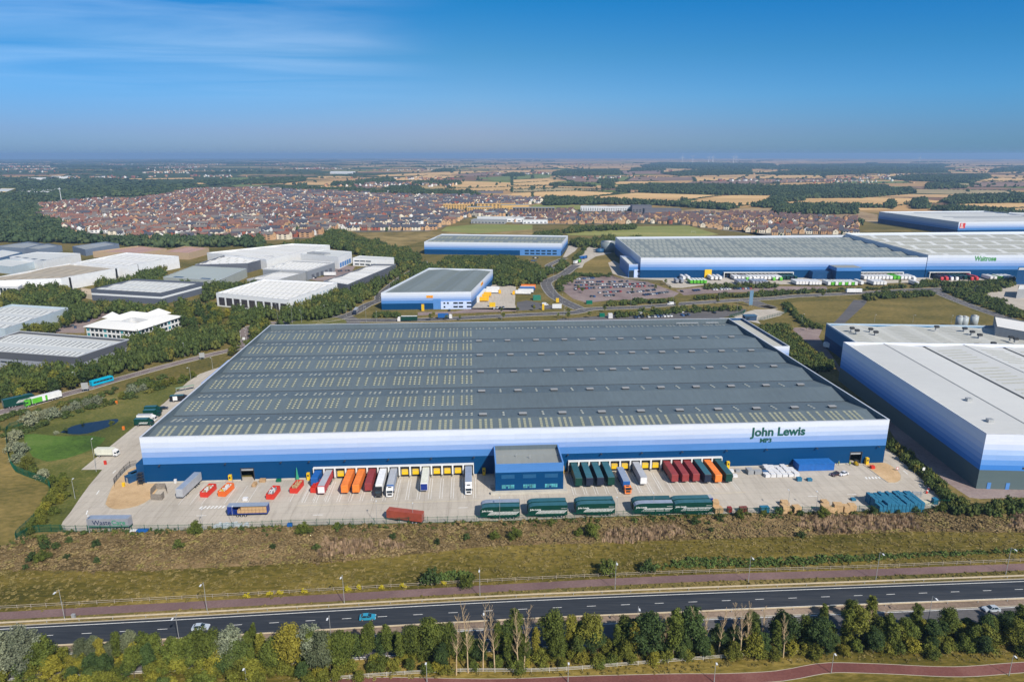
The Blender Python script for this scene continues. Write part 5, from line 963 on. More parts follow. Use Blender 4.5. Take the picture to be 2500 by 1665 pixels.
for i, (s_, r_, lb) in enumerate((('green', 'tealroof', 'dark green trailer with teal roof in the first bay right of the office'), ('navy', 'teal', 'navy trailer with blue roof in the second bay right of the office'), ('navy', 'teal', 'navy trailer with teal roof in the third bay right of the office'), ('green', 'teal', 'dark green trailer with bright teal roof in the fourth bay right of the office'))):
    trailer(lb, s_, r_, curved=False, Hh=4.3, **tilt(15+i, 0.8, 0))
t = trailer('blue curtain lorry with a small orange cab standing off the right docks', 'blue', 'lblue', name='articulated_lorry', cat='lorry', loc=WL(DOCKS[19]+1.0, -5.2), rz=HD, group=GD, legs=False, L=12.2); cab(t, 12.2, 'orange', H=2.9)
trailer('plain grey trailer with a white front among the right hand yellow doors', 'grey', 'silver', 'white', **tilt(21, 0.8, 0))
for i, k in enumerate((24, 25, 26)): trailer('maroon container trailer at the right docks, %s of three from the left' % ORD[i+1], 'maroon', 'maroon', L=12.4, **tilt(k, 0.8, 0))
trailer('navy trailer with teal roof between a maroon and an orange one', 'navy', 'teal', Hh=4.3, **tilt(27, 0.8, 0)); trailer('orange container trailer near the right end of the docks', 'orange', 'orange', **tilt(28, 0.8, 0)); trailer('dark green trailer with brown side streak in the last dock bay on the right', 'green', 'tealroof', Hh=4.3, **tilt(29, 0.8, 0))
def jl(label, roof, loc, rz, group, livery=True):
    t = trailer(label, 'green', roof, L=13.4, Hh=4.75, loc=loc, rz=rz, group=group, curved=True, body0=1.2)
    if livery:
        tx = text('John Lewis', 0.85, WHITE, t, (12.8, 1.285, 3.05), math.pi, 'livery_lettering', 0.02, 0.01); q = MB()
        for i in range(23):
            x = 11.0-i*0.47; q.poly([(x, 1.29, 1.75), (x-0.24, 1.29, 1.75), (x-1.55, 1.29, 3.0), (x-1.31, 1.29, 3.0)]) if x > 1.6 else None
        q.box(0.3, 1.285, 3.55, 2.2, 1.292, 3.65); q.build('livery_stripes', WHITE, t)
    return t
for i, (x0, x1, y, r1, r2) in enumerate(((100, 465, 935, 'teal', 'lblue'), (548, 922, 922, 'teal', 'teal'), (1003, 1378, 905, 'teal', 'teal'), (1545, 1932, 900, 'lblue', 'tealroof'), (1928, 2308, 893, 'teal', 'teal'))):
    rear = Z('M', x1, y); rear.y += 1.6; a = math.pi+WANG-0.02
    jl('dark green double deck trailer with white stripes, front of the %s pair from the left' % ORD[i+1], r1, rear, a, 'green trailers parked along the fence')
    jl('dark green double deck trailer behind its twin, back of the %s pair from left' % ORD[i+1], r2, rear+Vector((-0.3 if i else 0.0, 2.95, 0)), a, 'green trailers parked along the fence', False)
lorry('white cabbed lorry with royal blue side behind the rightmost green trailers', 'deep', 'silver', 'white', 'white', loc=Z('M', 2300, 812), rz=math.pi+WANG, Hh=4.1)
trailer('rust red ribbed container on a trailer, parked askew by the fence', 'rust', 'rust', loc=Z('L', 1500, 985)+Vector((0, 1.0, 0)), rz=math.pi-R(13), L=12.6)
t = trailer('plain grey curtain trailer with WasteCare lettering in the bottom left yard corner', 'grey', 'lblue', loc=Z('K', 700, 1135)+Vector((0, 1.8, 0)), rz=math.pi+R(1), Hh=4.1)
text('Waste', 2.3, lp('letter_navy', (0.015, 0.03, 0.08)), t, (11.8, 1.29, 1.95), math.pi, 'livery_lettering', 0.03, 0.01); text('Care', 2.3, lp('letter_green', (0.01, 0.25, 0.12)), t, (5.55, 1.29, 1.95), math.pi, 'livery_lettering', 0.03, 0.01); MB().box(0.05, 1.28, 1.5, 13.5, 1.288, 1.62).box(0.05, 1.28, 1.2, 13.5, 1.288, 1.35).build('livery_stripes', lp('letter_green', (0.01, 0.25, 0.12)), t)
t = trailer('silver grey trailer parked nose out by the timber screen and red skip', 'silver', 'lblue', loc=WL(19.6, -0.2), rz=HD-R(6), Hh=4.2, L=14.0); text('TNPS', 1.3, lp('letter_navy', (0.015, 0.03, 0.08)), t, (6.2, 1.30, 1.6), math.pi, 'livery_lettering', 0.02, 0.01) if False else None
# open-sided curtain trailer full of cardboard
t = thing('curtain_trailer', 'navy curtain side trailer drawn open on a load of cardboard bales', 'trailer', Z('K', 2155, 990)+Vector((0, 1.5, 0)), math.pi+R(3))
MB().box(0, -1.25, 1.1, 13.5, 1.25, 1.3).box(0, -1.27, 1.3, 13.5, -1.2, 4.0).box(13.3, -1.2, 1.3, 13.5, 1.27, 4.0).box(0, -1.2, 1.3, 0.2, 1.27, 4.0).build('body', CM['deep'], t); MB().box(-0.05, -1.29, 4.0, 13.55, 1.29, 4.12).build('roof_panel', CM['lblue'], t); MB().side([(11.0, 1.3), (13.3, 1.3), (13.3, 4.0), (11.6, 4.0)], 1.21, 1.45).build('curtain', CM['deep'], t); MB().box(0.2, -0.5, 0.75, 13, 0.5, 1.1).build('chassis', DARKM, t)
for x in (10.2, 8.9, 7.6):
    for y in (-1.05, 1.05): obj('wheel', wheel(0.5, 0.35), t, (x, y, 0.5))
CARD = paint('cardboard', (0.42, 0.27, 0.14), 0.9, 0.35, 1.5); TIMB = paint('pallet_timber', (0.50, 0.33, 0.17), 0.9, 0.25, 2.0); OLDT = paint('weathered_timber', (0.22, 0.19, 0.16), 0.9, 0.3, 2.0)
o = MB()
for i in range(8):
    for j in range(2 if i < 7 else 1):
        bz = 1.32+j*1.15; tg = obj('cardboard_bale', MB().box(-0.6, -1.05, 0, 0.6, 1.0, 1.1).mesh('cardboard_bale', CARD), None, t.location+Matrix.Rotation(t.rotation_euler[2], 3, 'Z') @ Vector((0.9+1.25*i, 0.05, bz)), t.rotation_euler[2]+0.02*random.uniform(-1, 1))
        tag(tg, 'cardboard bale on the open curtain trailer, %s from the right in the %s layer' % (ORD[i+1], ('lower', 'upper')[j]), 'bale', 'bales on the open trailer')
# skips
def skip(label, col, load, loc, rz, kind='rubbish'):
    t = thing('skip', label, 'skip', loc, rz, 'open skips in the yard'); q = MB(); l, w_, h_ = 6.8, 2.8, 2.2
    q.side([(0.0, 0.1), (l, 0.1), (l, h_), (0, h_)], -w_/2, -w_/2+0.08).side([(0.0, 0.1), (l, 0.1), (l, h_), (0, h_)], w_/2-0.08, w_/2).box(0, -w_/2+0.08, 0.1, 0.08, w_/2-0.08, h_).box(l-0.08, -w_/2+0.08, 0.1, l, w_/2-0.08, h_).box(0.08, -w_/2+0.08, 0.1, l-0.08, w_/2-0.08, 0.2)
    for i in range(7):
        for y in (-w_/2-0.06, w_/2): q.box(0.3+i*0.88, y, 0.15, 0.42+i*0.88, y+0.06, h_-0.1)
    q.build('body', col, t); g = MB()
    for i in range(34):
        x, y, z = random.uniform(0.15, l-0.9), random.uniform(-1.25, 0.75), random.uniform(1.7, 2.2); g.box(x, y, 0.25, x+random.uniform(0.3, 0.8), y+random.uniform(0.2, 0.5), z+random.uniform(0, 0.5), random.randrange(len(load)))
    struct(tag(obj('skip_contents', g.mesh('skip_contents', load), None, Vector(loc)+Vector((0, 0, 0.02)), rz), 'heap of refuse filling the ' + label.split(' skip')[0] + ' skip', 'refuse'), 'stuff'); return t
SK = [lp('refuse_white', (0.65, 0.65, 0.66)), CARD, lp('refuse_grey', (0.2, 0.2, 0.21)), OLDT]
ha = WANG+math.pi/2
skip('red skip with pale refuse right of the silver trailer', REDP, [SK[0], CARD], Z('K', 1490, 790), ha-R(8)); skip('yellow fronted red skip full of white packaging', lp('skip_red_yellow', (0.68, 0.13, 0.02)), [SK[0], SK[0], CARD, lp('y2', (0.6, 0.4, 0.05))], Z('K', 1675, 782), ha-R(10))
skip('red skip heaped with metal scrap in front of the roller door', REDP, [SK[0], SK[2], SK[2]], Z('K', 2180, 812), ha-R(6)); skip('red skip full of sawn timber beside a green cone of netting', REDP, [TIMB, TIMB, CARD], Z('L', 262, 686), ha-R(8)); skip('closed red container skip standing against the blue trailer', REDP, [REDP], Z('L', 460, 682), ha-R(8))
def crate(name, label, cat, m, size, loc, rz=WANG, group=None, slats=True):
    x, y, z = size; t = thing(name, label, cat, loc, rz, group); n = max(2, int(z/0.45)); q = MB()
    for i in range(n): q.box(-x/2+random.uniform(0, .05), -y/2, i*z/n+0.04, x/2-random.uniform(0, .05), y/2, (i+1)*z/n-0.03)
    q.build('load', m, t); MB().box(-x/2-0.03, -y/2-0.03, 0, x/2+0.03, y/2+0.03, 0.12).build('base_pallet', OLDT, t); return t
BLP = paint('blue_pallet', (0.02, 0.15, 0.26), 0.7, 0.35, 2.0)
tc_ = [('N', 958, 795, 2.6, 2.8), ('N', 1000, 790, 2.2, 1.6), ('N', 1062, 800, 2.6, 2.6), ('N', 1315, 800, 2.8, 3.0), ('N', 1372, 800, 2.4, 2.2), ('N', 1425, 792, 3.0, 3.2), ('N', 1510, 795, 2.8, 2.6), ('N', 1550, 790, 2.4, 2.8), ('N', 960, 735, 2.6, 1.6), ('N', 1315, 722, 2.2, 1.2), ('N', 370, 795, 3.0, 1.8), ('N', 345, 770, 2.2, 3.4)]
tc_s = sorted(tc_, key=lambda a: a[1])
for a in tc_s: crate('timber_stack', 'stack of pale timber pallets along the fence, %s from the left' % ORD[tc_s.index(a)+1], 'pallet stack', TIMB, (a[3], 2.4, a[4]), Z(a[0], a[1], a[2]), WANG+random.uniform(-0.15, 0.15), 'timber stacks along the fence')
crate('crate', 'small dark red crate between the green trailer and timber stacks', 'crate', lp('crate_red', (0.25, 0.02, 0.02)), (1.5, 1.5, 1.9), Z('N', 472, 795)); crate('crate', 'left one of two brown crates by the fence', 'crate', lp('crate_brown', (0.18, 0.05, 0.035)), (1.4, 1.6, 1.9), Z('N', 578, 795), group='two brown crates'); crate('crate', 'right one of two brown crates by the fence', 'crate', lp('crate_brown', (0.18, 0.05, 0.035)), (1.4, 1.6, 1.9), Z('N', 610, 793), group='two brown crates')
crate('pallet_stack', 'teal pallet stack by the fence left of the timber stacks', 'pallet stack', BLP, (3.0, 2.0, 2.2), Z('N', 780, 797)); crate('pallet_stack', 'single blue pallet stack alone on the open yard', 'pallet stack', BLP, (1.6, 1.4, 0.9), Z('N', 1568, 692)); crate('pallet_stack', 'blue pallet stack left of its neighbour on the open yard', 'pallet stack', BLP, (1.8, 1.4, 1.5), Z('N', 1088, 520), group='two pallet stacks'); crate('pallet_stack', 'blue pallet stack right of its neighbour on the open yard', 'pallet stack', BLP, (1.8, 1.4, 1.1), Z('N', 1180, 520), group='two pallet stacks')
# the block of blue pallets
n_ = 0
for j in range(3):
    for i in range(12):
        n_ += 1; p = WL(264.6+i*1.36, -37.6+j*3.1)
        crate('pallet_stack', 'tall blue pallet stack, %s from the left in the %s row of the block' % (ORD[i+1], ('front', 'middle', 'back')[j]), 'pallet stack', BLP, (1.25, 2.7, 3.5+random.uniform(-0.3, 0.4)-(0.9 if j == 0 and i < 2 else 0)), p, WANG, 'block of blue pallet stacks')
crate('pallet_stack', 'blue container sized drum by the fence at the far right', 'drum', BLP, (1.6, 1.6, 2.2), Z('N', 2285, 722)); 
for i, (x, y, m, sz) in enumerate(((2085, 690, YELLOW, (2.5, 1.2, 0.9)), (2130, 655, STEEL, (3.2, 1.0, 1.6)), (2200, 715, lp('board', (0.6, 0.55, 0.4)), (3.5, 2.6, 0.5)), (2235, 735, lp('board2', (0.62, 0.6, 0.5)), (3.2, 2.0, 0.4)), (2040, 705, lp('trolley', (0.02, 0.12, 0.2)), (2.2, 3.2, 1.2)))):
    crate('stacked_goods', ['yellow beam bundle', 'steel cage', 'cream board pile', 'pale panel pile', 'dark blue trolley row'][i]+' right of the blue pallet block', 'goods', m, sz, Z('N', x, y), WANG-0.3)
# white sacks and pallets by the wall, blue container, cars
t = thing('storage_container', 'large bright blue container against the navy wall', 'container', WL(258.5, -3.6), WANG); q = MB().box(-7.2, -1.8, 0.1, 7.2, 3.2, 2.9); q.build('body', rib_mat('container_blue', (0.012, 0.12, 0.42)), t); MB().box(-7.3, -1.9, 2.9, 7.3, 3.25, 3.0).build('roof', rib_mat('container_blue_roof', (0.015, 0.14, 0.44)), t); MB().box(7.2, -1.6, 0.2, 7.25, 0.6, 2.8).build('door', CM['blue'], t)
k = 0
for i in range(6):
    for j in range(4):
        if (i, j) in ((0, 2), (0, 3), (5, 3)): continue
        k += 1; crate('wrapped_pallet', 'white wrapped pallet, %s in row %s left of the blue container' % (nth(i+1), ('one', 'two', 'three', 'four')[j]), 'pallet', SK[0], (2.0, 1.7, 1.0+random.uniform(0, 0.6)), WL(237.0+i*2.3, -9.2+j*2.3), WANG+random.uniform(-0.1, 0.1), 'white wrapped pallets by the wall')
for i, (x, y, m, sz) in enumerate(((650, 455, GREYC, (2.2, 3.0, 2.0)), (720, 455, GREYC, (2.8, 2.2, 1.4)), (785, 460, lp('cage_blue', (0.05, 0.12, 0.25)), (2.0, 1.6, 1.4)), (520, 485, SK[0], (1.8, 1.6, 1.0)), (490, 445, SK[0], (1.6, 1.6, 1.2)), (545, 440, GREYC, (1.8, 1.6, 1.0)))):
    crate('stacked_goods', ['tall grey sheet stack', 'low grey sheet stack', 'blue cage', 'low white bale', 'square white bale', 'grey bale'][i]+' by the navy wall right of the docks', 'goods', m, sz, Z('N', x, y), WANG)
crate('skip_bin', 'small red bin on the right gravel island', 'bin', REDP, (1.5, 1.4, 1.3), Z('N', 1737, 412)); crate('skip_bin', 'green bin by the navy wall left of the docks', 'bin', lp('bin_green', (0.0, 0.12, 0.06)), (1.8, 1.0, 1.2), Z('L', 122, 572))
crate('storage_box', 'white cover sheet bundle near the hatched marking', 'bundle', SK[0], (1.8, 1.4, 1.2), Z('K', 1925, 820)); crate('storage_box', 'mixed boxes beside the roller door on the left', 'boxes', CARD, (2.2, 1.4, 1.3), Z('K', 2105, 625)); crate('storage_box', 'cardboard heap on a trolley before the left roller door', 'boxes', CARD, (1.4, 2.6, 1.2), Z('K', 2020, 665)); crate('storage_box', 'mixed parcels and a red ball by the yellow dock pod', 'boxes', lp('mixed', (0.45, 0.35, 0.3)), (2.6, 1.0, 0.9), Z('K', 1755, 632))
crate('blue_tarpaulin', 'blue tarpaulin bundle by the fence right of the lettered trailer', 'bundle', CM['blue'], (3.6, 1.5, 0.9), Z('K', 850, 1148)); crate('tarpaulin', 'pale tarpaulin bundle by the fence at the bottom left', 'bundle', SK[0], (2.2, 1.4, 0.7), Z('K', 760, 1145)); crate('water_butt', 'round blue tank lying by the fence', 'tank', CM['blue'], (1.6, 1.2, 1.2), Z('L', 228, 1000))
g = MB()
for i in range(70):
    x, y = random.uniform(-5.5, 5.5), random.uniform(-1.2, 1.2); s = random.uniform(0.5, 1.0); g.box(x, y, 0, x+s, y+s*0.8, random.uniform(0.4, 1.1))
struct(tag(obj('plastic_sacks', g.mesh('plastic_sacks', lp('sack', (0.5, 0.54, 0.56))), None, Z('K', 1770, 1095), WANG), 'heap of pale plastic sacks under the open curtain trailer', 'sacks'), 'stuff')
# timber screen, blue containers, lamp etc on the left island
t = thing('timber_screen', 'weathered timber compound of tall boards beside the left gravel island', 'screen', Z('K', 940, 815), 0); P = [Z('K', x, y)-t.location for x, y in ((940, 815), (1050, 818), (1110, 750), (1090, 700), (990, 705), (940, 760))]
for i in range(len(P)):
    a, b_ = P[i], P[(i+1) % len(P)]
    if i == 1: b_ = a+(b_-a)*0.45
    d = (b_-a).normalized(); n = Vector((-d.y, d.x, 0))*0.06; MB().prism([(a-n).to_2d(), (b_-n).to_2d(), (b_+n).to_2d(), (a+n).to_2d()], 0, 2.4).build('board_panel', OLDT, t)
for i, (x, y, l, a) in enumerate(((690, 640, 3.2, 60), (728, 605, 5.5, 60))):
    t = thing('plant_cabin', ['small navy plant cabin at the near end', 'long navy plant cabin behind the small one'][i]+' on the left gravel', 'cabin', Z('K', x, y), R(62)); MB().box(0, -1.3, 0, l*1.9, 1.3, 2.7).build('body', rib_mat('cabin_blue%d' % i, (0.008, 0.06, 0.16)), t); MB().box(-0.1, -1.4, 2.7, l*1.9+0.1, 1.4, 2.8).build('roof', rib_mat('cabin_roof%d' % i, (0.012, 0.075, 0.17)), t); MB().box(-0.03, -0.5, 0.1, 0, 0.5, 2.2).build('door', STEEL, t)
t = thing('tree_netting', 'green netted cone standing against the navy wall', 'netting', Z('L', 300, 560)); MB().tube((0, 0, 0), (0, 0, 5.4), 0.75, 0.08, n=8).build('cone', lp('netgreen', (0.04, 0.30, 0.17)), t); MB().box(-0.5, -0.5, 0, 0.5, 0.5, 0.3).build('base', DARKM, t)
# ---- cars
def car_parts(col_m, cabrio=False, van=False):
    L_, w_ = (4.3, 0.87) if not van else (5.4, 0.98)
    if van: low = [(0.1, 0.3), (L_, 0.3), (L_, 0.95), (L_-0.9, 1.25), (L_-1.5, 2.1), (L_-1.9, 2.35), (0.1, 2.35), (0, 1.8), (0, 0.5)]
    else: low = [(0.05, 0.28), (L_-0.05, 0.28), (L_, 0.55), (L_-0.15, 0.78), (L_-1.15, 0.95), (0.35, 0.98), (0.02, 0.9), (0, 0.5)]
    b = MB().side(low, -w_, w_)
    g = MB()
    if not van:
        xs_, top = (0.35, L_-1.2), 1.43; r0, r1 = 0.95, L_-2.0; wi, wr = w_-0.06, w_-0.24
        base = [(xs_[0], -wi, 0.96), (xs_[1], -wi, 0.96), (xs_[1], wi, 0.96), (xs_[0], wi, 0.96)]; tp = [(r0, -wr, top), (r1, -wr, top), (r1, wr, top), (r0, wr, top)]
        for i in range(4): g.poly([base[i], base[(i+1) % 4], tp[(i+1) % 4], tp[i]])
        b.poly([(x, y, z+0.012) for x, y, z in tp]); 
        for s in (-1, 1):
            b.tube((xs_[1], s*wi, 0.96), (r1, s*wr, top), 0.04, n=4); b.tube((xs_[0], s*wi, 0.96), (r0, s*wr, top), 0.06, n=4); b.tube((1.9, s*(wi+.01), 0.96), (1.9, s*(wr+.01), top), 0.04, n=4)
    else:
        g.poly([(L_-0.88, -w_+0.1, 1.28), (L_-0.88, w_-0.1, 1.28), (L_-1.47, w_-0.14, 2.08), (L_-1.47, -w_+0.14, 2.08)])
        for s in (-1, 1): g.poly([(L_-2.3, s*(w_+.01), 1.35), (L_-1.2, s*(w_+.01), 1.35), (L_-1.6, s*(w_+.01), 1.95), (L_-2.3, s*(w_+.01), 1.95)][::-s])
    return b, g, L_, w_
CARP, _t, _b = newmat('car_paint'); oi = nd(_t, 'ShaderNodeObjectInfo'); _t.links.new(oi.outputs['Color'], _b.inputs['Base Color']); _b.inputs['Roughness'].default_value = 0.28; _b.inputs['Specular IOR Level'].default_value = 0.6; _b.inputs['Coat Weight'].default_value = 0.4
LENS_M = paint('lamp_lens', (0.6, 0.6, 0.62), 0.2); REDL = paint('tail_lens', (0.4, 0.01, 0.01), 0.3)
cb, cg, cL, cw = car_parts(None); CB_, CG_ = cb.mesh('body', CARP), cg.mesh('windows', GLASS)
vb, vg, vL, vw = car_parts(None, van=True); VB_, VG_ = vb.mesh('body', CARP), vg.mesh('windows', GLASS)
def car(label, col, loc, rz, group=None, van=False, name=None):
    t = thing(name or ('van' if van else 'car'), label, 'van' if van else 'car', loc, rz, group); L_ = vL if van else cL; w_ = vw if van else cw; s = Matrix.Rotation(rz, 3, 'Z') @ Vector((-L_/2, 0, 0)); t.location = Vector(loc)+s
    o = obj('body', VB_ if van else CB_, t); o.color = (*col, 1); obj('windows', VG_ if van else CG_, t)
    for x in (0.8, L_-0.85):
        for y in (-w_+0.08, w_-0.08): obj('wheel', wheel(0.32 if not van else 0.36, 0.2), t, (x, y, 0.32))
    for y in (-w_+0.22, w_-0.22):
        MB().box(L_-0.12, y-0.15, 0.6, L_+0.01, y+0.15, 0.75).build('headlight', LENS_M, t); MB().box(-0.015, y-0.15, 0.65, 0.0, y+0.15, 0.85).build('tail_light', REDL, t)
    return t
ra = math.atan2((main_top[40]-main_top[38]).y, (main_top[40]-main_top[38]).x)
def rd(k, x, y): 
    p = Z(k, x, y); i = min(range(1, len(main_top)-1), key=lambda i: (main_top[i]-Vector((p.x, p.y, 0))).length); d = main_top[i+1]-main_top[i-1]; return p+Vector((0, 0, 0.03)), math.atan2(d.y, d.x)
p, a = rd('O', 1360, 790); car('silver hatchback on the black carriageway, left part of the picture', (0.42, 0.48, 0.55), p, a); p, a = rd('P', 272, 722); car('bright blue car on the black carriageway', (0.03, 0.27, 0.42), p, a)
p, a = rd('Q', 2130, 805); car('silver saloon on the grey lower carriageway at the right', (0.42, 0.47, 0.52), p, a+math.pi); p, a = rd('O', 1160, 915); car('red orange car half hidden by trees on the lower carriageway', (0.55, 0.10, 0.02), p, a+math.pi)
p, a = rd('Q', 885, 975); car('white car glimpsed between trees on the lower carriageway', (0.6, 0.6, 0.6), p, a)
car('dark maroon car parked in front of the blue container', (0.04, 0.01, 0.015), Z('N', 1410, 472), WANG+R(205)); car('white car parked in front of the blue container', (0.65, 0.65, 0.68), Z('N', 1478, 468), WANG+R(200))
car('black car on the side road beside the left wall of the warehouse', (0.015, 0.015, 0.02), Z('I', 1392, 345), R(15))
# rigid lorries
def rigid(label, side, roof, cabc, loc, rz, L=7.2, H=3.5, livery=False, group=None):
    t = thing('rigid_lorry', label, 'lorry', loc, rz, group); MB().side([(0, 0.95), (L, 0.95), (L, H-0.15), (L-0.15, H), (0, H)], -1.22, 1.22).build('body', CM[side], t); MB().box(0.1, -1.15, H, L-0.2, 1.15, H+0.03).build('roof_panel', CM[roof], t)
    MB().box(0, -0.5, 0.6, L+1.6, 0.5, 0.95).build('chassis', DARKM, t); x0 = L+0.12; l = 1.75
    c_ = MB().side([(x0, 0.55), (x0+l, 0.55), (x0+l, 1.5), (x0+l-0.3, 2.3), (x0+l-0.7, 2.65), (x0, 3.1)], -1.1, 1.1).build('cab', CM[cabc], t); MB().poly([(x0+l+0.01, -0.95, 1.52), (x0+l+0.01, 0.95, 1.52), (x0+l-0.28, 0.95, 2.28), (x0+l-0.28, -0.95, 2.28)]).build('windscreen', GLASS, c_)
    for y, s in ((-1.11, 1), (1.11, -1)): MB().poly([(x0+0.6, y, 1.5), (x0+l-0.1, y, 1.5), (x0+l-0.35, y, 2.15), (x0+0.6, y, 2.15)][::s]).build('side_window', GLASS, c_)
    for xx in (1.7, L+0.9):
        for y in (-0.98, 0.98): obj('wheel', wheel(0.45, 0.3), t, (xx, y, 0.45))
    if livery:
        q = MB()
        for s in (-1.225, ):
            for i in range(9): x = 2.0+i*0.42; q.poly([(x, s, 1.3), (x+0.22, s, 1.3), (x+1.0, s, 2.1), (x+0.78, s, 2.1)])
        q.build('livery_stripes', WHITE, t)
    return t
rigid('cream rigid lorry parked alone on the left side road', 'cream', 'cream', 'white', Z('I', 825, 742), R(0)); rigid('green striped rigid lorry, nearest of the four beside the left wall', 'green', 'teal', 'green', Z('I', 1155, 485), R(3), L=6.2, livery=True)
rigid('white rigid lorry, second of the four beside the left wall', 'white', 'silver', 'white', Z('I', 1178, 450), R(3), L=6.4); rigid('green rigid lorry, third of the four beside the left wall', 'green', 'teal', 'green', Z('I', 1230, 408), R(5), L=5.6); rigid('green rigid lorry, furthest of the four beside the left wall', 'green', 'teal', 'green', Z('I', 1240, 378), R(5), L=5.6)
t = rigid('black and silver box van with teal roof on the left side road', 'black', 'teal', 'black', Z('I', 1452, 282), R(12), L=6.6, H=3.3); MB().box(1.5, -1.24, 1.0, 3.6, -1.225, 3.1).build('livery_panel', CM['white'], t)
t = thing('glass_shelter', 'small open smoking shelter by the left side road', 'shelter', Z('I', 1500, 205), R(40)); MB().box(0, -1, 2.3, 9, 1, 2.4).build('roof', paint('shelter_roof', (0.25, 0.33, 0.22), 0.4), t)
for x in (0.1, 4.5, 8.9):
    for y in (-0.9, 0.9): MB().box(x-0.05, y-0.05, 0, x+0.05, y+0.05, 2.3).build('post', STEEL, t)
# on the left road
def onroad(k, x, y, line=leftroad): 
    p = Z(k, x, y); i = min(range(1, len(line)-1), key=lambda i: (line[i]-Vector((p.x, p.y, 0))).length); d = line[i+1]-line[i-1]; return Vector((p.x, p.y, 0.05)), math.atan2(d.y, d.x)
p, a = onroad('I', 215, 330); t = lorry('white trailer lorry with lime green panels and cab, on the left road', 'white', 'white', 'lime', 'lime', loc=p+Vector((math.cos(a)*16.5, math.sin(a)*16.5, 0)), rz=a+math.pi)
MB().box(9.0, 1.28, 1.2, 13.5, 1.29, 3.8).box(6.6, 1.28, 1.2, 7.6, 1.29, 3.8).build('livery_panel', CM['lime'], t)
p, a = onroad('I', 45, 352); n_ = Vector((-math.sin(a), math.cos(a), 0))*3.4; t = jl('dark green double deck trailer lorry leaving the picture on the left road', 'teal', p+n_*0.6, a, None, False); q = MB()
for i in range(16): x = 5.0+i*0.47; q.poly([(x, -1.29, 1.75), (x+0.24, -1.29, 1.75), (x+1.55, -1.29, 3.0), (x+1.31, -1.29, 3.0)])
q.build('livery_stripes', WHITE, t)
p, a = onroad('I', 775, 152); t = thing('bus', 'turquoise single deck bus on the left road', 'bus', p, a); MB().side([(0, 0.35), (11.6, 0.35), (11.8, 1.6), (11.5, 2.9), (11.1, 3.0), (0.2, 3.0), (0, 2.7)], -1.25, 1.25).build('body', CM['cyan'], t)
for y, s in ((-1.26, 1), (1.26, -1)):
    for k in range(6): MB().poly([(0.9+k*1.72, y, 1.4), (2.5+k*1.72, y, 1.4), (2.5+k*1.72, y, 2.35), (0.9+k*1.72, y, 2.35)][::s]).build('window', GLASS, t)
MB().poly([(11.78, -1.1, 1.55), (11.78, 1.1, 1.55), (11.56, 1.1, 2.75), (11.56, -1.1, 2.75)]).build('windscreen', GLASS, t); MB().box(0.4, -1.1, 3.0, 11.0, 1.1, 3.04).build('roof_panel', lp('bus_roof', (0.0, 0.42, 0.58)), t)
for x in (2.4, 9.0):
    for y in (-1.08, 1.08): obj('wheel', wheel(0.48, 0.3), t, (x, y, 0.48))
# ---- simple trailers and lorries of the middle distance (a few pixels each)
_tm = {}
def far_trailer(label, side, roof, loc, rz, L=13.6, Hh=4.0, cabc=None, group=None):
    key = (side, roof, L, Hh, cabc)
    if key not in _tm:
        a = MB().box(0, -1.27, 1.1, L, 1.27, Hh).mesh('body', CM[side]); b_ = MB().box(0.05, -1.2, Hh, L-0.05, 1.2, Hh+0.06).mesh('roof_panel', CM[roof]); c_ = MB().box(0.3, -1.1, 0.0, 4.6, 1.1, 1.1).box(L-2.5, -0.9, 0, L-2.2, 0.9, 1.1).mesh('chassis', DARKM)
        d_ = MB().side([(L+0.6, 0.4), (L+2.7, 0.4), (L+2.7, 2.0), (L+2.3, 3.3), (L+0.6, 3.4)], -1.2, 1.2).mesh('cab', CM[cabc]) if cabc else None; _tm[key] = (a, b_, c_, d_)
    t = thing('articulated_lorry' if cabc else 'semi_trailer', label, 'lorry' if cabc else 'trailer', loc, rz, group)
    for n, m in zip(('body', 'roof_panel', 'chassis', 'cab'), _tm[key]):
        if m: obj(n, m, t)
    return t
wa = WIA-math.pi/2; GW = 'trailers at the vast warehouse docks'
def wrow(k, x0, x1, n, cols, where, yy=1062, front=1.0, cab_=None, zoom='C', sy=None):
    a, b_ = wloc(zoom, x0, yy, 6).x, wloc(zoom, x1, yy, 6).x
    for i in range(n):
        c = cols[i % len(cols)]; p = Wa+d1*(a+(b_-a)*(i+0.5)/n); p = Vector((p.x, p.y, 0))+Vector((math.sin(WIA), -math.cos(WIA), 0))*front
        far_trailer('%s trailer, %s from the left %s' % ({'white': 'white', 'lime': 'lime green', 'green': 'dark green', 'red': 'red', 'navy': 'navy', 'grey': 'grey'}[c[0]]+' '+{None: 'roofed'}.get(None, ''), nth(i+1), where) if False else '%s trailer, %s from the left in the row %s' % ({'white': 'white', 'lime': 'lime green', 'green': 'dark green', 'red': 'red', 'navy': 'navy', 'grey': 'grey', 'blue': 'blue'}[c[0]], nth(i+1), where), c[0], c[1], p, wa, cabc=c[2] if len(c) > 2 else None, group=GW)
W = ('white', 'white'); wrow(0, 1465, 1545, 2, [W], 'by the light blue office', front=2); wrow(0, 1710, 1820, 3, [W], 'by the yellow loading door', front=2)
wrow(0, 1915, 2310, 12, [W, W, ('white', 'silver'), ('white', 'silver', 'lime'), W, ('white', 'white', 'white'), W, W, W, W, ('white', 'white', 'lime'), W], 'under the long left canopy', front=1)
wrow(0, 130, 300, 5, [('white', 'white', 'lime'), ('green', 'tealroof'), ('green', 'tealroof'), ('navy', 'tealroof'), ('green', 'tealroof')], 'left of the navy cube', zoom='D', front=1)
wrow(0, 870, 1320, 14, [W, W, W, W, W, W, W, W, ('lime', 'lime'), ('lime', 'lime'), W, W, W, ('white', 'white', 'white')], 'under the middle canopy', zoom='D', front=1)
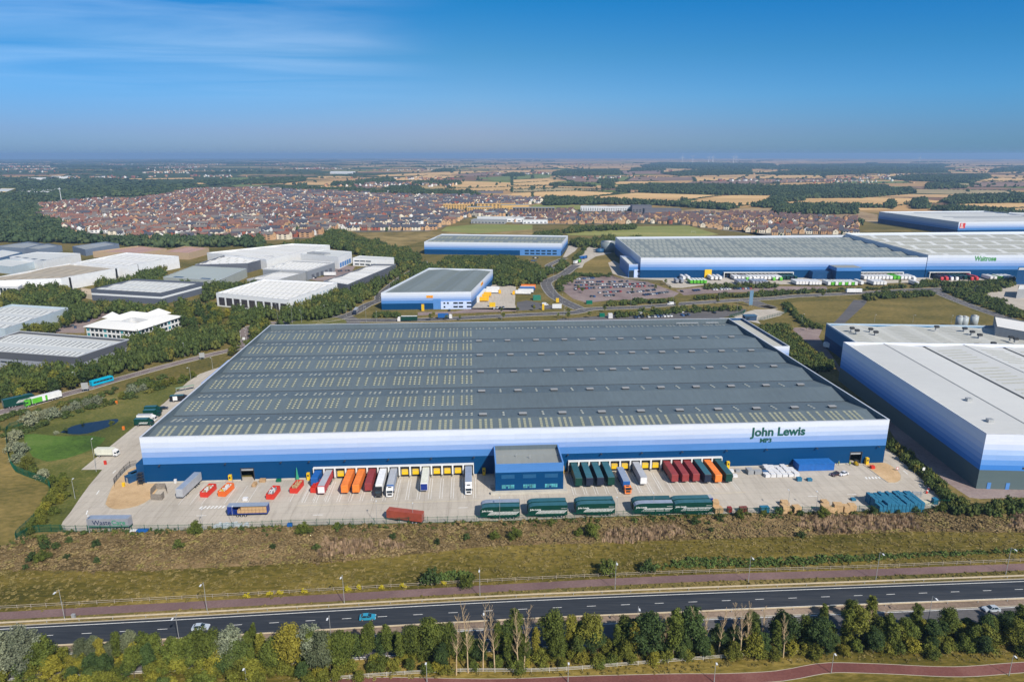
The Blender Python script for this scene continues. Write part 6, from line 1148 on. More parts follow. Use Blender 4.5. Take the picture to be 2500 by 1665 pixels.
wrow(0, 1520, 1870, 8, [('navy', 'navy', 'red'), ('red', 'navy', 'red'), ('blue', 'navy', 'white'), ('navy', 'tealroof', 'white'), ('navy', 'tealroof'), ('green', 'tealroof'), ('green', 'navy', 'red'), ('red', 'red', 'red')], 'under the right canopy', zoom='D', front=1)
wrow(0, 1955, 2025, 2, [W], 'right of the right canopy', zoom='D', front=3); wrow(0, 2045, 2180, 4, [('lime', 'white'), W, W, W], 'furthest right along the navy wall', zoom='D', front=3)
def yrow(k, pts, cols, where, a=None, L=13.6):
    for i, (x, y) in enumerate(pts): c = cols[i % len(cols)]; far_trailer('%s trailer, %s from the left in the row %s' % ({'white': 'white', 'grey': 'slate grey', 'lime': 'green sided', 'green': 'green'}[c[0]], nth(i+1), where), c[0], c[1], Z(k, x, y), a if a is not None else wa, L=L, group=GW)
yrow('G', [(1560+i*30, 322) for i in range(5)], [('lime', 'white')], 'near the staff car park fence', L=12); yrow('G', [(1440, 320), (1485, 320)], [('grey', 'lblue')], 'left of the green sided ones', L=10)
yrow('G', [(1975+i*32, 328) for i in range(3)]+[(2095, 328), (2125, 328), (2155, 328), (2185, 328), (2210, 328)], [('grey', 'lblue')], 'behind the planted strip'); 
yrow('H', [(300+i*27, 330) for i in range(4)]+[(415+i*27, 332) for i in range(4)], [W], 'left part of the outer yard'); yrow('H', [(575, 335), (605, 335)]+[(640+i*28, 335) for i in range(7)], [W, ('lime', 'white')], 'middle part of the outer yard'); yrow('H', [(860, 330), (970, 332), (1000, 332), (1030, 332), (1060, 332), (1340, 335)], [W], 'right part of the outer yard')
for i, (x, y, c) in enumerate(((1150, 265, 'cream'), (1190, 262, 'cream'))): pass
# yellow parcel trailers etc.
pa = R(-2)
for i, (k, x, y, s_, r_, cb_, a_) in enumerate((('U', 860, 290, 'yellow', 'yellow', None, pa), ('U', 870, 245, 'yellow', 'yellow', None, pa), ('U', 905, 215, 'yellow', 'yellow', None, pa), ('U', 985, 165, 'white', 'white', 'yellow', pa), ('U', 1010, 130, 'white', 'white', None, pa), ('U', 1710, 185, 'white', 'white', 'yellow', pa+math.pi), ('U', 1750, 160, 'white', 'silver', None, pa+math.pi), ('U', 1770, 125, 'blue', 'white', None, pa+math.pi), ('U', 1785, 95, 'orange', 'orange', None, pa+math.pi))):
    far_trailer(['nearest yellow trailer at the parcel docks', 'middle yellow trailer at the parcel docks', 'furthest yellow trailer at the parcel docks', 'white lorry with yellow cab at the parcel docks', 'white trailer furthest along the parcel docks', 'white lorry with yellow cab parked across the parcel yard', 'white trailer behind the yellow cabbed one across the parcel yard', 'blue trailer across the parcel yard', 'orange trailer furthest across the parcel yard'][i], s_, r_, Z(k, x, y), a_, L=13.6 if i > 2 else 12.0, cabc=cb_)
far_trailer('blue curtain lorry with a white cab on the main road', 'blue', 'blue', Z('U', 305, 548), R(3), L=8, cabc='white'); far_trailer('green and white lorry just behind the warehouse roof edge', 'green', 'white', Z('F', 1410, 620), R(182), L=12, cabc='white')
far_trailer('grey lorry coming round the roundabout', 'grey', 'silver', Z('F', 915, 545), R(-88), L=8, cabc='navy'); far_trailer('white box trailer lorry on the far main road', 'white', 'white', Z('H', 915, 420), R(180), L=13.6); far_trailer('white box lorry on the shaded service road', 'white', 'white', Z('J', 585, 232), R(125), L=9)
far_trailer('green container on the white roofed works yard', 'lime', 'lime', Z('B', 735, 800), R(0), L=20); far_trailer('white box truck at the slate loading doors', 'white', 'white', Z('F', 645, 250), R(0), L=12)
# ---- car parks: small cars
CB2 = MB(); CB2.v = list(cb.v); CB2.f = list(cb.f); CB2.m = [0]*len(cb.f); off_ = len(CB2.v); CB2.v += cg.v; CB2.f += [tuple(i+off_ for i in f) for f in cg.f]; CB2.m += [1]*len(cg.f); SMALLCAR = CB2.mesh('parked_car', [CARP, GLASS])
CCOL = [('black', (0.015, 0.015, 0.018)), ('dark blue', (0.015, 0.035, 0.10)), ('white', (0.65, 0.65, 0.66)), ('silver', (0.36, 0.38, 0.41)), ('grey', (0.13, 0.14, 0.15)), ('red', (0.38, 0.02, 0.02)), ('blue', (0.03, 0.10, 0.28))]
CW_ = [22, 18, 16, 16, 14, 7, 7]
def parked(rows, where, grp, ori, dens=0.8, cols=CCOL):
    for r_, (k, x0, y0, x1, y1) in enumerate(rows):
        a, b_ = Z(k, x0, y0), Z(k, x1, y1); n = int((b_-a).length/2.6); j = 0; d = (b_-a).normalized(); an = math.atan2(d.y, d.x)+math.pi/2
        for i in range(n):
            if random.random() > dens: continue
            j += 1; nm, c = random.choices(cols, CW_)[0]; p = a+d*(i*2.6+random.uniform(-.15, .15)); al = an+random.choice((0, math.pi))+random.uniform(-.04, .04); q = p-Vector((math.cos(al), math.sin(al), 0))*2.15
            o = obj('parked_car', SMALLCAR, None, (q.x, q.y, 0.06), al); o.color = (*c, 1); tag(o, '%s car, %s from left, %s row, %s' % (nm, nth(j), ORD[r_+1], where), 'car', grp)
parked([('G', 700, 455, 760, 452), ('G', 800, 450, 920, 442), ('G', 1170, 440, 1400, 412), ('G', 770, 420, 1000, 405), ('G', 1030, 420, 1290, 392), ('G', 560, 385, 900, 372), ('G', 910, 370, 1270, 360), ('G', 560, 355, 900, 345), ('G', 900, 350, 1210, 338), ('G', 570, 330, 830, 322), ('G', 860, 325, 1060, 320), ('G', 570, 300, 750, 290), ('G', 650, 272, 760, 265)], 'the large car park', 'cars in the large car park', 0, 0.95)
parked([('G', 1480, 412, 1720, 392), ('G', 1780, 392, 2140, 380)], 'the narrow car park strip', 'cars along the car park strip', 0, 0.62); parked([('G', 1060, 640, 1440, 625), ('G', 1480, 622, 1660, 612), ('G', 1500, 590, 1640, 580), ('G', 1760, 600, 1850, 592)], 'the car park behind the warehouse', 'cars behind the warehouse', 0, 0.62)
parked([('U', 1150, 395, 1360, 385), ('U', 1530, 380, 1620, 375), ('U', 1740, 365, 1810, 360)], 'the parcel depot car park', 'cars at the parcel depot', 0, 0.6); parked([('U', 20, 448, 110, 448), ('U', 430, 432, 560, 430)], 'the strip before the parcel warehouse', 'cars before the parcel warehouse', 0, 0.6)
parked([('E', 580, 552, 720, 530), ('E', 640, 560, 760, 548), ('E', 800, 495, 860, 490), ('E', 360, 568, 470, 550)], 'the courtyard office car park', 'cars at the courtyard office', 0, 0.6); parked([('F', 745, 215, 880, 205), ('F', 550, 270, 620, 262)], 'the slate unit yard', 'cars in the slate unit yard', 0, 0.7); parked([('C', 170, 945, 250, 945), ('C', 175, 970, 245, 970)], 'the far blue office car park', 'cars at the far blue office', 0, 0.7)
car('white van in the car park behind the warehouse', (0.66, 0.66, 0.66), Z('G', 1125, 612), R(150), van=True); car('white van at the parcel depot junction', (0.66, 0.66, 0.66), Z('U', 1925, 345), R(10), van=True); car('white van on the main road below the large car park', (0.66, 0.66, 0.66), Z('G', 1400, 522), R(185), van=True)
for i, (x, y) in enumerate(((560, 150), (585, 140), (610, 108), (640, 104))): far_trailer('lorry waiting on the concrete apron, %s from the left' % ORD[i+1], ('white', 'lime', 'blue', 'blue')[i], 'silver', Z('C', x-10, y+850), R(60), L=7, cabc='navy', group='lorries waiting on the apron')
crate('storage_container', 'white container behind the warehouse roof edge', 'container', SK[0], (3.2, 3.2, 3.6), Z('G', 868, 640)); crate('storage_container', 'green cabin left of the white container', 'container', lp('cabin_green', (0.0, 0.15, 0.09)), (4, 3, 2.6), Z('G', 795, 628)); crate('storage_container', 'green cabin on the planted verge below the large car park', 'cabin', lp('cabin_green', (0.0, 0.15, 0.09)), (5, 3, 2.8), Z('G', 682, 515))
crate('plant_room', 'green substation box by the parcel depot', 'substation', lp('cabin_green2', (0.03, 0.2, 0.13)), (6.5, 5, 3.8), Z('U', 1800, 262))
t = thing('gatehouse', 'dark blue gatehouse with a lorry beside it behind the warehouse corner', 'gatehouse', Z('G', 2060, 665), R(5)); MB().box(0, 0, 0, 9, 5, 3.6).build('wall', lp('gate_navy', (0.03, 0.06, 0.12)), t); MB().box(-0.4, -0.4, 3.6, 9.4, 5.4, 3.9).build('roof', lp('gate_roof', (0.06, 0.13, 0.22)), t); MB().box(1, -0.04, 1.2, 4, -0.01, 2.4).build('window', GLASS, t)
# ================================================================ trees
def ico(sub):
    import bmesh
    bm_ = bmesh.new(); bmesh.ops.create_icosphere(bm_, subdivisions=sub, radius=1.0); V = np.array([v.co[:] for v in bm_.verts]); Fc = np.array([[v.index for v in f.verts] for f in bm_.faces]); bm_.free(); return V, Fc
ICO1, ICO2 = ico(1), ico(2)
def leaf_tris(r, centres, normals, size):
    """small leaf clumps: one triangle each, tilted loosely outwards"""
    n = len(centres); a = normals+r.normal(0, 0.7, (n, 3)); a /= np.linalg.norm(a, axis=1)[:, None]; u = np.cross(a, r.normal(0, 1, (n, 3))); u /= np.linalg.norm(u, axis=1)[:, None]+1e-9; w_ = np.cross(a, u); s = (size*r.uniform(0.6, 1.4, n))[:, None]
    V = np.stack([centres+u*s, centres-u*s*0.6+w_*s*0.9, centres-u*s*0.6-w_*s*0.9], 1).reshape(-1, 3); return V, np.arange(3*n).reshape(-1, 3)
def crown(seed, H, Rr, lobes, nleaf, leaf, shape='round', base=0.25, core=0.55, sub=1):
    """lobed crown; H total height, crown from base*H to H"""
    r = np.random.default_rng(seed); Vs, Fs, o = [], [], 0; z0, z1 = base*H, H; L = []
    for i in range(lobes):
        t = (i+0.5)/lobes; z = z0+(z1-z0)*(0.12+0.76*t)
        if shape == 'round': rad = Rr*math.sin(math.pi*(0.2+0.68*t))**0.7
        elif shape == 'cone': rad = Rr*(1.05-t)
        elif shape == 'column': rad = Rr*(0.75 if t < 0.85 else 0.4)
        else: rad = Rr*math.sqrt(max(0.05, 1-(t*0.95)**2))
        a = i*2.4+r.uniform(0, 1); off = rad*r.uniform(0.25, 0.85); lr = rad*r.uniform(0.26, 0.50)+0.10*Rr
        L.append((np.array([math.cos(a)*off, math.sin(a)*off, z]), lr, lr*r.uniform(0.75, 1.05)*(1.25 if shape in ('column', 'cone') else 1)))
    V0, F0 = (ICO1, ICO2)[sub-1]
    for c, lr, lz in L:
        v = V0*(1+r.normal(0, 0.13, (len(V0), 1)))*np.array([lr, lr, lz])*core+c; v[:, 2] = np.maximum(v[:, 2], z0*0.6); Vs.append(v); Fs.append(F0+o); o += len(v)
    w_ = np.array([l[1]**2 for l in L]); cnt = np.maximum(3, (w_/w_.sum()*nleaf).astype(int))
    for (c, lr, lz), k in zip(L, cnt):
        d = r.normal(0, 1, (k, 3)); d /= np.linalg.norm(d, axis=1)[:, None]; d[:, 2] = np.where(d[:, 2] < -0.5, -d[:, 2], d[:, 2]); p = c+d*np.array([lr, lr, lz])*r.uniform(0.65, 1.28, (k, 1)); v, f = leaf_tris(r, p, d, leaf); Vs.append(v); Fs.append(f+o); o += len(v)
    return np.concatenate(Vs), np.concatenate(Fs)
def trunk_mesh(seed, H, r0, base, m, forks=4):
    r = random.Random(seed); q = MB(); top = Vector((r.uniform(-.3, .3), r.uniform(-.3, .3), H*0.78)); mid = Vector((r.uniform(-.2, .2), r.uniform(-.2, .2), H*base*1.1)); q.tube((0, 0, -0.3), mid, r0, r0*0.75, n=7); q.tube(mid, top, r0*0.75, r0*0.15, n=6)
    for i in range(forks):
        a = i*2.1+r.uniform(0, 1); z = H*(base+0.12*i); p = Vector((mid.x, mid.y, min(z, H*0.7))); e = p+Vector((math.cos(a)*H*0.2, math.sin(a)*H*0.2, H*0.16)); q.tube(p, e, r0*0.4, r0*0.08, n=5)
    return q.mesh('trunk', m, True)
BARK = paint('bark', (0.11, 0.085, 0.06), 0.95, 0.3, 2.0); PBARK = paint('pale_bark', (0.50, 0.37, 0.22), 0.9, 0.25, 2.0)
LM = dict(mid=leaf_mat('foliage_mid', (0.022, 0.036, 0.006), (0.130, 0.155, 0.026), warm=(0.21, 0.165, 0.02)), dark=leaf_mat('foliage_dark', (0.012, 0.026, 0.008), (0.065, 0.100, 0.026), warm=(0.10, 0.115, 0.02)),
          olive=leaf_mat('foliage_olive', (0.045, 0.048, 0.006), (0.17, 0.180, 0.026), warm=(0.22, 0.185, 0.02)), silver=leaf_mat('foliage_silver', (0.055, 0.070, 0.038), (0.23, 0.25, 0.165), warm=(0.22, 0.22, 0.13)), pine=leaf_mat('foliage_pine', (0.040, 0.055, 0.026), (0.125, 0.14, 0.075), warm=(0.12, 0.13, 0.07)))
KIND = {}
def kind(nm, H, Rr, lobes, nleaf, leaf, mat, shape='round', base=0.25, n=3, r0=0.22, sub=1, bark=None):
    KIND[nm] = [(lambda vf: fastmesh('crown', vf[0], vf[1], LM[mat]))(crown(100*len(KIND)+i, H, Rr, lobes, nleaf, leaf, shape, base, sub=sub)) for i in range(n)], [trunk_mesh(50*len(KIND)+i, H, r0, base, bark or BARK) for i in range(n)], H, Rr
kind('near_broad', 12, 3.4, 22, 4200, 0.23, 'mid', 'round', 0.22, 3, 0.22, 1); kind('near_poplar', 15, 2.6, 24, 3600, 0.22, 'mid', 'column', 0.2, 2, 0.2); kind('near_silver', 15, 3.6, 24, 5200, 0.22, 'silver', 'round', 0.12, 2, 0.25)
kind('near_pine', 12, 3.2, 22, 4800, 0.2, 'pine', 'dome', 0.25, 2, 0.25); kind('near_dark', 11, 3.0, 20, 3800, 0.22, 'dark', 'round', 0.15, 2, 0.2); kind('near_olive', 7, 2.6, 16, 3000, 0.2, 'olive', 'dome', 0.1, 3, 0.12)
kind('bush_dark', 2.6, 1.5, 7, 500, 0.16, 'dark', 'dome', 0.02, 2, 0.06); kind('bush_olive', 4.2, 2.2, 9, 1600, 0.16, 'olive', 'dome', 0.03, 3, 0.08); kind('bush_green', 4.0, 2.2, 9, 1600, 0.16, 'mid', 'dome', 0.03, 2, 0.08); kind('bush_silver', 4.5, 3.0, 9, 900, 0.25, 'silver', 'dome', 0.03, 2, 0.08)
kind('mid_broad', 11, 4.2, 12, 750, 0.42, 'mid', 'round', 0.15, 4, 0.3); kind('mid_dark', 11, 4.0, 12, 750, 0.42, 'dark', 'round', 0.12, 3, 0.3); kind('mid_olive', 9, 3.6, 10, 600, 0.42, 'olive', 'round', 0.12, 3, 0.25); kind('mid_conifer', 14, 2.4, 10, 500, 0.4, 'dark', 'cone', 0.08, 2, 0.25); kind('young', 5, 1.5, 6, 160, 0.3, 'mid', 'round', 0.3, 2, 0.1)
_seq = {}
def tree(k, loc, label, scale=1.0, group=None, name=None, cat='tree', sz=None):
    Cm, Tm, H, Rr = KIND[k]; i = _seq.get(k, 0); _seq[k] = i+1; t = thing(name or 'tree', label, cat, loc, random.uniform(0, 6.28), group); t.scale = (scale*random.uniform(0.92, 1.08), scale*random.uniform(0.92, 1.08), sz or scale)
    obj('crown', Cm[i % len(Cm)], t); obj('trunk', Tm[i % len(Tm)], t); return t
def bare_tree(loc, H, label, seed):
    t = thing('bare_tree', label, 'tree', loc, 0, 'leafless poplars in the roadside belt'); r = random.Random(seed); q = MB(); br = MB()
    p = Vector((0, 0, -0.2)); d = Vector((r.uniform(-.05, .05), r.uniform(-.05, .05), 1)); n = 10; rad = 0.17
    for i in range(n):
        e = p+d*(H/n); d = (d+Vector((r.uniform(-.05, .05), r.uniform(-.05, .05), 0))).normalized(); r1 = 0.17*(1-(i+1)/n)+0.015; q.tube(p, e, rad, r1, n=6, cap=False)
        if i >= 3:
            for j in range(5 if i < 8 else 4):
                a = r.uniform(0, 6.28); b = p.lerp(e, r.random()); l = H*0.24*(1-0.55*i/n)*r.uniform(0.6, 1.1); bd = Vector((math.cos(a)*0.6, math.sin(a)*0.6, 1)).normalized(); c = b+bd*l*0.5; c2 = c+(bd+Vector((r.uniform(-.2, .2), r.uniform(-.2, .2), 0.25))).normalized()*l*0.5; br.tube(b, c, r1*0.4+0.025, 0.035, n=4, cap=False); br.tube(c, c2, 0.035, 0.018, n=3, cap=False)
                for m_ in range(5):
                    g = b.lerp(c2, 0.3+0.14*m_); a2 = r.uniform(0, 6.28); br.tube(g, g+Vector((math.cos(a2)*0.5, math.sin(a2)*0.5, 0.9))*l*0.22, 0.022, 0.014, n=3, cap=False)
        p, rad = e, r1
    q.build('trunk', PBARK, t, True); br.build('branches', PBARK, t, True); return t
def th(k, x, yb, yt):
    b = Z(k, x, yb); X, Y = b.x, b.y; y = px(k, x, yt)[1]; v = (y-832.5)/F_; return b, CAM_H-(SP+v*CP)/(CP-v*SP)*Y
# foreground belt, one by one
NEAR = [('O', 30, 1130, 820, 'near_silver'), ('O', 190, 1120, 788, 'near_silver'), ('O', 300, 1090, 860, 'near_broad'), ('O', 560, 1010, 860, 'near_pine'), ('O', 640, 1000, 850, 'near_pine'), ('O', 750, 1020, 885, 'near_pine'), ('O', 890, 1010, 815, 'near_pine'), ('O', 1040, 1010, 842, 'near_broad'), ('O', 1250, 1060, 870, 'near_broad'), ('O', 1350, 1040, 815, 'near_broad'), ('O', 1450, 1060, 822, 'near_broad'), ('O', 1575, 1060, 785, 'near_silver'), ('O', 1620, 1090, 870, 'near_dark'), ('O', 1705, 1000, 830, 'near_dark'), ('O', 1850, 1080, 870, 'near_broad'), ('O', 1975, 1060, 790, 'near_broad'), ('O', 2100, 1050, 772, 'near_silver'), ('O', 2110, 1070, 800, 'near_poplar'), ('O', 2190, 1090, 815, 'near_pine'), ('O', 2310, 1065, 820, 'near_broad'),
 ('P', 90, 1050, 822, 'near_broad'), ('P', 215, 1000, 830, 'near_dark'), ('P', 370, 980, 815, 'near_dark'), ('P', 460, 960, 825, 'near_broad'), ('P', 580, 1000, 785, 'near_broad'), ('P', 700, 990, 740, 'near_broad'), ('P', 790, 970, 770, 'near_dark'), ('P', 1275, 930, 655, 'near_poplar'), ('P', 1230, 930, 740, 'near_dark'), ('P', 1520, 935, 690, 'near_broad'), ('P', 1645, 930, 700, 'near_poplar'), ('P', 1770, 940, 712, 'near_broad'), ('P', 2010, 935, 722, 'near_broad'), ('P', 2160, 1000, 690, 'near_dark'), ('P', 2335, 990, 655, 'near_poplar'), ('P', 2080, 960, 740, 'near_dark'),
 ('Q', 90, 1060, 795, 'near_dark'), ('Q', 20, 1040, 860, 'near_broad'), ('Q', 480, 1020, 830, 'near_poplar'), ('Q', 720, 1060, 820, 'near_dark'), ('Q', 690, 1040, 850, 'near_dark'), ('Q', 970, 1080, 862, 'near_dark'), ('Q', 1200, 1010, 785, 'near_broad'), ('Q', 1400, 1010, 850, 'near_dark'), ('Q', 1520, 1030, 900, 'near_olive'), ('Q', 1640, 960, 872, 'near_olive'), ('Q', 2110, 1000, 850, 'near_broad'), ('Q', 1330, 1060, 920, 'near_dark'), ('Q', 2250, 1040, 900, 'near_olive')]
ADJ = {'near_silver': 'silvery grey willow', 'near_broad': 'leafy green tree', 'near_pine': 'grey green pine', 'near_dark': 'dark green tree', 'near_poplar': 'slender green poplar', 'near_olive': 'olive green tree'}
NN = sorted(range(len(NEAR)), key=lambda i: px(*NEAR[i][:3])[0]); cnt = {}
for i in NN:
    k, x, yb, yt, kd = NEAR[i]; b, H = th(k, x, yb, yt); cnt[kd] = cnt.get(kd, 0)+1; base = KIND[kd][2]
    tree(kd, b, '%s in the belt below the carriageway, %s of its kind from left' % (ADJ[kd], nth(cnt[kd])), H/base*1.08, 'trees of the roadside belt', name={'near_silver': 'willow_tree', 'near_pine': 'pine_tree', 'near_poplar': 'poplar_tree'}.get(kd, 'tree'), sz=H/base*1.07)
def fill(poly, sp, jit=0.45, keep=1.0):
    xs_ = [p[0] for p in poly]; ys_ = [p[1] for p in poly]; out = []; row = 0; y = min(ys_)
    while y < max(ys_):
        x = min(xs_)+(row % 2)*sp/2
        while x < max(xs_):
            p = (x+random.uniform(-jit, jit)*sp, y+random.uniform(-jit, jit)*sp)
            if random.random() < keep and inside(p, poly): out.append(p)
            x += sp
        y += sp*0.87; row += 1
    return out
bf = sorted([p for p in fill([(p.x, p.y) for p in ZP('O', [(600, 1010), (1600, 1000), (2355, 990)])+ZP('P', [(400, 950), (1600, 900), (2355, 910)])+ZP('Q', [(700, 960), (1300, 930), (1900, 925), (2500, 915), (2500, 1080), (1500, 1090), (700, 1120), (0, 1150)])+ZP('P', [(1200, 1060), (0, 1110)])+ZP('O', [(600, 1150)])], 5.2) if -60 < proj(*p)[0] < 2560], key=lambda p: proj(*p)[0])
for i, p in enumerate(bf): tree(random.choice(('near_broad', 'near_dark', 'near_poplar', 'near_broad', 'near_poplar')), (*p, 0), 'lower green tree filling out the roadside belt, %s of them from left' % nth(i+1), random.uniform(0.48, 0.66), 'trees of the roadside belt', sz=random.uniform(0.55, 0.82))
BARE = [('P', 870, 1100, 700), ('P', 950, 1085, 650), ('P', 1050, 1075, 650), ('P', 1130, 1070, 650), ('P', 1290, 1080, 670), ('P', 1328, 1080, 690), ('P', 2250, 980, 700), ('P', 2280, 980, 690), ('Q', 110, 1080, 800), ('Q', 195, 1070, 800), ('Q', 290, 1085, 795), ('Q', 378, 1100, 772), ('Q', 432, 1120, 785), ('Q', 478, 1110, 762), ('Q', 590, 1050, 800), ('Q', 655, 1060, 840), ('Q', 725, 1120, 850), ('Q', 1278, 1000, 800), ('Q', 1400, 1000, 790)]
for i, a in enumerate(sorted(BARE, key=lambda a: px(*a[:3])[0])):
    b, H = th(*a); bare_tree(b, H, 'bare pale barked poplar standing in the roadside belt, %s from the left' % nth(i+1), i)
under = ZP('O', [(-40, 1060), (300, 1020), (900, 1000), (1600, 1040), (2355, 1010)])+ZP('P', [(400, 960), (1000, 930), (1600, 910), (2355, 930)])+ZP('Q', [(700, 990), (1300, 955), (1700, 930), (2100, 930), (2500, 925), (2500, 1110), (1700, 1140), (900, 1130), (600, 1170), (0, 1180)])+ZP('P', [(2000, 1050), (1300, 1080), (300, 1130)])+ZP('O', [(2000, 1200), (0, 1330), (-150, 1330)])
U = sorted(fill([(p.x, p.y) for p in under], 3.35), key=lambda p: proj(*p)[0]); U = [p for p in U if -60 < proj(*p)[0] < 2560 and proj(*p)[1] < 1760]
for i, p in enumerate(U):
    u = proj(*p)[0]/2500; kd = random.choices(['bush_olive', 'bush_green', 'near_olive', 'near_dark'], [0.5, 0.2, 0.22, 0.08] if u < 0.35 else [0.25, 0.45, 0.12, 0.18])[0]
    tree(kd, (*p, 0), '%s bush in the undergrowth below the carriageway, %s of the bushes from the left' % ('olive' if 'olive' in kd else 'green', nth(i+1)), random.uniform(0.65, 1.05)*(0.6 if kd == 'near_dark' else 1), 'undergrowth of the roadside belt', 'bush', 'bush')
# shrubs on the scrubby bank and along the fence
SB = [('O', 285, 205), ('O', 385, 245), ('O', 475, 205), ('O', 645, 235), ('O', 290, 330), ('O', 230, 325), ('O', 450, 315), ('O', 660, 340), ('O', 1213, 240), ('O', 1325, 150), ('O', 1850, 245), ('O', 2145, 255), ('O', 2060, 150), ('O', 2285, 110), ('O', 170, 385), ('O', 315, 245), ('P', 65, 110), ('P', 445, 180), ('P', 935, 185), ('P', 1130, 185), ('P', 1510, 90), ('P', 1265, 180), ('P', 1700, 160), ('P', 1780, 160), ('P', 745, 215), ('P', 950, 505), ('Q', 240, 270), ('Q', 130, 220), ('Q', 850, 310), ('Q', 2200, 145), ('Q', 1800, 130), ('Q', 430, 180), ('Q', 2060, 130), ('Q', 2270, 190), ('Q', 840, 160), ('Q', 1330, 150), ('Q', 300, 190), ('Q', 590, 160), ('Q', 700, 150), ('Q', 1500, 150), ('Q', 1620, 140), ('Q', 990, 170), ('Q', 1950, 120)]
for i, a in enumerate(sorted(SB, key=lambda a: px(*a)[0])): tree(random.choice(('bush_dark', 'bush_dark', 'bush_green')), Z(*a), 'dark green shrub on the scrubby bank, %s from the left' % nth(i+1), random.uniform(0.75, 1.25) if i % 3 else random.uniform(0.6, 0.9), 'shrubs on the scrubby bank', 'shrub', 'shrub')
for k, x, y, s, lb in (('P', 705, 480, 1.9, 'round dark bush beside the rail fence casting a long shadow, left one'), ('P', 1900, 420, 2.0, 'round dark bush beside the rail fence casting a long shadow, middle one'), ('P', 2165, 402, 1.6, 'round dark bush at the start of the reeds by the rail fence')): tree('bush_dark', Z(k, x, y), lb, s, None, 'bush', 'bush')
for i, a in enumerate([('O', 1670, 575), ('O', 1820, 565), ('O', 1887, 555), ('O', 2053, 545), ('O', 2350, 530), ('P', 130, 530), ('P', 210, 522), ('P', 365, 520), ('P', 505, 508), ('P', 785, 492)]):
    v, f = crown(900+i, 1.3, 1.0, 5, 240, 0.14, 'dome', 0.02); t = tag(obj('yellow_broom', fastmesh('yellow_broom', v, f, paint('yellow_flowers', (0.42, 0.35, 0.015), 0.8, 0.4, 2.0)), None, Z(*a)), 'small yellow flowering bush by the rail fence, %s from the left' % nth(i+1), 'bush', 'yellow bushes by the rail fence')
# bushes around the pond and green fence, west side
WB = [('I', 270, 480, 'bush_silver', 1.5), ('I', 390, 430, 'bush_silver', 1.1), ('I', 460, 420, 'bush_silver', 1.2), ('I', 560, 375, 'bush_silver', 0.8), ('I', 640, 350, 'bush_silver', 1.0), ('I', 740, 320, 'bush_silver', 0.9), ('I', 830, 300, 'bush_silver', 1.0), ('I', 900, 300, 'bush_green', 0.8), ('I', 1040, 255, 'bush_green', 1.0), ('I', 1130, 210, 'bush_silver', 1.1), ('I', 1220, 185, 'bush_silver', 0.8), ('I', 1290, 170, 'bush_green', 1.0), ('I', 1400, 150, 'bush_olive', 1.0), ('I', 1470, 130, 'bush_olive', 1.0), ('I', 1560, 110, 'bush_green', 1.1), ('I', 1640, 80, 'bush_green', 1.1), ('I', 1350, 160, 'bush_green', 1.0), ('I', 130, 610, 'bush_silver', 1.1), ('I', 100, 560, 'bush_green', 1.0), ('I', 110, 700, 'bush_silver', 1.0), ('I', 190, 720, 'bush_silver', 1.1), ('I', 150, 800, 'bush_silver', 0.9), ('I', 230, 850, 'bush_olive', 1.3), ('I', 290, 900, 'bush_green', 1.1), ('I', 370, 940, 'bush_silver', 0.9), ('I', 450, 980, 'bush_green', 1.0), ('I', 540, 960, 'bush_green', 1.0), ('I', 560, 1000, 'bush_olive', 0.9), ('I', 500, 1050, 'bush_olive', 1.0), ('I', 470, 1110, 'bush_olive', 1.1), ('I', 430, 1170, 'bush_olive', 1.1), ('I', 400, 1230, 'bush_olive', 1.1), ('I', 350, 1280, 'bush_olive', 1.0), ('I', 370, 1330, 'bush_olive', 0.9), ('I', 300, 1340, 'bush_green', 0.9), ('I', 460, 1240, 'bush_green', 0.8), ('I', 520, 1130, 'bush_olive', 0.8), ('I', 560, 1100, 'bush_green', 0.7), ('I', 260, 1400, 'bush_green', 0.9), ('I', 950, 480, 'bush_green', 0.6), ('I', 560, 530, 'bush_dark', 0.7), ('I', 700, 470, 'bush_dark', 0.6), ('I', 480, 560, 'bush_silver', 0.4)]
for i, (k, x, y, kd, s) in enumerate(sorted(WB, key=lambda a: a[1])):
    tree(kd, Z(k, x, y), '%s bush near the pond and green fence, %s from the left' % ({'bush_silver': 'pale silvery', 'bush_green': 'green', 'bush_olive': 'yellowish', 'bush_dark': 'small dark'}[kd], nth(i+1)), s, 'bushes around the pond and green fence', 'bush', 'bush')
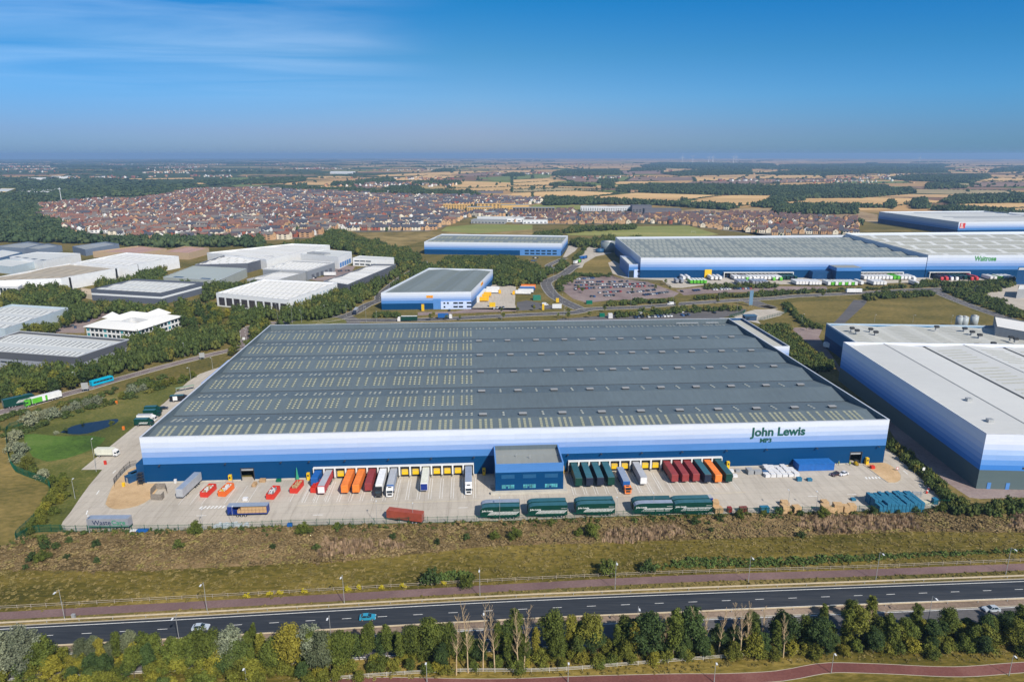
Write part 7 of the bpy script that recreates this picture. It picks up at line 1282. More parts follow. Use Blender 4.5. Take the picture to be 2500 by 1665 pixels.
# ---- woodland of the middle distance: nearest trees one by one, the rest as woodland stuff
WOODS = [ # polygon sheet points traced at crown height, spacing, kinds, place
 ('E', [(0, 960), (150, 900), (330, 930), (560, 900), (700, 820), (910, 740), (1160, 670), (1400, 600), (1650, 580), (2130, 520), (2355, 560), (2355, 600), (2150, 690), (1960, 690), (1650, 770), (1300, 870), (1080, 960), (800, 1040), (500, 1130), (100, 1170), (-200, 1180), (-200, 960)], 6.2, 'the belt along the left road'),
 ('E', [(1140, 400), (1500, 390), (1640, 490), (2100, 480), (2400, 540), (2355, 370), (2130, 370), (1960, 360), (1900, 300), (1830, 290), (1500, 330), (1440, 330), (1000, 310), (880, 290), (830, 300)], 8.5, 'the trees between the courtyard office and striped warehouse'),
 ('E', [(-100, 330), (400, 330), (470, 290), (600, 330), (850, 310), (900, 370), (800, 400), (620, 460), (400, 560), (150, 590), (180, 540), (420, 440), (600, 370), (420, 350), (-100, 345)], 8.5, 'the trees above the pale blue shed'),
 ('E', [(-100, 250), (230, 180), (380, 130), (450, 140), (640, 190), (720, 180), (700, 230), (600, 300), (480, 300), (320, 290), (-100, 330)], 8.5, 'the trees left of the striped warehouse'),
 ('E', [(860, 180), (900, 110), (1170, 90), (1280, 30), (1460, 0), (1480, 100), (1960, 140), (2180, 130), (2355, 100), (2355, 130), (1830, 260), (1830, 150), (1215, 118)], 9, 'the trees behind the striped warehouse'),
 ('F', [(-100, 500), (100, 500), (380, 500), (450, 440), (600, 400), (760, 350), (850, 300), (960, 300), (1060, 270), (1150, 250), (1230, 190), (1290, 110), (1230, 70), (1000, 50), (900, 0), (1300, 0), (1430, 60), (1470, 190), (1110, 380), (1060, 420), (660, 570), (120, 585), (-100, 620)], 7.2, 'the belt behind the colonnaded warehouse'),
 ('F', [(-150, 590), (120, 600), (240, 640), (200, 660), (0, 780), (-150, 860)], 7.5, 'the corner by the roundabout'),
 ('B', [(0, 780), (380, 745), (600, 700), (690, 640), (800, 630), (900, 700), (1100, 720), (1170, 770), (1300, 820), (1450, 870), (1500, 900), (1620, 950), (1450, 990), (1240, 880), (1000, 840), (900, 800), (700, 760), (400, 750)], 9, 'the wood below the housing estate'),
 ('B', [(1630, 900), (1640, 860), (2200, 850), (2210, 880), (1650, 920)], 5, 'the clipped hedge row'), ('F', [(1590, 110), (2200, 110), (2355, 130), (2355, 280), (2050, 270), (2035, 190), (1560, 180)], 8, 'the wood beside the parcel warehouse'), ('G', [(-20, 110), (380, 190), (370, 275), (-20, 290)], 8, 'the wood by the side road'),
 ('C', [(170, 720), (400, 690), (440, 735), (200, 745)], 10, 'the copse above the far blue office'), ('C', [(500, 790), (600, 760), (920, 775), (920, 800), (780, 810), (560, 810)], 10, 'the strip behind the round tank'), ('C', [(800, 745), (900, 725), (900, 765), (800, 770)], 9, 'the clump left of the playing field'), ('C', [(960, 750), (1120, 735), (1120, 760), (970, 765)], 9, 'the clump below the playing field'),
 ('C', [(530, 660), (800, 650), (1090, 635), (1090, 655), (700, 670), (460, 690)], 9, 'the hedge above the playing field'), ('C', [(490, 1010), (640, 830), (660, 840), (540, 1010), (500, 1020)], 6, 'the hedge between the aprons'), ('C', [(430, 960), (530, 940), (500, 1010), (400, 1010)], 7, 'the copse by the apron'),
 ('G', [(380, 340), (440, 280), (560, 240), (620, 245), (540, 290), (440, 340), (430, 420), (500, 470), (640, 515), (600, 520), (440, 440)], 5.5, 'the hedge round the large car park'), ('G', [(620, 250), (880, 245), (870, 260), (640, 265)], 5, 'the hedge above the large car park'), ('G', [(740, 520), (860, 490), (1200, 470), (1420, 465), (1560, 480), (1400, 500), (1100, 525), (760, 545)], 5.5, 'the planting below the large car park'),
 ('G', [(1620, 445), (1800, 430), (2355, 410), (2355, 430), (1900, 465), (1640, 475)], 5.5, 'the roadside planting'), ('H', [(0, 400), (600, 385), (900, 370), (1500, 340), (1500, 380), (1000, 395), (300, 430), (0, 440)], 5.5, 'the long planting before the outer yard'), ('G', [(1700, 340), (1960, 335), (2355, 335), (2355, 355), (1720, 365)], 5.5, 'the planted strip'),
 ('H', [(930, 430), (1100, 400), (1560, 400), (1550, 430), (1100, 450), (960, 470)], 5.5, 'the trees at the meadow edge'), ('H', [(1420, 330), (1500, 300), (1800, 320), (2280, 290), (2300, 330), (2100, 390), (1900, 420), (1980, 420), (2180, 480), (2355, 590), (2500, 680), (2500, 740), (2200, 610), (1900, 500), (1700, 410), (1440, 370)], 6.0, 'the belt along the right hand road'),
 ('H', [(0, 700), (150, 690), (260, 690), (400, 850), (560, 960), (680, 1040), (640, 1085), (420, 1085), (330, 1040), (180, 870), (60, 770), (-30, 730)], 4.6, 'the bank between the two big warehouses'), ('H', [(200, 500), (260, 480), (430, 650), (600, 700), (540, 720), (420, 700)], 5, 'the hedge by the dry meadow'), ('G', [(900, 590), (1200, 570), (1500, 545), (1900, 530), (2080, 550), (1900, 555), (1500, 575), (1100, 610), (900, 620)], 5.5, 'the verge behind the warehouse'),
 ('J', [(945, 880), (1100, 960), (1300, 1120), (1480, 1290), (1560, 1330), (1540, 1370), (1440, 1350), (1330, 1260), (1180, 1110), (1000, 940), (945, 910)], 2.8, 'the hedge right of the main warehouse'), ('F', [(1000, 560), (1120, 540), (1380, 580), (1400, 600), (1200, 605), (1000, 590)], 5.0, 'the planting before the parcel warehouse'),
 ('D', [(2060, 790), (2110, 765), (2400, 810), (2450, 880), (2200, 850), (2070, 830)], 9, 'the wood at the right edge'), ('Q', [(1850, 60), (2000, 80), (2355, 40), (2500, 60), (2500, 120), (2000, 130), (1850, 110)], 3.4, 'the thicket at the right end of the fence'),
 ('I', [(-50, 395), (160, 330), (500, 300), (760, 250), (1080, 130), (1380, 90), (1400, 30), (1200, 60), (1080, 120), (700, 225), (420, 300), (150, 370), (-50, 440)], 4.2, 'the low scrub along the left road'), ('I', [(-50, 470), (60, 470), (160, 480), (500, 350), (900, 270), (1080, 200), (1500, 90), (1700, 40), (1600, 70), (1100, 230), (700, 330), (200, 520), (60, 540), (-50, 540)], 4.5, 'the overgrown strip above the pond'),
]
cand = []
for wi, (k, pts, sp, where) in enumerate(WOODS):
    poly = [(p.x, p.y) for p in ZP(k, pts, 4.0 if wi == 0 else 7.0 if sp > 6.1 else 2.2)]; low = sp < 6.1 and wi > 0
    for p in fill(poly, sp*(0.93 if not low else 0.85)):
        d = math.hypot(*p); q = proj(*p)
        if -80 < q[0] < 2580: cand.append([d, p, sp, where, low, q[0]])
FB = [(min(p[0] for p in f), max(p[0] for p in f), min(p[1] for p in f), max(p[1] for p in f), f) for f in FOOT]
def built(p): return any(a-1 < p[0] < b_+1 and c-1 < p[1] < d+1 and inside(p, f) for a, b_, c, d, f in FB)
def onr(p):
    q = np.array(p); return any(np.min(np.sum((l-q)**2, axis=1)) < (hw+2.2)**2+4 for l, hw in ROADS)
cand = [c for c in cand if not built(c[1]) and not onr(c[1])]
cand.sort(key=lambda a: a[0]/(a[2] if not a[4] else a[2]*0.7)); SEL = cand[:125]; REST = cand[125:]; SEL.sort(key=lambda a: a[5]); wc = {}
for d, p, sp, where, low, q in SEL:
    wc[where] = wc.get(where, 0)+1; ol = random.random()
    if where.startswith('the bank'): kd = 'bush_olive' if ol < 0.6 else 'bush_green'; s = random.uniform(0.9, 1.4)
    elif low: kd = random.choice(('bush_green', 'bush_olive', 'bush_dark')); s = random.uniform(0.5, 0.95)
    else: s0 = 1; kd = 'mid_dark' if ol < 0.3 else 'mid_broad' if ol < 0.75 else 'mid_olive' if ol < 0.93 else 'mid_conifer'; s = random.uniform(0.58, 0.9)
    tree(kd, (*p, 0), '%s in %s, %s from the left' % ({'mid_dark': 'dark tree', 'mid_broad': 'green tree', 'mid_olive': 'yellowish tree', 'mid_conifer': 'conifer', 'bush_olive': 'olive bush', 'bush_green': 'green bush', 'bush_dark': 'dark bush'}[kd], where, nth(wc[where])), s, 'greenery of '+where, 'bush' if 'bush' in kd else 'tree', 'bush' if 'bush' in kd else 'tree')
def scatter(name, items, mat, templ, sm=None):
    """items: (x, y, radius, height, z0); templates are unit crowns; one mesh with a tint per plant"""
    Vs, Fs, T_, o = [], [], [], 0
    for x, y, r, h_, z0 in items:
        v, f = templ[random.randrange(len(templ))]; a = random.uniform(0, 6.28); c, s = math.cos(a), math.sin(a); w_ = np.empty_like(v); w_[:, 0] = (v[:, 0]*c-v[:, 1]*s)*r+x; w_[:, 1] = (v[:, 0]*s+v[:, 1]*c)*r+y; w_[:, 2] = v[:, 2]*h_+z0
        Vs.append(w_); Fs.append(f+o); o += len(v); T_.append(np.full(len(v), random.random()))
    o_ = obj(name, fastmesh(name, np.concatenate(Vs), np.concatenate(Fs), mat, tint=np.concatenate(T_))); o_['kind'] = 'stuff'; return o_
def unit(seed, lobes, nl, leaf, shape='dome', base=0.02, core=0.8):
    v, f = crown(seed, 1.0, 1.0, lobes, nl, leaf, shape, base, core); return v, f
UT = [unit(300+i, 7, 150, 0.11, 'round', 0.05) for i in range(6)]; UB = [unit(330+i, 5, 60, 0.17) for i in range(5)]; UF = [unit(350+i, 4, 24, 0.22, 'dome', 0.0, 0.95) for i in range(5)]
WM_ = leaf_mat('woodland_foliage', (0.016, 0.032, 0.009), (0.082, 0.108, 0.024), tint=True, warm=(0.14, 0.12, 0.022)); WD = leaf_mat('far_woodland_foliage', (0.016, 0.034, 0.016), (0.060, 0.088, 0.034), tint=True, warm=(0.08, 0.095, 0.03), vol=0.06)
scatter('woodland', [(p[0], p[1], (sp*0.62 if not low else sp*0.55)*random.uniform(0.8, 1.25), (random.uniform(5.5, 9) if not low else random.uniform(1.0, 2.2) if 'left road' in where or 'pond' in where else random.uniform(1.8, 4.0)), 0) for d, p, sp, where, low, q in REST], WM_, UT)
# distant woods, hedges and hedgerow trees
FARW = [('A', [(-200, 640), (-200, 470), (330, 480), (380, 600), (560, 650), (580, 720), (800, 780), (1050, 800), (1700, 785), (2355, 800), (2355, 850), (1880, 840), (1400, 850), (1050, 820), (400, 800), (-200, 800)], 13), ('A', [(-200, 460), (-200, 340), (140, 330), (560, 330), (800, 330), (1300, 330), (1900, 320), (1750, 340), (1500, 395), (1180, 430), (900, 430), (700, 450), (330, 470)], 25), ('A', [(-200, 330), (-200, 240), (600, 235), (1100, 260), (1700, 300), (1900, 320), (1300, 330), (600, 330)], 44), ('A', [(1800, 270), (2000, 262), (2355, 285), (2355, 300), (1900, 300)], 22),
 ('B', [(0, 305), (260, 300), (800, 310), (1140, 335), (1140, 360), (700, 335), (300, 322)], 15), ('B', [(1170, 330), (1180, 295), (1400, 290), (1480, 325), (1900, 345), (1960, 395), (1700, 372), (1400, 350)], 15), ('B', [(700, 280), (720, 262), (890, 255), (880, 278)], 16), ('B', [(905, 262), (910, 248), (1180, 222), (1195, 245), (940, 272)], 16), ('B', [(1370, 275), (1380, 258), (1750, 248), (1765, 268)], 16), ('B', [(0, 240), (250, 220), (480, 215), (480, 240), (250, 262), (0, 265)], 22), ('B', [(2110, 200), (2180, 180), (2280, 185), (2280, 200)], 18), ('B', [(1530, 165), (1600, 148), (1700, 145), (1700, 165)], 25),
 ('C', [(930, 350), (940, 318), (1060, 300), (1700, 298), (2355, 315), (2355, 382), (1900, 380), (1200, 362)], 14), ('C', [(360, 212), (370, 188), (500, 165), (940, 162), (940, 200), (500, 214)], 20), ('C', [(1340, 195), (1600, 172), (2110, 162), (2120, 200), (1480, 214)], 20), ('C', [(800, 325), (805, 292), (890, 288), (900, 322)], 13), ('C', [(760, 278), (780, 258), (930, 250), (935, 268)], 15), ('C', [(330, 300), (350, 288), (700, 300), (690, 308)], 15), ('C', [(280, 430), (300, 410), (1000, 440), (1700, 470), (2000, 490), (1900, 510), (1300, 470), (700, 460), (290, 470)], 14), ('C', [(1040, 175), (1080, 150), (1350, 150), (1350, 165)], 26), ('C', [(2110, 480), (2260, 450), (2400, 400), (2400, 480), (2250, 490)], 12),
 ('D', [(0, 380), (0, 320), (640, 302), (1130, 308), (1140, 343), (1350, 332), (1350, 370), (900, 405), (430, 408), (400, 430), (80, 452), (150, 383)], 14), ('D', [(1180, 240), (1400, 212), (2030, 207), (2060, 230), (1870, 275), (1350, 258)], 18), ('D', [(1640, 438), (1750, 400), (2200, 390), (2355, 385), (2500, 380), (2500, 450), (2200, 448), (1700, 458)], 13), ('D', [(1130, 488), (1150, 440), (1200, 440), (1210, 490)], 11), ('D', [(1360, 500), (1370, 440), (1480, 420), (1520, 500)], 11), ('D', [(1490, 325), (1500, 290), (1700, 285), (1850, 320)], 14), ('D', [(120, 540), (200, 485), (450, 490), (870, 520), (870, 545), (300, 545)], 12), ('D', [(840, 650), (850, 605), (910, 605), (920, 650)], 10), ('D', [(180, 475), (1030, 485), (1200, 490), (1030, 492), (480, 490)], 11), ('D', [(1550, 508), (1720, 495), (2355, 540), (2100, 560), (1700, 530)], 12), ('D', [(0, 200), (300, 175), (700, 160), (1640, 150), (1680, 185), (1000, 195), (600, 210), (300, 205)], 26), ('D', [(2050, 185), (2100, 155), (2500, 130), (2500, 170)], 30), ('D', [(200, 160), (200, 120), (1100, 110), (1700, 120), (1600, 145), (900, 150)], 40), ('C', [(1150, 130), (1300, 100), (2300, 110), (2355, 150), (1700, 160)], 42)]
it = []
for k, pts, sp in FARW:
    for p in fill([(q.x, q.y) for q in ZP(k, pts, 3)], sp*0.8):
        if k == 'A' and math.sin(p[0]*0.011+1)+math.sin(p[1]*0.006+p[0]*0.003) > 1.15: continue
        it.append((p[0], p[1], sp*random.uniform(0.5, 0.85), random.uniform(7, 13), 0))
for kind_, P in FIELDS:                                             # hedges round the fields
    for i in range(len(P)):
        a, b_ = P[i], P[(i+1) % len(P)]; L = (b_-a).length; st = max(9, a.length*0.0045); n = int(L/st)
        if random.random() < 0.3: continue
        for j in range(n):
            if random.random() < 0.12: continue
            p = a.lerp(b_, (j+random.random()*0.5)/max(1, n)); big_ = random.random() < 0.06; it.append((p.x, p.y, st*random.uniform(0.45, 0.7), random.uniform(6, 11) if big_ else random.uniform(1.8, 3.4), 0))
for _ in range(900):                                                 # lone hedgerow trees over the far plain
    Y = random.uniform(2300, 9500); X = Y*random.uniform(-0.8, 0.8); it.append((X, Y, random.uniform(6, 14), random.uniform(6, 12), 0))
r_ = np.random.default_rng(5)
for _ in range(110):                                                 # far copses and belts
    Y = r_.uniform(4200, 15000); X = Y*r_.uniform(-0.85, 0.82); lw, ld, a = r_.uniform(150, 650), r_.uniform(40, 200), r_.uniform(-0.4, 0.4)
    if X/Y > -0.1 and r_.random() < 0.62: continue
    for j in range(int(lw*ld/1500)+6):
        u, v = r_.uniform(-0.5, 0.5)*lw, r_.uniform(-0.5, 0.5)*ld; it.append((X+u*math.cos(a)-v*math.sin(a), Y+u*math.sin(a)+v*math.cos(a), r_.uniform(16, 30), r_.uniform(9, 15), 0))
it = [q for q in it if not any(inside(q, [(p.x, p.y) for p in TOWN[k]]) for k in TOWN)]
scatter('far_woodland', it, WD, UF)
# scrub and reeds of the foreground bank, roadside tufts
scr = [(p.x, p.y) for p in b_top]+[(p.x, p.y) for p in b_mid[::-1]]
SM1 = leaf_mat('scrub_foliage', (0.075, 0.052, 0.022), (0.29, 0.21, 0.10), tint=True, warm=(0.17, 0.155, 0.035), vol=0.12); SM2 = leaf_mat('reed_green', (0.040, 0.068, 0.018), (0.115, 0.165, 0.040), tint=True, warm=(0.10, 0.13, 0.03), vol=0.4); SM3 = leaf_mat('dry_reed', (0.18, 0.12, 0.075), (0.46, 0.33, 0.215), tint=True, warm=(0.30, 0.20, 0.12), vol=0.4); SM4 = leaf_mat('grass_tufts', (0.075, 0.068, 0.016), (0.24, 0.185, 0.060), tint=True, warm=(0.25, 0.19, 0.08), vol=0.3)
US = [unit(370+i, 4, 46, 0.20, 'dome', 0.0, 0.75) for i in range(5)]
def vis(p): q = proj(*p); return -80 < q[0] < 2580 and q[1] < 1760
P1 = [p for p in fill(scr, 1.7, 0.5) if vis(p) and random.random() < 0.85]
scatter('scrub', [(p[0], p[1], random.uniform(0.7, 1.8), random.uniform(0.18, 0.7)*(1.7 if random.random() < 0.12 else 1), 0) for p in P1], SM1, US)
reedp = ZP('Q', [(-50, 470), (250, 450), (700, 460), (1300, 430), (2500, 395), (2500, 410), (1600, 450), (900, 500), (260, 520), (-50, 520)])+ZP('P', [(2150, 405), (2200, 365), (2355, 350)])
blade = MB()
for i in range(26): a = random.uniform(0, 6.28); r0 = random.uniform(0, 0.8); x, y = math.cos(a)*r0, math.sin(a)*r0; blade.poly([(x-0.09, y, 0), (x+0.09, y+0.03, 0), (x+random.uniform(-.2, .2), y+random.uniform(-.2, .2), random.uniform(0.6, 1.0))])
BL = [(np.array(blade.v), np.array(blade.f))]
scatter('green_reeds', [(p[0], p[1], random.uniform(0.6, 1.1), random.uniform(0.5, 1.2), 0) for p in fill([(q.x, q.y) for q in reedp], 1.1) if vis(p)]+[(p[0], p[1], random.uniform(0.6, 1.1), random.uniform(0.8, 1.4), 0) for p in fill([(q.x, q.y) for q in ZP('P', [(720, 455), (760, 420), (980, 410), (960, 445), (780, 475)])], 1.0)], SM2, BL+US[:2])
dryp = [[('P', 1860, 200), ('P', 1900, 120), ('P', 2355, 100), ('Q', 60, 290), ('Q', 0, 310), ('P', 2000, 215)], [('O', 2150, 310), ('O', 2180, 180), ('P', 400, 200), ('P', 560, 240), ('P', 300, 270), ('P', -50, 320)], [('Q', 820, 240), ('Q', 860, 170), ('Q', 1600, 170), ('Q', 1650, 250), ('Q', 1000, 290)], [('Q', 2250, 250), ('Q', 2300, 110), ('Q', 2500, 110), ('Q', 2500, 260)]]
scatter('dry_reeds', [(p[0], p[1], random.uniform(0.6, 1.0), random.uniform(1.2, 2.0), 0) for P in dryp for p in fill([(q.x, q.y) for q in [Z(*a) for a in P]], 1.15)], SM3, BL)
fw = [a.lerp(b_, f) for a, b_ in zip(b_top[:-1], b_top[1:]) for f in [i/max(1, int((b_-a).length/0.9)) for i in range(int((b_-a).length/0.9))]]
scatter('fence_weeds', [(p.x+random.gauss(0, 0.6), p.y-abs(random.gauss(0.8, 1.6)), random.uniform(0.5, 1.2), random.uniform(0.4, 1.4), 0) for p in fw if random.random() < 0.8 and math.sin(p.x*0.13)+math.sin(p.x*0.31) > -1.1], WM_, US)
tb = [(p.x, p.y) for p in b_mid]+[(p.x, p.y) for p in offset(path1, 1.9)[::6][::-1]]
vb_ = [(p.x, p.y) for p in offset(path1, -1.9)[::6]]+[(p.x, p.y) for p in offset(main_top, 3.0)[::6][::-1]]
lb_ = [(p.x, p.y) for p in offset(main_top, -20.2)[::6]]+[(p.x, p.y) for p in [Z('Q', 3000, 1120), Z('Q', 1400, 1155), Z('Q', 900, 1150), Z('Q', 0, 1225), Z('P', 0, 1140), Z('O', -400, 1350)]]
T1 = [p for p in fill(tb, 1.5, 0.5) if vis(p) and random.random() < 0.75]; T2 = [p for p in fill(vb_, 1.3, 0.5) if vis(p)]; T3 = [p for p in fill(lb_, 1.6, 0.5) if vis(p)]
scatter('grass_tufts', [(p[0], p[1], random.uniform(0.5, 1.2), random.uniform(0.10, 0.42), 0) for p in T1]+[(p[0], p[1], random.uniform(0.4, 0.8), random.uniform(0.15, 0.5), 0) for p in T2+T3], SM4, BL+US[:2])
# young trees along the middle roads
YT = [('U', 1510, 460), ('U', 1760, 430), ('U', 1265, 465), ('U', 1300, 560), ('U', 640, 575), ('U', 430, 575), ('U', 245, 545), ('U', 190, 580), ('U', 2280, 560), ('G', 1270, 400), ('G', 820, 590), ('G', 1020, 620), ('G', 1160, 590), ('G', 1240, 600), ('G', 1460, 555), ('G', 1610, 490), ('G', 1600, 570), ('G', 1820, 515), ('G', 680, 640), ('G', 410, 640), ('G', 500, 610), ('H', 965, 505), ('H', 430, 750), ('H', 515, 745), ('G', 620, 420), ('G', 530, 350), ('G', 1395, 395), ('G', 590, 400), ('G', 1065, 415), ('H', 570, 460), ('H', 150, 360), ('G', 2270, 355), ('H', 1250, 350), ('H', 1780, 340), ('G', 1360, 350)]
for i, a in enumerate(sorted(YT, key=lambda a: px(*a)[0])): tree('young', Z(*a), 'small roadside tree in the middle distance, %s from the left' % nth(i+1), random.uniform(0.8, 1.25), 'small trees along the middle roads')
# ================================================================ the town
HW, HR = [], []
for i, (n, c) in enumerate((('red_brick', (0.34, 0.10, 0.06)), ('buff_brick', (0.55, 0.35, 0.19)), ('cream_render', (0.72, 0.64, 0.50)), ('white_render', (0.76, 0.75, 0.72)), ('tan_brick', (0.50, 0.29, 0.15)))): HW.append(paint('wall_'+n, c, 0.85, 0.15, 0.3))
for i, (n, c) in enumerate((('brown_red_tiles', (0.19, 0.095, 0.07)), ('slate', (0.060, 0.065, 0.085)), ('purple_brown_tiles', (0.11, 0.072, 0.068)), ('grey_tiles', (0.15, 0.135, 0.125)))): HR.append(paint('roof_'+n, c, 0.8, 0.15, 0.3))
HMATS = HW+HR+[GLASS, paint('house_white_trim', (0.6, 0.6, 0.58), 0.7)]
def house_geo(w_, d, e, r, over=0.35, chim=True, dorm=False):
    """w along the ridge, d deep, eaves e, ridge r. returns wall MB and roof MB"""
    a = MB(); a.box(-w_/2, -d/2, 0, w_/2, d/2, e, skip=('t', 'b'))
    for s in (-1, 1): a.poly([(s*w_/2, -d/2, e), (s*w_/2, d/2, e), (s*w_/2, 0, r)][::s])
    for s in (-1, 1):
        for z in ([1.0, 3.6] if e < 6.5 else [1.0, 3.6, 6.2]):
            for k in range(2): x = -w_/2+w_*(0.18+0.4*k); a.poly([(x, s*(d/2+.03), z), (x+w_*0.2, s*(d/2+.03), z), (x+w_*0.2, s*(d/2+.03), z+1.3), (x, s*(d/2+.03), z+1.3)][::-s], 1)
        a.poly([(s*(w_/2+.03), -0.6, 3.6), (s*(w_/2+.03), 0.6, 3.6), (s*(w_/2+.03), 0.6, 4.9), (s*(w_/2+.03), -0.6, 4.9)][::s], 1)
    b_ = MB(); k = over*(r-e)/(d/2)
    for s in (-1, 1): b_.poly([(-w_/2-0.2, s*(d/2+over), e-k), (w_/2+0.2, s*(d/2+over), e-k), (w_/2+0.2, 0, r+0.08), (-w_/2-0.2, 0, r+0.08)][::-s])
    if dorm: b_.box(-1, -d/2+0.3, e, 1, -d/2+2.2, e+1.8, 0)
    if chim: b_.box(w_/2-1.0, -0.4, r-1.0, w_/2-0.2, 0.4, r+1.1, 1)
    return a, b_
HT = [(9.0, 8.0, 5.2, 8.6), (7.0, 8.5, 5.3, 9.2), (10.5, 8.0, 5.2, 8.4), (8.0, 9.0, 7.8, 11.2), (14.0, 9.0, 5.3, 8.9), (20.0, 9.5, 8.0, 11.4)]
HG = [house_geo(*h, chim=i % 2 == 0, dorm=i == 3) for i, h in enumerate(HT)]
homes = []
def estate(poly, sub, ang, sp_row, sp, wts, wallw, roofw, where):
    """streets of houses: rows in a frame turned by ang; sub tests membership"""
    c, s = math.cos(ang), math.sin(ang); P = [(p[0]*c+p[1]*s, -p[0]*s+p[1]*c) for p in poly]; y = min(p[1] for p in P); row = 0
    while y < max(p[1] for p in P):
        x = min(p[0] for p in P)+random.uniform(0, sp); row += 1; wav = random.uniform(0, 6); jy = 0
        while x < max(p[0] for p in P):
            k = random.choices(range(6), wts)[0]; w_ = HT[k][0]; yy = y+math.sin(x*0.012+wav)*6+random.uniform(-0.5, 0.5); X, Y = x*c-yy*s, x*s+yy*c
            if inside((X, Y), poly) and sub(X, Y) and random.random() < 0.90:
                turn = math.pi/2 if (k < 4 and random.random() < 0.42) else 0; homes.append((math.hypot(X, Y), X, Y, ang+turn+random.uniform(-.06, .06), k, random.choices(range(5), wallw)[0], random.choices(range(4), roofw)[0], where, row))
            x += w_+random.choice((0.4, 1.2, 2.8, 4.5)) if sp < 1.5 else w_+random.uniform(1, 4)
        y += sp_row*(0.75 if row % 2 else 1.2)
tw = [(p.x, p.y) for p in TOWN['west']]; te = [(p.x, p.y) for p in TOWN['east']]
def pxx(X, Y): return proj(X, Y)
D1 = lambda X, Y: (lambda q: q[0] < 640 and q[1] > 520)(pxx(X, Y)); D2 = lambda X, Y: (lambda q: q[0] < 640 and q[1] <= 520)(pxx(X, Y))
D3 = lambda X, Y: (lambda q: 640 <= q[0] < 860 and q[1] > 505)(pxx(X, Y)); D4 = lambda X, Y: (lambda q: 640 <= q[0] and q[1] <= 505)(pxx(X, Y)); D5 = lambda X, Y: (lambda q: q[0] >= 860 and q[1] > 505 and not (1090 < q[0] < 1310 and q[1] < 523))(pxx(X, Y))
estate(tw, D1, 0.12, 24, 1, (3, 3, 3, 3, 5, 3), (3, 3, 6, 5, 3), (5, 3, 3, 4), 'the west front'); estate(tw, D2, -0.35, 27, 1, (4, 3, 3, 2, 3, 1), (4, 3, 5, 4, 3), (5, 2, 4, 3), 'the far west'); estate(tw, D3, -0.2, 24, 1, (3, 3, 3, 3, 5, 3), (6, 3, 4, 3, 2), (3, 4, 5, 2), 'the middle quarter')
estate(tw, D4, 0.3, 28, 1, (4, 3, 3, 2, 2, 1), (2, 5, 6, 3, 3), (1, 7, 3, 3), 'the far side'); estate(tw, D5, 0.05, 24, 1, (3, 3, 3, 3, 5, 3), (2, 6, 6, 3, 3), (1, 7, 4, 2), 'the slate quarter'); estate(te, lambda X, Y: not (1400 < pxx(X, Y)[0] < 1620 and pxx(X, Y)[1] < 528), -0.28, 27, 1, (6, 5, 3, 1, 0.5, 0), (0.5, 8, 2, 0.5, 4), (0.3, 2, 8, 1), 'the east side')
for _ in range(34):                                                  # far villages and suburbs
    Y = random.uniform(2600, 9000); X = Y*(random.uniform(-0.75, -0.1) if _ < 24 else random.uniform(0, 0.7)); a0 = random.uniform(0, 3)
    for j in range(random.randint(18, 60)): hx, hy = X+random.gauss(0, 130), Y+random.gauss(0, 90); homes.append((math.hypot(hx, hy), hx, hy, a0+random.choice((0, 1.57)), random.randrange(6), random.randrange(5), random.randrange(4), 'far', 0))
homes.sort(key=lambda h: h[0]); near_h, far_h = homes[:300], homes[300:]
near_h.sort(key=lambda h: pxx(h[1], h[2])[0]); hc = {}
WNm = ['red brick', 'buff brick', 'cream', 'white', 'tan brick']; RNm = ['rusty', 'slate', 'purple brown', 'grey']; _hm = {}
def hm(k, w_, r):
    if ('w', k, w_) not in _hm: _hm[('w', k, w_)] = HG[k][0].mesh('wall', [HW[w_], GLASS])
    if ('r', k, r) not in _hm: _hm[('r', k, r)] = HG[k][1].mesh('roof', [HR[r], HW[0]])
    return _hm[('w', k, w_)], _hm[('r', k, r)]
for d, X, Y, a, k, w_, r, where, row in near_h:
    key = (where, w_, r); hc[key] = hc.get(key, 0)+1; t = thing('house', '%s house with %s roof, %s such from left in %s' % (WNm[w_], RNm[r], nth(hc[key]), where), 'house', (X, Y, 0.13), a, 'houses of '+where); m1, m2 = hm(k, w_, r); obj('wall', m1, t); obj('roof', m2, t)
Vs, Fq, Ft, mq, mt, o = [], [], [], [], [], 0
for d, X, Y, a, k, w_, r, where, row in far_h:
    c, s = math.cos(a), math.sin(a)
    for g, mm in ((HG[k][0], (w_, 9)), (HG[k][1], (5+r, 0))):
        v = np.array(g.v); Vs.append(np.stack([v[:, 0]*c-v[:, 1]*s+X, v[:, 0]*s+v[:, 1]*c+Y, v[:, 2]+0.13], 1))
        for f, m_ in zip(g.f, g.m): (Fq if len(f) == 4 else Ft).append([i+o for i in f]); (mq if len(f) == 4 else mt).append(mm[m_])
        o += len(v)
V = np.concatenate(Vs); tri = [[f[0], f[1], f[2]] for f in Fq]+[[f[0], f[2], f[3]] for f in Fq]+Ft
struct(obj('distant_houses', fastmesh('distant_houses', V, np.array(tri), HMATS, np.array(mq+mq+mt))), 'stuff')
# garden and street trees in the town
gt = [(p[0], p[1], random.uniform(2.5, 4.5), random.uniform(4, 8), 0.1) for P in (tw, te) for p in fill(P, 42, 0.5)]
scatter('town_trees', gt, WD, UF+UB)
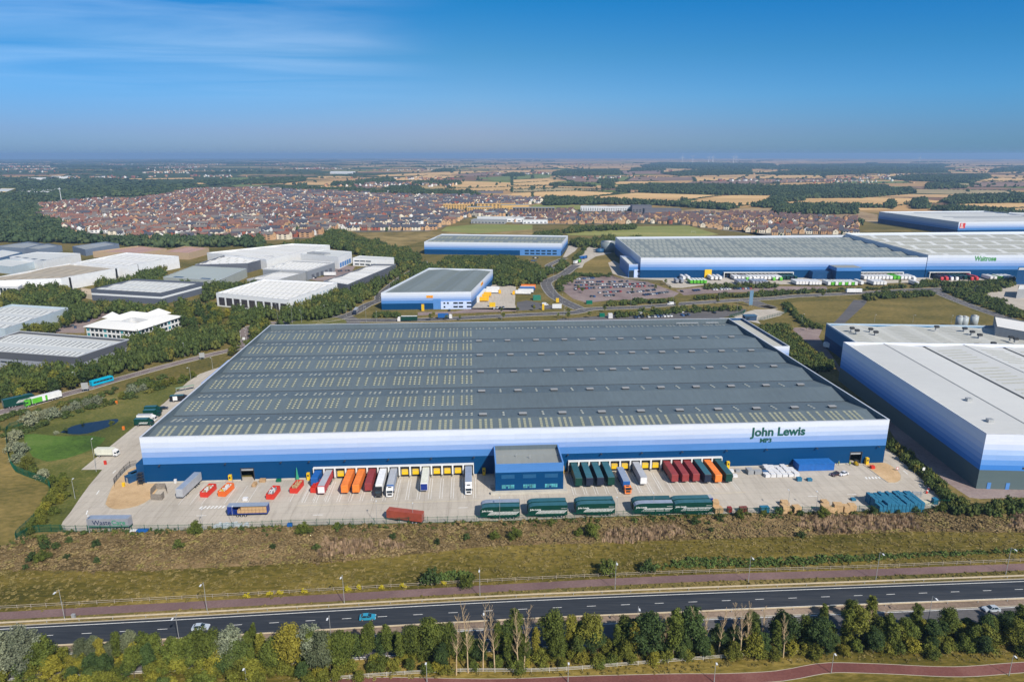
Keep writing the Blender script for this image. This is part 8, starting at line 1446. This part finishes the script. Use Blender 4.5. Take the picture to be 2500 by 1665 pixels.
# larger buildings of the town
def block(name, label, k, x, y, l, d, h_, wall, roof, rz=0.0, n=8, rows=2, cat='building', win=True):
    t = thing(name, label, cat, Z(k, x, y), rz); MB().box(0, 0, 0, l, d, h_, skip=('t',)).build('wall', wall, t); MB().box(-0.3, -0.3, h_, l+0.3, d+0.3, h_+0.5).build('roof', roof, t)
    if win:
        for r in range(rows):
            for i in range(n): MB().box(l*(i+0.2)/n, -0.08, 1.2+r*3.1, l*(i+0.75)/n, -0.03, 2.9+r*3.1).build('window', GLASS, t)
    return t
ORW = paint('orange_wall', (0.62, 0.27, 0.04), 0.7); SG = paint('school_grey', (0.13, 0.13, 0.15), 0.7); YW = paint('yellow_board', (0.58, 0.36, 0.12), 0.8, 0.2)
block('school', 'long white school wing with ribbon windows above the estate, left part', 'C', 605, 525, 112, 20, 9.5, WHITEC, LGROOF, R(-12), 22); block('school', 'long white school wing angled right, middle part', 'C', 850, 527, 100, 20, 9.5, WHITEC, LGROOF, R(8), 20); block('school', 'dark grey cube of the school', 'C', 1062, 540, 42, 26, 14, SG, SG, 0, 6, 2); t = block('sports_hall', 'grey sports hall with an orange base at the school', 'C', 1172, 556, 76, 30, 10.5, SG, SG, R(-3), 6, 1, win=False); MB().box(24, -0.2, 0, 76, -0.02, 4).build('base_panel', ORW, t)
t = block('flats', 'brown block of flats with pale vertical fins', 'C', 5, 558, 88, 16, 13.5, paint('flats_brown', (0.10, 0.07, 0.06), 0.8), GREYROOF, 0, 13, 4)
for i in range(14): MB().box(i*6.7, -0.6, 0, i*6.7+0.9, -0.1, 13).build('fin', TANW, t)
for i, (x, y, l, h_) in enumerate(((1490, 475, 60, 8), (1620, 478, 62, 11), (1820, 505, 52, 12), (1900, 470, 90, 10), (2100, 500, 60, 15))): block('new_building', 'yellow boarded building under construction, %s from the left' % ORD[i+1], 'B', x, y, l, 16, h_, YW, YW if i % 2 else GREYROOF, R(8) if i > 2 else 0, 10, 3, 'building')
block('store', 'teal roofed store right of the yellow buildings', 'B', 1925, 528, 52, 24, 7, TANW, paint('teal_roof', (0.30, 0.42, 0.44), 0.6), R(-4), 6, 1); block('supermarket', 'low white supermarket with glass front below the slate roofed quarter', 'B', 1850, 592, 62, 26, 6, GREYC, GREYROOF, R(-8), 10, 1); block('supermarket', 'long low white retail block right of the low supermarket', 'B', 1900, 580, 110, 22, 8, WHITEC, LGROOF, R(-2), 12, 1)
block('clubhouse', 'white flat roofed building at the left end of the east side', 'C', 95, 640, 45, 16, 6, WHITEC, LGROOF, R(4), 6, 1); block('barn', 'white sheds between the fields and the estate', 'B', 1165, 338, 60, 20, 6, WHITEC, WHITEC, 0, win=False, cat='barn'); block('barn', 'dark farm shed at the right below the stubble fields', 'B', 1910, 345, 80, 20, 6, SG, SG, 0, win=False, cat='barn'); block('farmhouse', 'brick farmhouse in front of the long wood', 'C', 1050, 366, 24, 14, 8, HW[4], HR[0], 0, 3, 2, 'house'); block('barn', 'white barn roof among the eastern woods', 'D', 675, 390, 26, 14, 8, WHITEC, WHITEC, 0, win=False, cat='barn')
t = thing('transmission_mast', 'thin pale mast rising from the western woods', 'mast', Z('A', 553, 450)); MB().tube((0, 0, 0), (0, 0, 36), 0.9, 0.4, n=6).build('pole', WHITEC, t); MB().box(-1.6, -1.6, 31, 1.6, 1.6, 34).build('antenna', WHITEC, t)
# wind turbines on the horizon
WTM = paint('turbine_white', (0.8, 0.8, 0.8), 0.5)
for i, (x, hub, rot) in enumerate(((1665.4, 88, 0.1), (1691, 88, 0.9), (1729.7, 80, 0.4), (1740, 84, 0.2), (1790.4, 88, 0.6), (1796.5, 86, 0.0), (2244.7, 78, 0.3))):
    Y = 11000 if i < 6 else 11500; X = (x-1250)/F_*(Y*CP+CAM_H*SP); t = thing('wind_turbine', 'distant white wind turbine on the horizon, %s from the left' % ORD[i+1], 'wind turbine', (X, Y, 0), 0, 'wind turbines on the horizon')
    MB().tube((0, 0, 0), (0, 0, hub), 4.2, 2.4, n=8).build('tower', WTM, t); nc = MB().box(-3, -4, hub-2, 3, 6, hub+3).build('nacelle', WTM, t)
    for k in range(3): a = rot+k*2.094; MB().tube((0, -5, hub), (math.sin(a)*42, -5, hub+math.cos(a)*42), 2.0, 0.7, n=5).build('blade', WTM, t)
# ================================================================ street furniture
LPM = STEEL; HEADM = paint('lamp_head', (0.62, 0.64, 0.66), 0.4)
def lamp(k, x, yb, yt, label, arm=1.6, double=False, ang=-math.pi/2, group=None, hh=None):
    b, H = th(k, x, yb, yt); H = hh or max(3.5, H); t = thing('street_lamp', label, 'street lamp', (b.x, b.y, 0.05), ang, group); MB().tube((0, 0, 0), (0, 0, 1.2), 0.11, n=8).tube((0, 0, 1.2), (0, 0, H), 0.08, 0.05, n=8).build('pole', LPM, t)
    for s in ((1, -1) if double else (1,)):
        MB().tube((0, 0, H-0.05), (s*arm, 0, H+0.15), 0.045, n=6).build('arm', LPM, t); MB().side([(s*arm*0.8, H+0.08), (s*(arm+0.55), H+0.14), (s*(arm+0.6), H+0.24), (s*arm*0.8, H+0.3)][::s], -0.19, 0.19).build('lamp_head', HEADM, t)
L1 = [('O', 440, 735, 525), ('O', 1402, 672, 475), ('O', 2330, 622, 425), ('P', 1030, 572, 380), ('P', 1943, 525, 333), ('Q', 490, 612, 435), ('Q', 1352, 597, 407), ('Q', 2230, 562, 378)]
for i, a in enumerate(L1): lamp(*a, 'lamp post on the verge above the black carriageway, %s from the left' % ORD[i+1], group='lamps above the black carriageway')
L2 = [('O', 1218, 905, 795), ('O', 2243, 905, 752), ('P', 1060, 870, 712), ('P', 2090, 840, 668), ('Q', 1700, 905, 737)]
for i, a in enumerate(L2): lamp(*a, 'lamp post between the carriageways, %s from the left' % ORD[i+1], group='lamps between the carriageways', hh=9.0)
L3 = [('O', 1672, 1190, 1095), ('P', 672, 1150, 1050), ('P', 1625, 1150, 1045), ('Q', 258, 1290, 1148), ('Q', 1050, 1226, 1080), ('Q', 2252, 1242, 1088)]
for i, a in enumerate(L3): lamp(*a, 'short lamp post beside the red path, %s from the left' % ORD[i+1], 0.5, group='lamps beside the red path', hh=5.6)
LY = [('L', 1062, 975, 775), ('L', 1408, 972, 795), ('M', 275, 940, 742), ('M', 1395, 908, 737), ('M', 1742, 892, 697), ('N', 985, 802, 615), ('N', 1240, 778, 630), ('N', 2145, 748, 582), ('K', 365, 520, 190), ('K', 143, 802, 610), ('K', 1485, 1132, 930), ('K', 1805, 1112, 900), ('K', 295, 1160, 1000)]
for i, a in enumerate(sorted(LY, key=lambda a: px(*a[:3])[0])): lamp(*a, 'lamp post at the edge of the main yard, %s from the left' % nth(i+1), 0.7, ang=math.pi/2+WANG, group='lamps round the main yard')
LM_ = [('F', 265, 640, 480), ('F', 383, 640, 500), ('F', 460, 635, 530), ('F', 653, 585, 490), ('F', 827, 580, 490), ('F', 968, 525, 450), ('F', 990, 630, 500), ('F', 1075, 630, 540), ('U', 525, 550, 370), ('U', 1270, 565, 440), ('U', 2045, 265, 75), ('U', 2190, 330, 170), ('U', 2210, 555, 420), ('G', 363, 470, 200), ('G', 250, 310, 235), ('G', 460, 640, 540), ('G', 1050, 550, 430), ('G', 1427, 505, 430), ('G', 1835, 480, 370), ('G', 1228, 600, 510), ('G', 1990, 590, 480), ('H', 45, 445, 370), ('H', 380, 430, 345), ('H', 605, 425, 350), ('H', 388, 695, 605), ('H', 1030, 680, 610), ('H', 1370, 680, 615), ('H', 1710, 690, 617), ('H', 1590, 430, 355), ('H', 1915, 420, 355), ('E', 1662, 815, 690), ('E', 2217, 680, 560), ('E', 1095, 940, 835), ('E', 690, 1070, 950), ('E', 1912, 925, 820), ('E', 1715, 1020, 910), ('E', 795, 465, 380), ('E', 650, 500, 425), ('E', 358, 575, 490), ('I', 195, 275, 200)]
for i, a in enumerate(sorted(LM_, key=lambda a: px(*a[:3])[0])): lamp(*a, 'grey street lamp in the middle distance, %s from the left' % nth(i+1), 1.2, ang=random.uniform(-2, -1), group='street lamps of the middle distance')
# signs
def roadsign(k, x, y, h_, w_, hh, m, label, rz, face=None):
    t = thing('road_sign', label, 'sign', Z(k, x, y), rz); 
    for s in (-0.3, 0.3): MB().tube((s*w_, 0, 0), (s*w_, 0, h_), 0.06, n=6).build('post', STEEL, t)
    MB().box(-w_/2, -0.06, h_-hh, w_/2, -0.0, h_).build('panel', m, t)
    if face: MB().box(-w_/2+0.12, -0.075, h_-hh+0.12, w_/2-0.12, -0.065, h_-0.12).build('sign_face', face, t)
roadsign('E', 770, 1130, 5.2, 3.2, 3.6, STEEL, 'large grey backed road sign beside the turquoise bus', R(20)); roadsign('E', 1818, 840, 4.4, 3.0, 3.0, STEEL, 'grey backed twin post road sign on the left road', R(15)); roadsign('E', 2192, 680, 3.2, 1.7, 1.7, HEADM, 'small white road sign near the roundabout approach', R(10)); roadsign('F', 160, 600, 5, 2.4, 2.6, paint('sign_green', (0.10, 0.25, 0.2), 0.5), 'pale green road sign by the roundabout', 0)
roadsign('U', 2105, 400, 4.2, 7.5, 3.6, HEADM, 'white hoarding at the parcel depot corner', R(3)); roadsign('G', 2110, 535, 13.0, 3.0, 12.0, paint('totem_blue', (0.12, 0.22, 0.33), 0.5), 'tall slate blue totem sign by the right hand junction', R(5)); roadsign('J', 1215, 1140, 3.0, 1.1, 1.3, WHITE, 'small white and red notice by the hedge at the right', R(10), None); roadsign('N', 1957, 432, 1.6, 0.9, 1.0, REDP, 'small red and white notice by the right side road', 0, WHITE)
for x, y in ((85, 440), ): pass
crate('yellow_totem', 'yellow pillar sign before the parcel warehouse', 'sign', YELLOW, (2.2, 0.5, 5.5), Z('U', 78, 430)); crate('yellow_totem', 'yellow pillar sign on the depot corner verge', 'sign', YELLOW, (1.8, 0.5, 5.0), Z('U', 1897, 415)); crate('yellow_totem', 'yellow box sign by the curving side road', 'sign', YELLOW, (2.6, 0.6, 3.6), Z('U', 2112, 300)); crate('salt_spreader', 'yellow tank trailer on the depot apron', 'tank', YELLOW, (5, 2.4, 3.4), Z('U', 1128, 365))
for i in range(6): crate('barrel', 'red and white barrier barrel in the right yard corner, %s of six' % ORD[i+1], 'barrel', REDP if i % 2 else WHITE, (0.55, 0.55, 0.9), Z('N', 2252-i*7, 572+i*12), 0, 'barrier barrels in the yard corner')
for i, (k, x, y) in enumerate((('K', 652, 675), ('K', 1195, 640), ('N', 1678, 372), ('I', 993, 300), ('I', 1053, 520), ('I', 898, 815))): crate('marker_box', ['yellow box by the plant cabins', 'cream cabinet by the loading ramp', 'yellow cabinet by the right roller door', 'orange life ring post above the pond', 'orange life ring post right of the pond', 'red cone by the side road'][i], 'box', (YELLOW, SK[0], YELLOW, ORANGE, ORANGE, REDP)[i], (0.9, 0.7, 1.7), Z(k, x, y), 0)
# the small forklift in the right doorway, with its driver
t = thing('forklift', 'yellow and dark forklift in the right hand roller doorway', 'forklift', WL(277.0, -1.2), WANG-math.pi/2); MB().side([(-0.9, 0.35), (1.0, 0.35), (1.0, 1.0), (0.2, 1.15), (-0.9, 1.2)], -0.6, 0.6).build('body', YELLOW, t); q = MB()
for x in (-0.7, 0.8):
    for y in (-0.55, 0.55): q.tube((x, y, 1.0), (x*0.9, y, 2.1), 0.04, n=4)
q.box(-0.75, -0.6, 2.1, 0.8, 0.6, 2.16).build('cage', DARKM, t); MB().box(1.05, -0.35, 0.1, 1.15, -0.2, 2.6).box(1.05, 0.2, 0.1, 1.15, 0.35, 2.6).build('mast', DARKM, t)
for x in (-0.6, 0.7):
    for y in (-0.5, 0.5): obj('wheel', wheel(0.28, 0.2), t, (x, y, 0.28))
HIVIS = paint('hi_vis', (0.50, 0.68, 0.03), 0.7); SKIN = paint('skin', (0.45, 0.27, 0.19), 0.6); TRO = paint('dark_trousers', (0.02, 0.025, 0.04), 0.8)
def person(loc, rz, label, pose=0):
    t = thing('person', label, 'person', loc, rz); pts = {'hip': (0, 0, 0.95), 'chest': (0, 0.02, 1.3), 'neck': (0, 0.03, 1.5), 'head': (0, 0.05, 1.66), 'top': (0, 0.04, 1.76), 'lh': (-0.1, 0, 0.9), 'lk': (-0.12, 0.07, 0.5), 'la': (-0.12, 0.0, 0.08), 'lt': (-0.13, 0.17, 0.04), 'rh': (0.1, 0, 0.9), 'rk': (0.12, 0.0, 0.5), 'ra': (0.13, -0.12, 0.08), 'rt': (0.14, 0.05, 0.04), 'ls': (-0.19, 0.02, 1.43), 'le': (-0.25, 0.0, 1.13), 'lw': (-0.22, 0.14, 0.88), 'lf': (-0.22, 0.17, 0.79), 'rs': (0.19, 0.02, 1.43), 're': (0.25, -0.04, 1.13), 'rw': (0.24, 0.05, 0.88), 'rf': (0.24, 0.07, 0.79)}
    rad = dict(hip=.15, chest=.16, neck=.06, head=.095, top=.07, lh=.09, lk=.06, la=.045, lt=.04, rh=.09, rk=.06, ra=.045, rt=.04, ls=.065, le=.045, lw=.032, lf=.035, rs=.065, re=.045, rw=.032, rf=.035)
    E_ = [('hip', 'chest'), ('chest', 'neck'), ('neck', 'head'), ('head', 'top'), ('hip', 'lh'), ('lh', 'lk'), ('lk', 'la'), ('la', 'lt'), ('hip', 'rh'), ('rh', 'rk'), ('rk', 'ra'), ('ra', 'rt'), ('chest', 'ls'), ('ls', 'le'), ('le', 'lw'), ('lw', 'lf'), ('chest', 'rs'), ('rs', 're'), ('re', 'rw'), ('rw', 'rf')]
    K = list(pts); me = bpy.data.meshes.new('body'); me.from_pydata([pts[k] for k in K], [(K.index(a), K.index(b_)) for a, b_ in E_], []); o = obj('body', me, t); md = o.modifiers.new('skin', 'SKIN')
    for i, k in enumerate(K): sv = me.skin_vertices[0].data[i]; sv.radius = (rad[k], rad[k]*0.85); sv.use_root = (k == 'hip')
    o.modifiers.new('s', 'SUBSURF').levels = 1; o.modifiers['s'].render_levels = 1
    dg = bpy.context.evaluated_depsgraph_get(); m2 = bpy.data.meshes.new_from_object(o.evaluated_get(dg)); o.modifiers.clear(); o.data = m2; m2.materials.clear()
    for m in (HIVIS, TRO, SKIN): m2.materials.append(m)
    for p in m2.polygons: z = p.center.z; p.material_index = 1 if z < 0.93 and abs(p.center.x) < 0.19 else 2 if (z > 1.53 or z < 0.9) else 0
    MB().tube((0, 0.04, 1.70), (0, 0.04, 1.80), 0.105, 0.06, n=10).build('hard_hat', WHITE, t, True); return t
person(WL(274.2, -1.6), 0.4, 'person in a bright yellow hi vis jacket standing left of the forklift'); person(Z('J', 1422, 1338), 1.0, 'person in a bright yellow hi vis suit at the right end of the fence'); person(WL(270.0, -0.9), 2.0, 'person in hi vis beside the blue container near the right doorway')
# ---- fences
def rail_fence(name, label, line, h_, m, step, rails, pw=0.12):
    t = thing(name, label, 'fence'); q = MB(); pts = [line[0]]; acc = 0
    for i in range(1, len(line)):
        acc += (line[i]-line[i-1]).length
        if acc >= step: pts.append(line[i]); acc = 0
    for z in rails: ribbon(q, line, -0.03, 0.03, z, 0, z+0.09)
    q.build('rail', m, t); pm = MB().box(-pw/2, -pw/2, 0, pw/2, pw/2, h_).mesh('post', m)
    vis_ = sorted(pts, key=lambda p: (p-Vector((0, 0, 0))).length)
    for p in vis_[:100]: obj('post', pm, t, p)
    if vis_[100:]:
        q = MB()
        for p in vis_[100:]: q.box(p.x-pw/2, p.y-pw/2, 0, p.x+pw/2, p.y+pw/2, h_)
        struct(q.build('post', m, t), 'stuff')
GT = paint('grey_timber', (0.36, 0.31, 0.25), 0.9, 0.2, 1.5)
rf = smooth_line([Z('O', -300, 668), Z('O', 0, 658), Z('O', 1180, 592), Z('O', 2355, 528), Z('P', 1180, 470), Z('P', 2355, 418), Z('Q', 1180, 522), Z('Q', 2355, 474), Z('Q', 2600, 466)], 2.0)
rail_fence('timber_rail_fence', 'long weathered post and rail fence above the mauve path', rf, 1.25, GT, 3.4, (0.5, 1.05)); rf2 = smooth_line([Z('P', -100, 1150), Z('P', 400, 1110), Z('P', 900, 1085), Z('P', 1500, 1080), Z('P', 2100, 1035), Z('Q', 700, 1100), Z('Q', 1000, 1095)], 2.0); rail_fence('timber_rail_fence', 'pale rail fence half hidden behind the roadside belt', rf2, 1.3, paint('pale_timber', (0.5, 0.47, 0.4), 0.9), 3.0, (0.4, 0.8, 1.1))
FG = paint('fence_green', (0.005, 0.085, 0.050), 0.5, 0.15)
def palisade(label, pts, h_=2.6, sp=0.27, w_=0.035, m=None, pole=3.0):
    m = m or FG; line = smooth_line(pts, 1.5); t = thing('palisade_fence', label, 'fence'); q = MB(); d = 0.0
    for i in range(len(line)-1):
        a, b_ = line[i], line[i+1]; L = (b_-a).length; u = (b_-a).normalized(); n = Vector((-u.y, u.x, 0))*0.02
        while d < L: p = a+u*d; e = p+u*w_; q.poly([(p.x, p.y, 0.05), (e.x, e.y, 0.05), (e.x, e.y, h_), (p.x, p.y, h_)]); q.poly([(p.x+n.x, p.y+n.y, 0.05), (p.x-n.x, p.y-n.y, 0.05), (p.x-n.x, p.y-n.y, h_), (p.x+n.x, p.y+n.y, h_)]); d += sp
        d -= L
    ribbon(q, line, -0.03, 0.03, 0.4, 0, 0.46); ribbon(q, line, -0.03, 0.03, h_-0.35, 0, h_-0.29); q.build('pale_panel', m, t); pm = MB().box(-0.06, -0.06, 0, 0.06, 0.06, h_+0.1).mesh('post', m); acc, P = 0, []
    for i in range(1, len(line)):
        acc += (line[i]-line[i-1]).length
        if acc > pole: P.append(line[i]); acc = 0
    for p in P[:100]: obj('post', pm, t, p)
palisade('green mesh fence along the front of the main yard', ZP('I', [(560, 1392)])+ZP('K', [(240, 1150), (700, 1148), (1400, 1138), (2355, 1094)])+ZP('L', [(1000, 984), (2355, 952)])+ZP('M', [(1400, 914)])+ZP('N', [(0, 828), (1000, 808), (2100, 785)])+ZP('J', [(1350, 1370), (1440, 1378), (1560, 1372)]))
palisade('dense green palisade fence winding down the left side past the pond', ZP('I', [(300, 455), (160, 490), (70, 530), (62, 640), (78, 770), (120, 860), (200, 905), (400, 985), (433, 1060), (400, 1140), (300, 1290), (145, 1440), (140, 1468), (200, 1440), (280, 1400), (400, 1388), (560, 1392)]), 2.8, 0.16, 0.05)
palisade('dark steel fence round the left gravel compound', ZP('K', [(560, 690), (555, 650), (600, 590), (660, 520), (720, 470), (790, 450)]), 2.4, 0.2, 0.03, DARKM); palisade('grey fence curving before the light blue office', ZP('G', [(880, 250), (900, 280), (960, 305), (1100, 312), (1290, 330), (1370, 355), (1400, 370)]), 2.2, 0.5, 0.12, OLDT)
palisade('green fence beside the gatehouse behind the warehouse', ZP('G', [(1920, 640), (2030, 610), (2060, 590)]), 2.6, 0.2, 0.06); palisade('green fence running along the dry meadow at the gatehouse', ZP('H', [(0, 665), (60, 650), (240, 600), (235, 575)]), 2.4, 0.4, 0.06)
# manhole covers, litter marks and small posts in the verge
for i, (k, x, y) in enumerate((('O', 500, 700), )): 
    t = thing('cabinet', 'small grey roadside cabinet below the mauve path at the left', 'cabinet', Z(k, x, y+20)); MB().box(-0.4, -0.3, 0, 0.4, 0.3, 1.3).build('body', GREYC, t); MB().box(-0.45, -0.35, 1.3, 0.45, 0.35, 1.4).build('lid', STEEL, t)
# goal posts on the playing field
for i, (x, y) in enumerate(((1585, 722), (725, 668))): 
    t = thing('goal_frame', 'white goal frame on the playing field, %s one' % ('right', 'left')[i], 'goal', Z('C', x, y)); MB().tube((0, 0, 0), (0, 0, 2.6), 0.12, n=5).tube((7.3, 0, 0), (7.3, 0, 2.6), 0.12, n=5).tube((0, 0, 2.6), (7.3, 0, 2.6), 0.12, n=5).build('frame', WHITE, t)
# ================================================================ haze
hz = MB().box(-24500, -1200, -1, 24500, 24500, 150).mesh('haze', []); hm_ = bpy.data.materials.new('haze'); hm_.use_nodes = True; ht = hm_.node_tree; ht.nodes.clear(); ho = ht.nodes.new('ShaderNodeOutputMaterial'); hv = ht.nodes.new('ShaderNodeVolumePrincipled'); ht.links.new(hv.outputs[0], ho.inputs['Volume'])
hv.inputs['Color'].default_value = (0.41, 0.65, 0.99, 1); hv.inputs['Density'].default_value = 0.000085; hv.inputs['Anisotropy'].default_value = 0.1
hz.materials.append(hm_); o = obj('haze', hz); struct(o, 'stuff'); hm_.cycles.homogeneous_volume = True
print('OBJECTS IN SCENE', len(bpy.data.objects), 'houses', len(homes), 'woods', len(cand))
kc = {}
for o in C.objects:
    if not o.parent and o.get('category'): kc[o['category']] = kc.get(o['category'], 0)+1
print('KINDS', sorted(kc.items(), key=lambda a: -a[1])[:10])
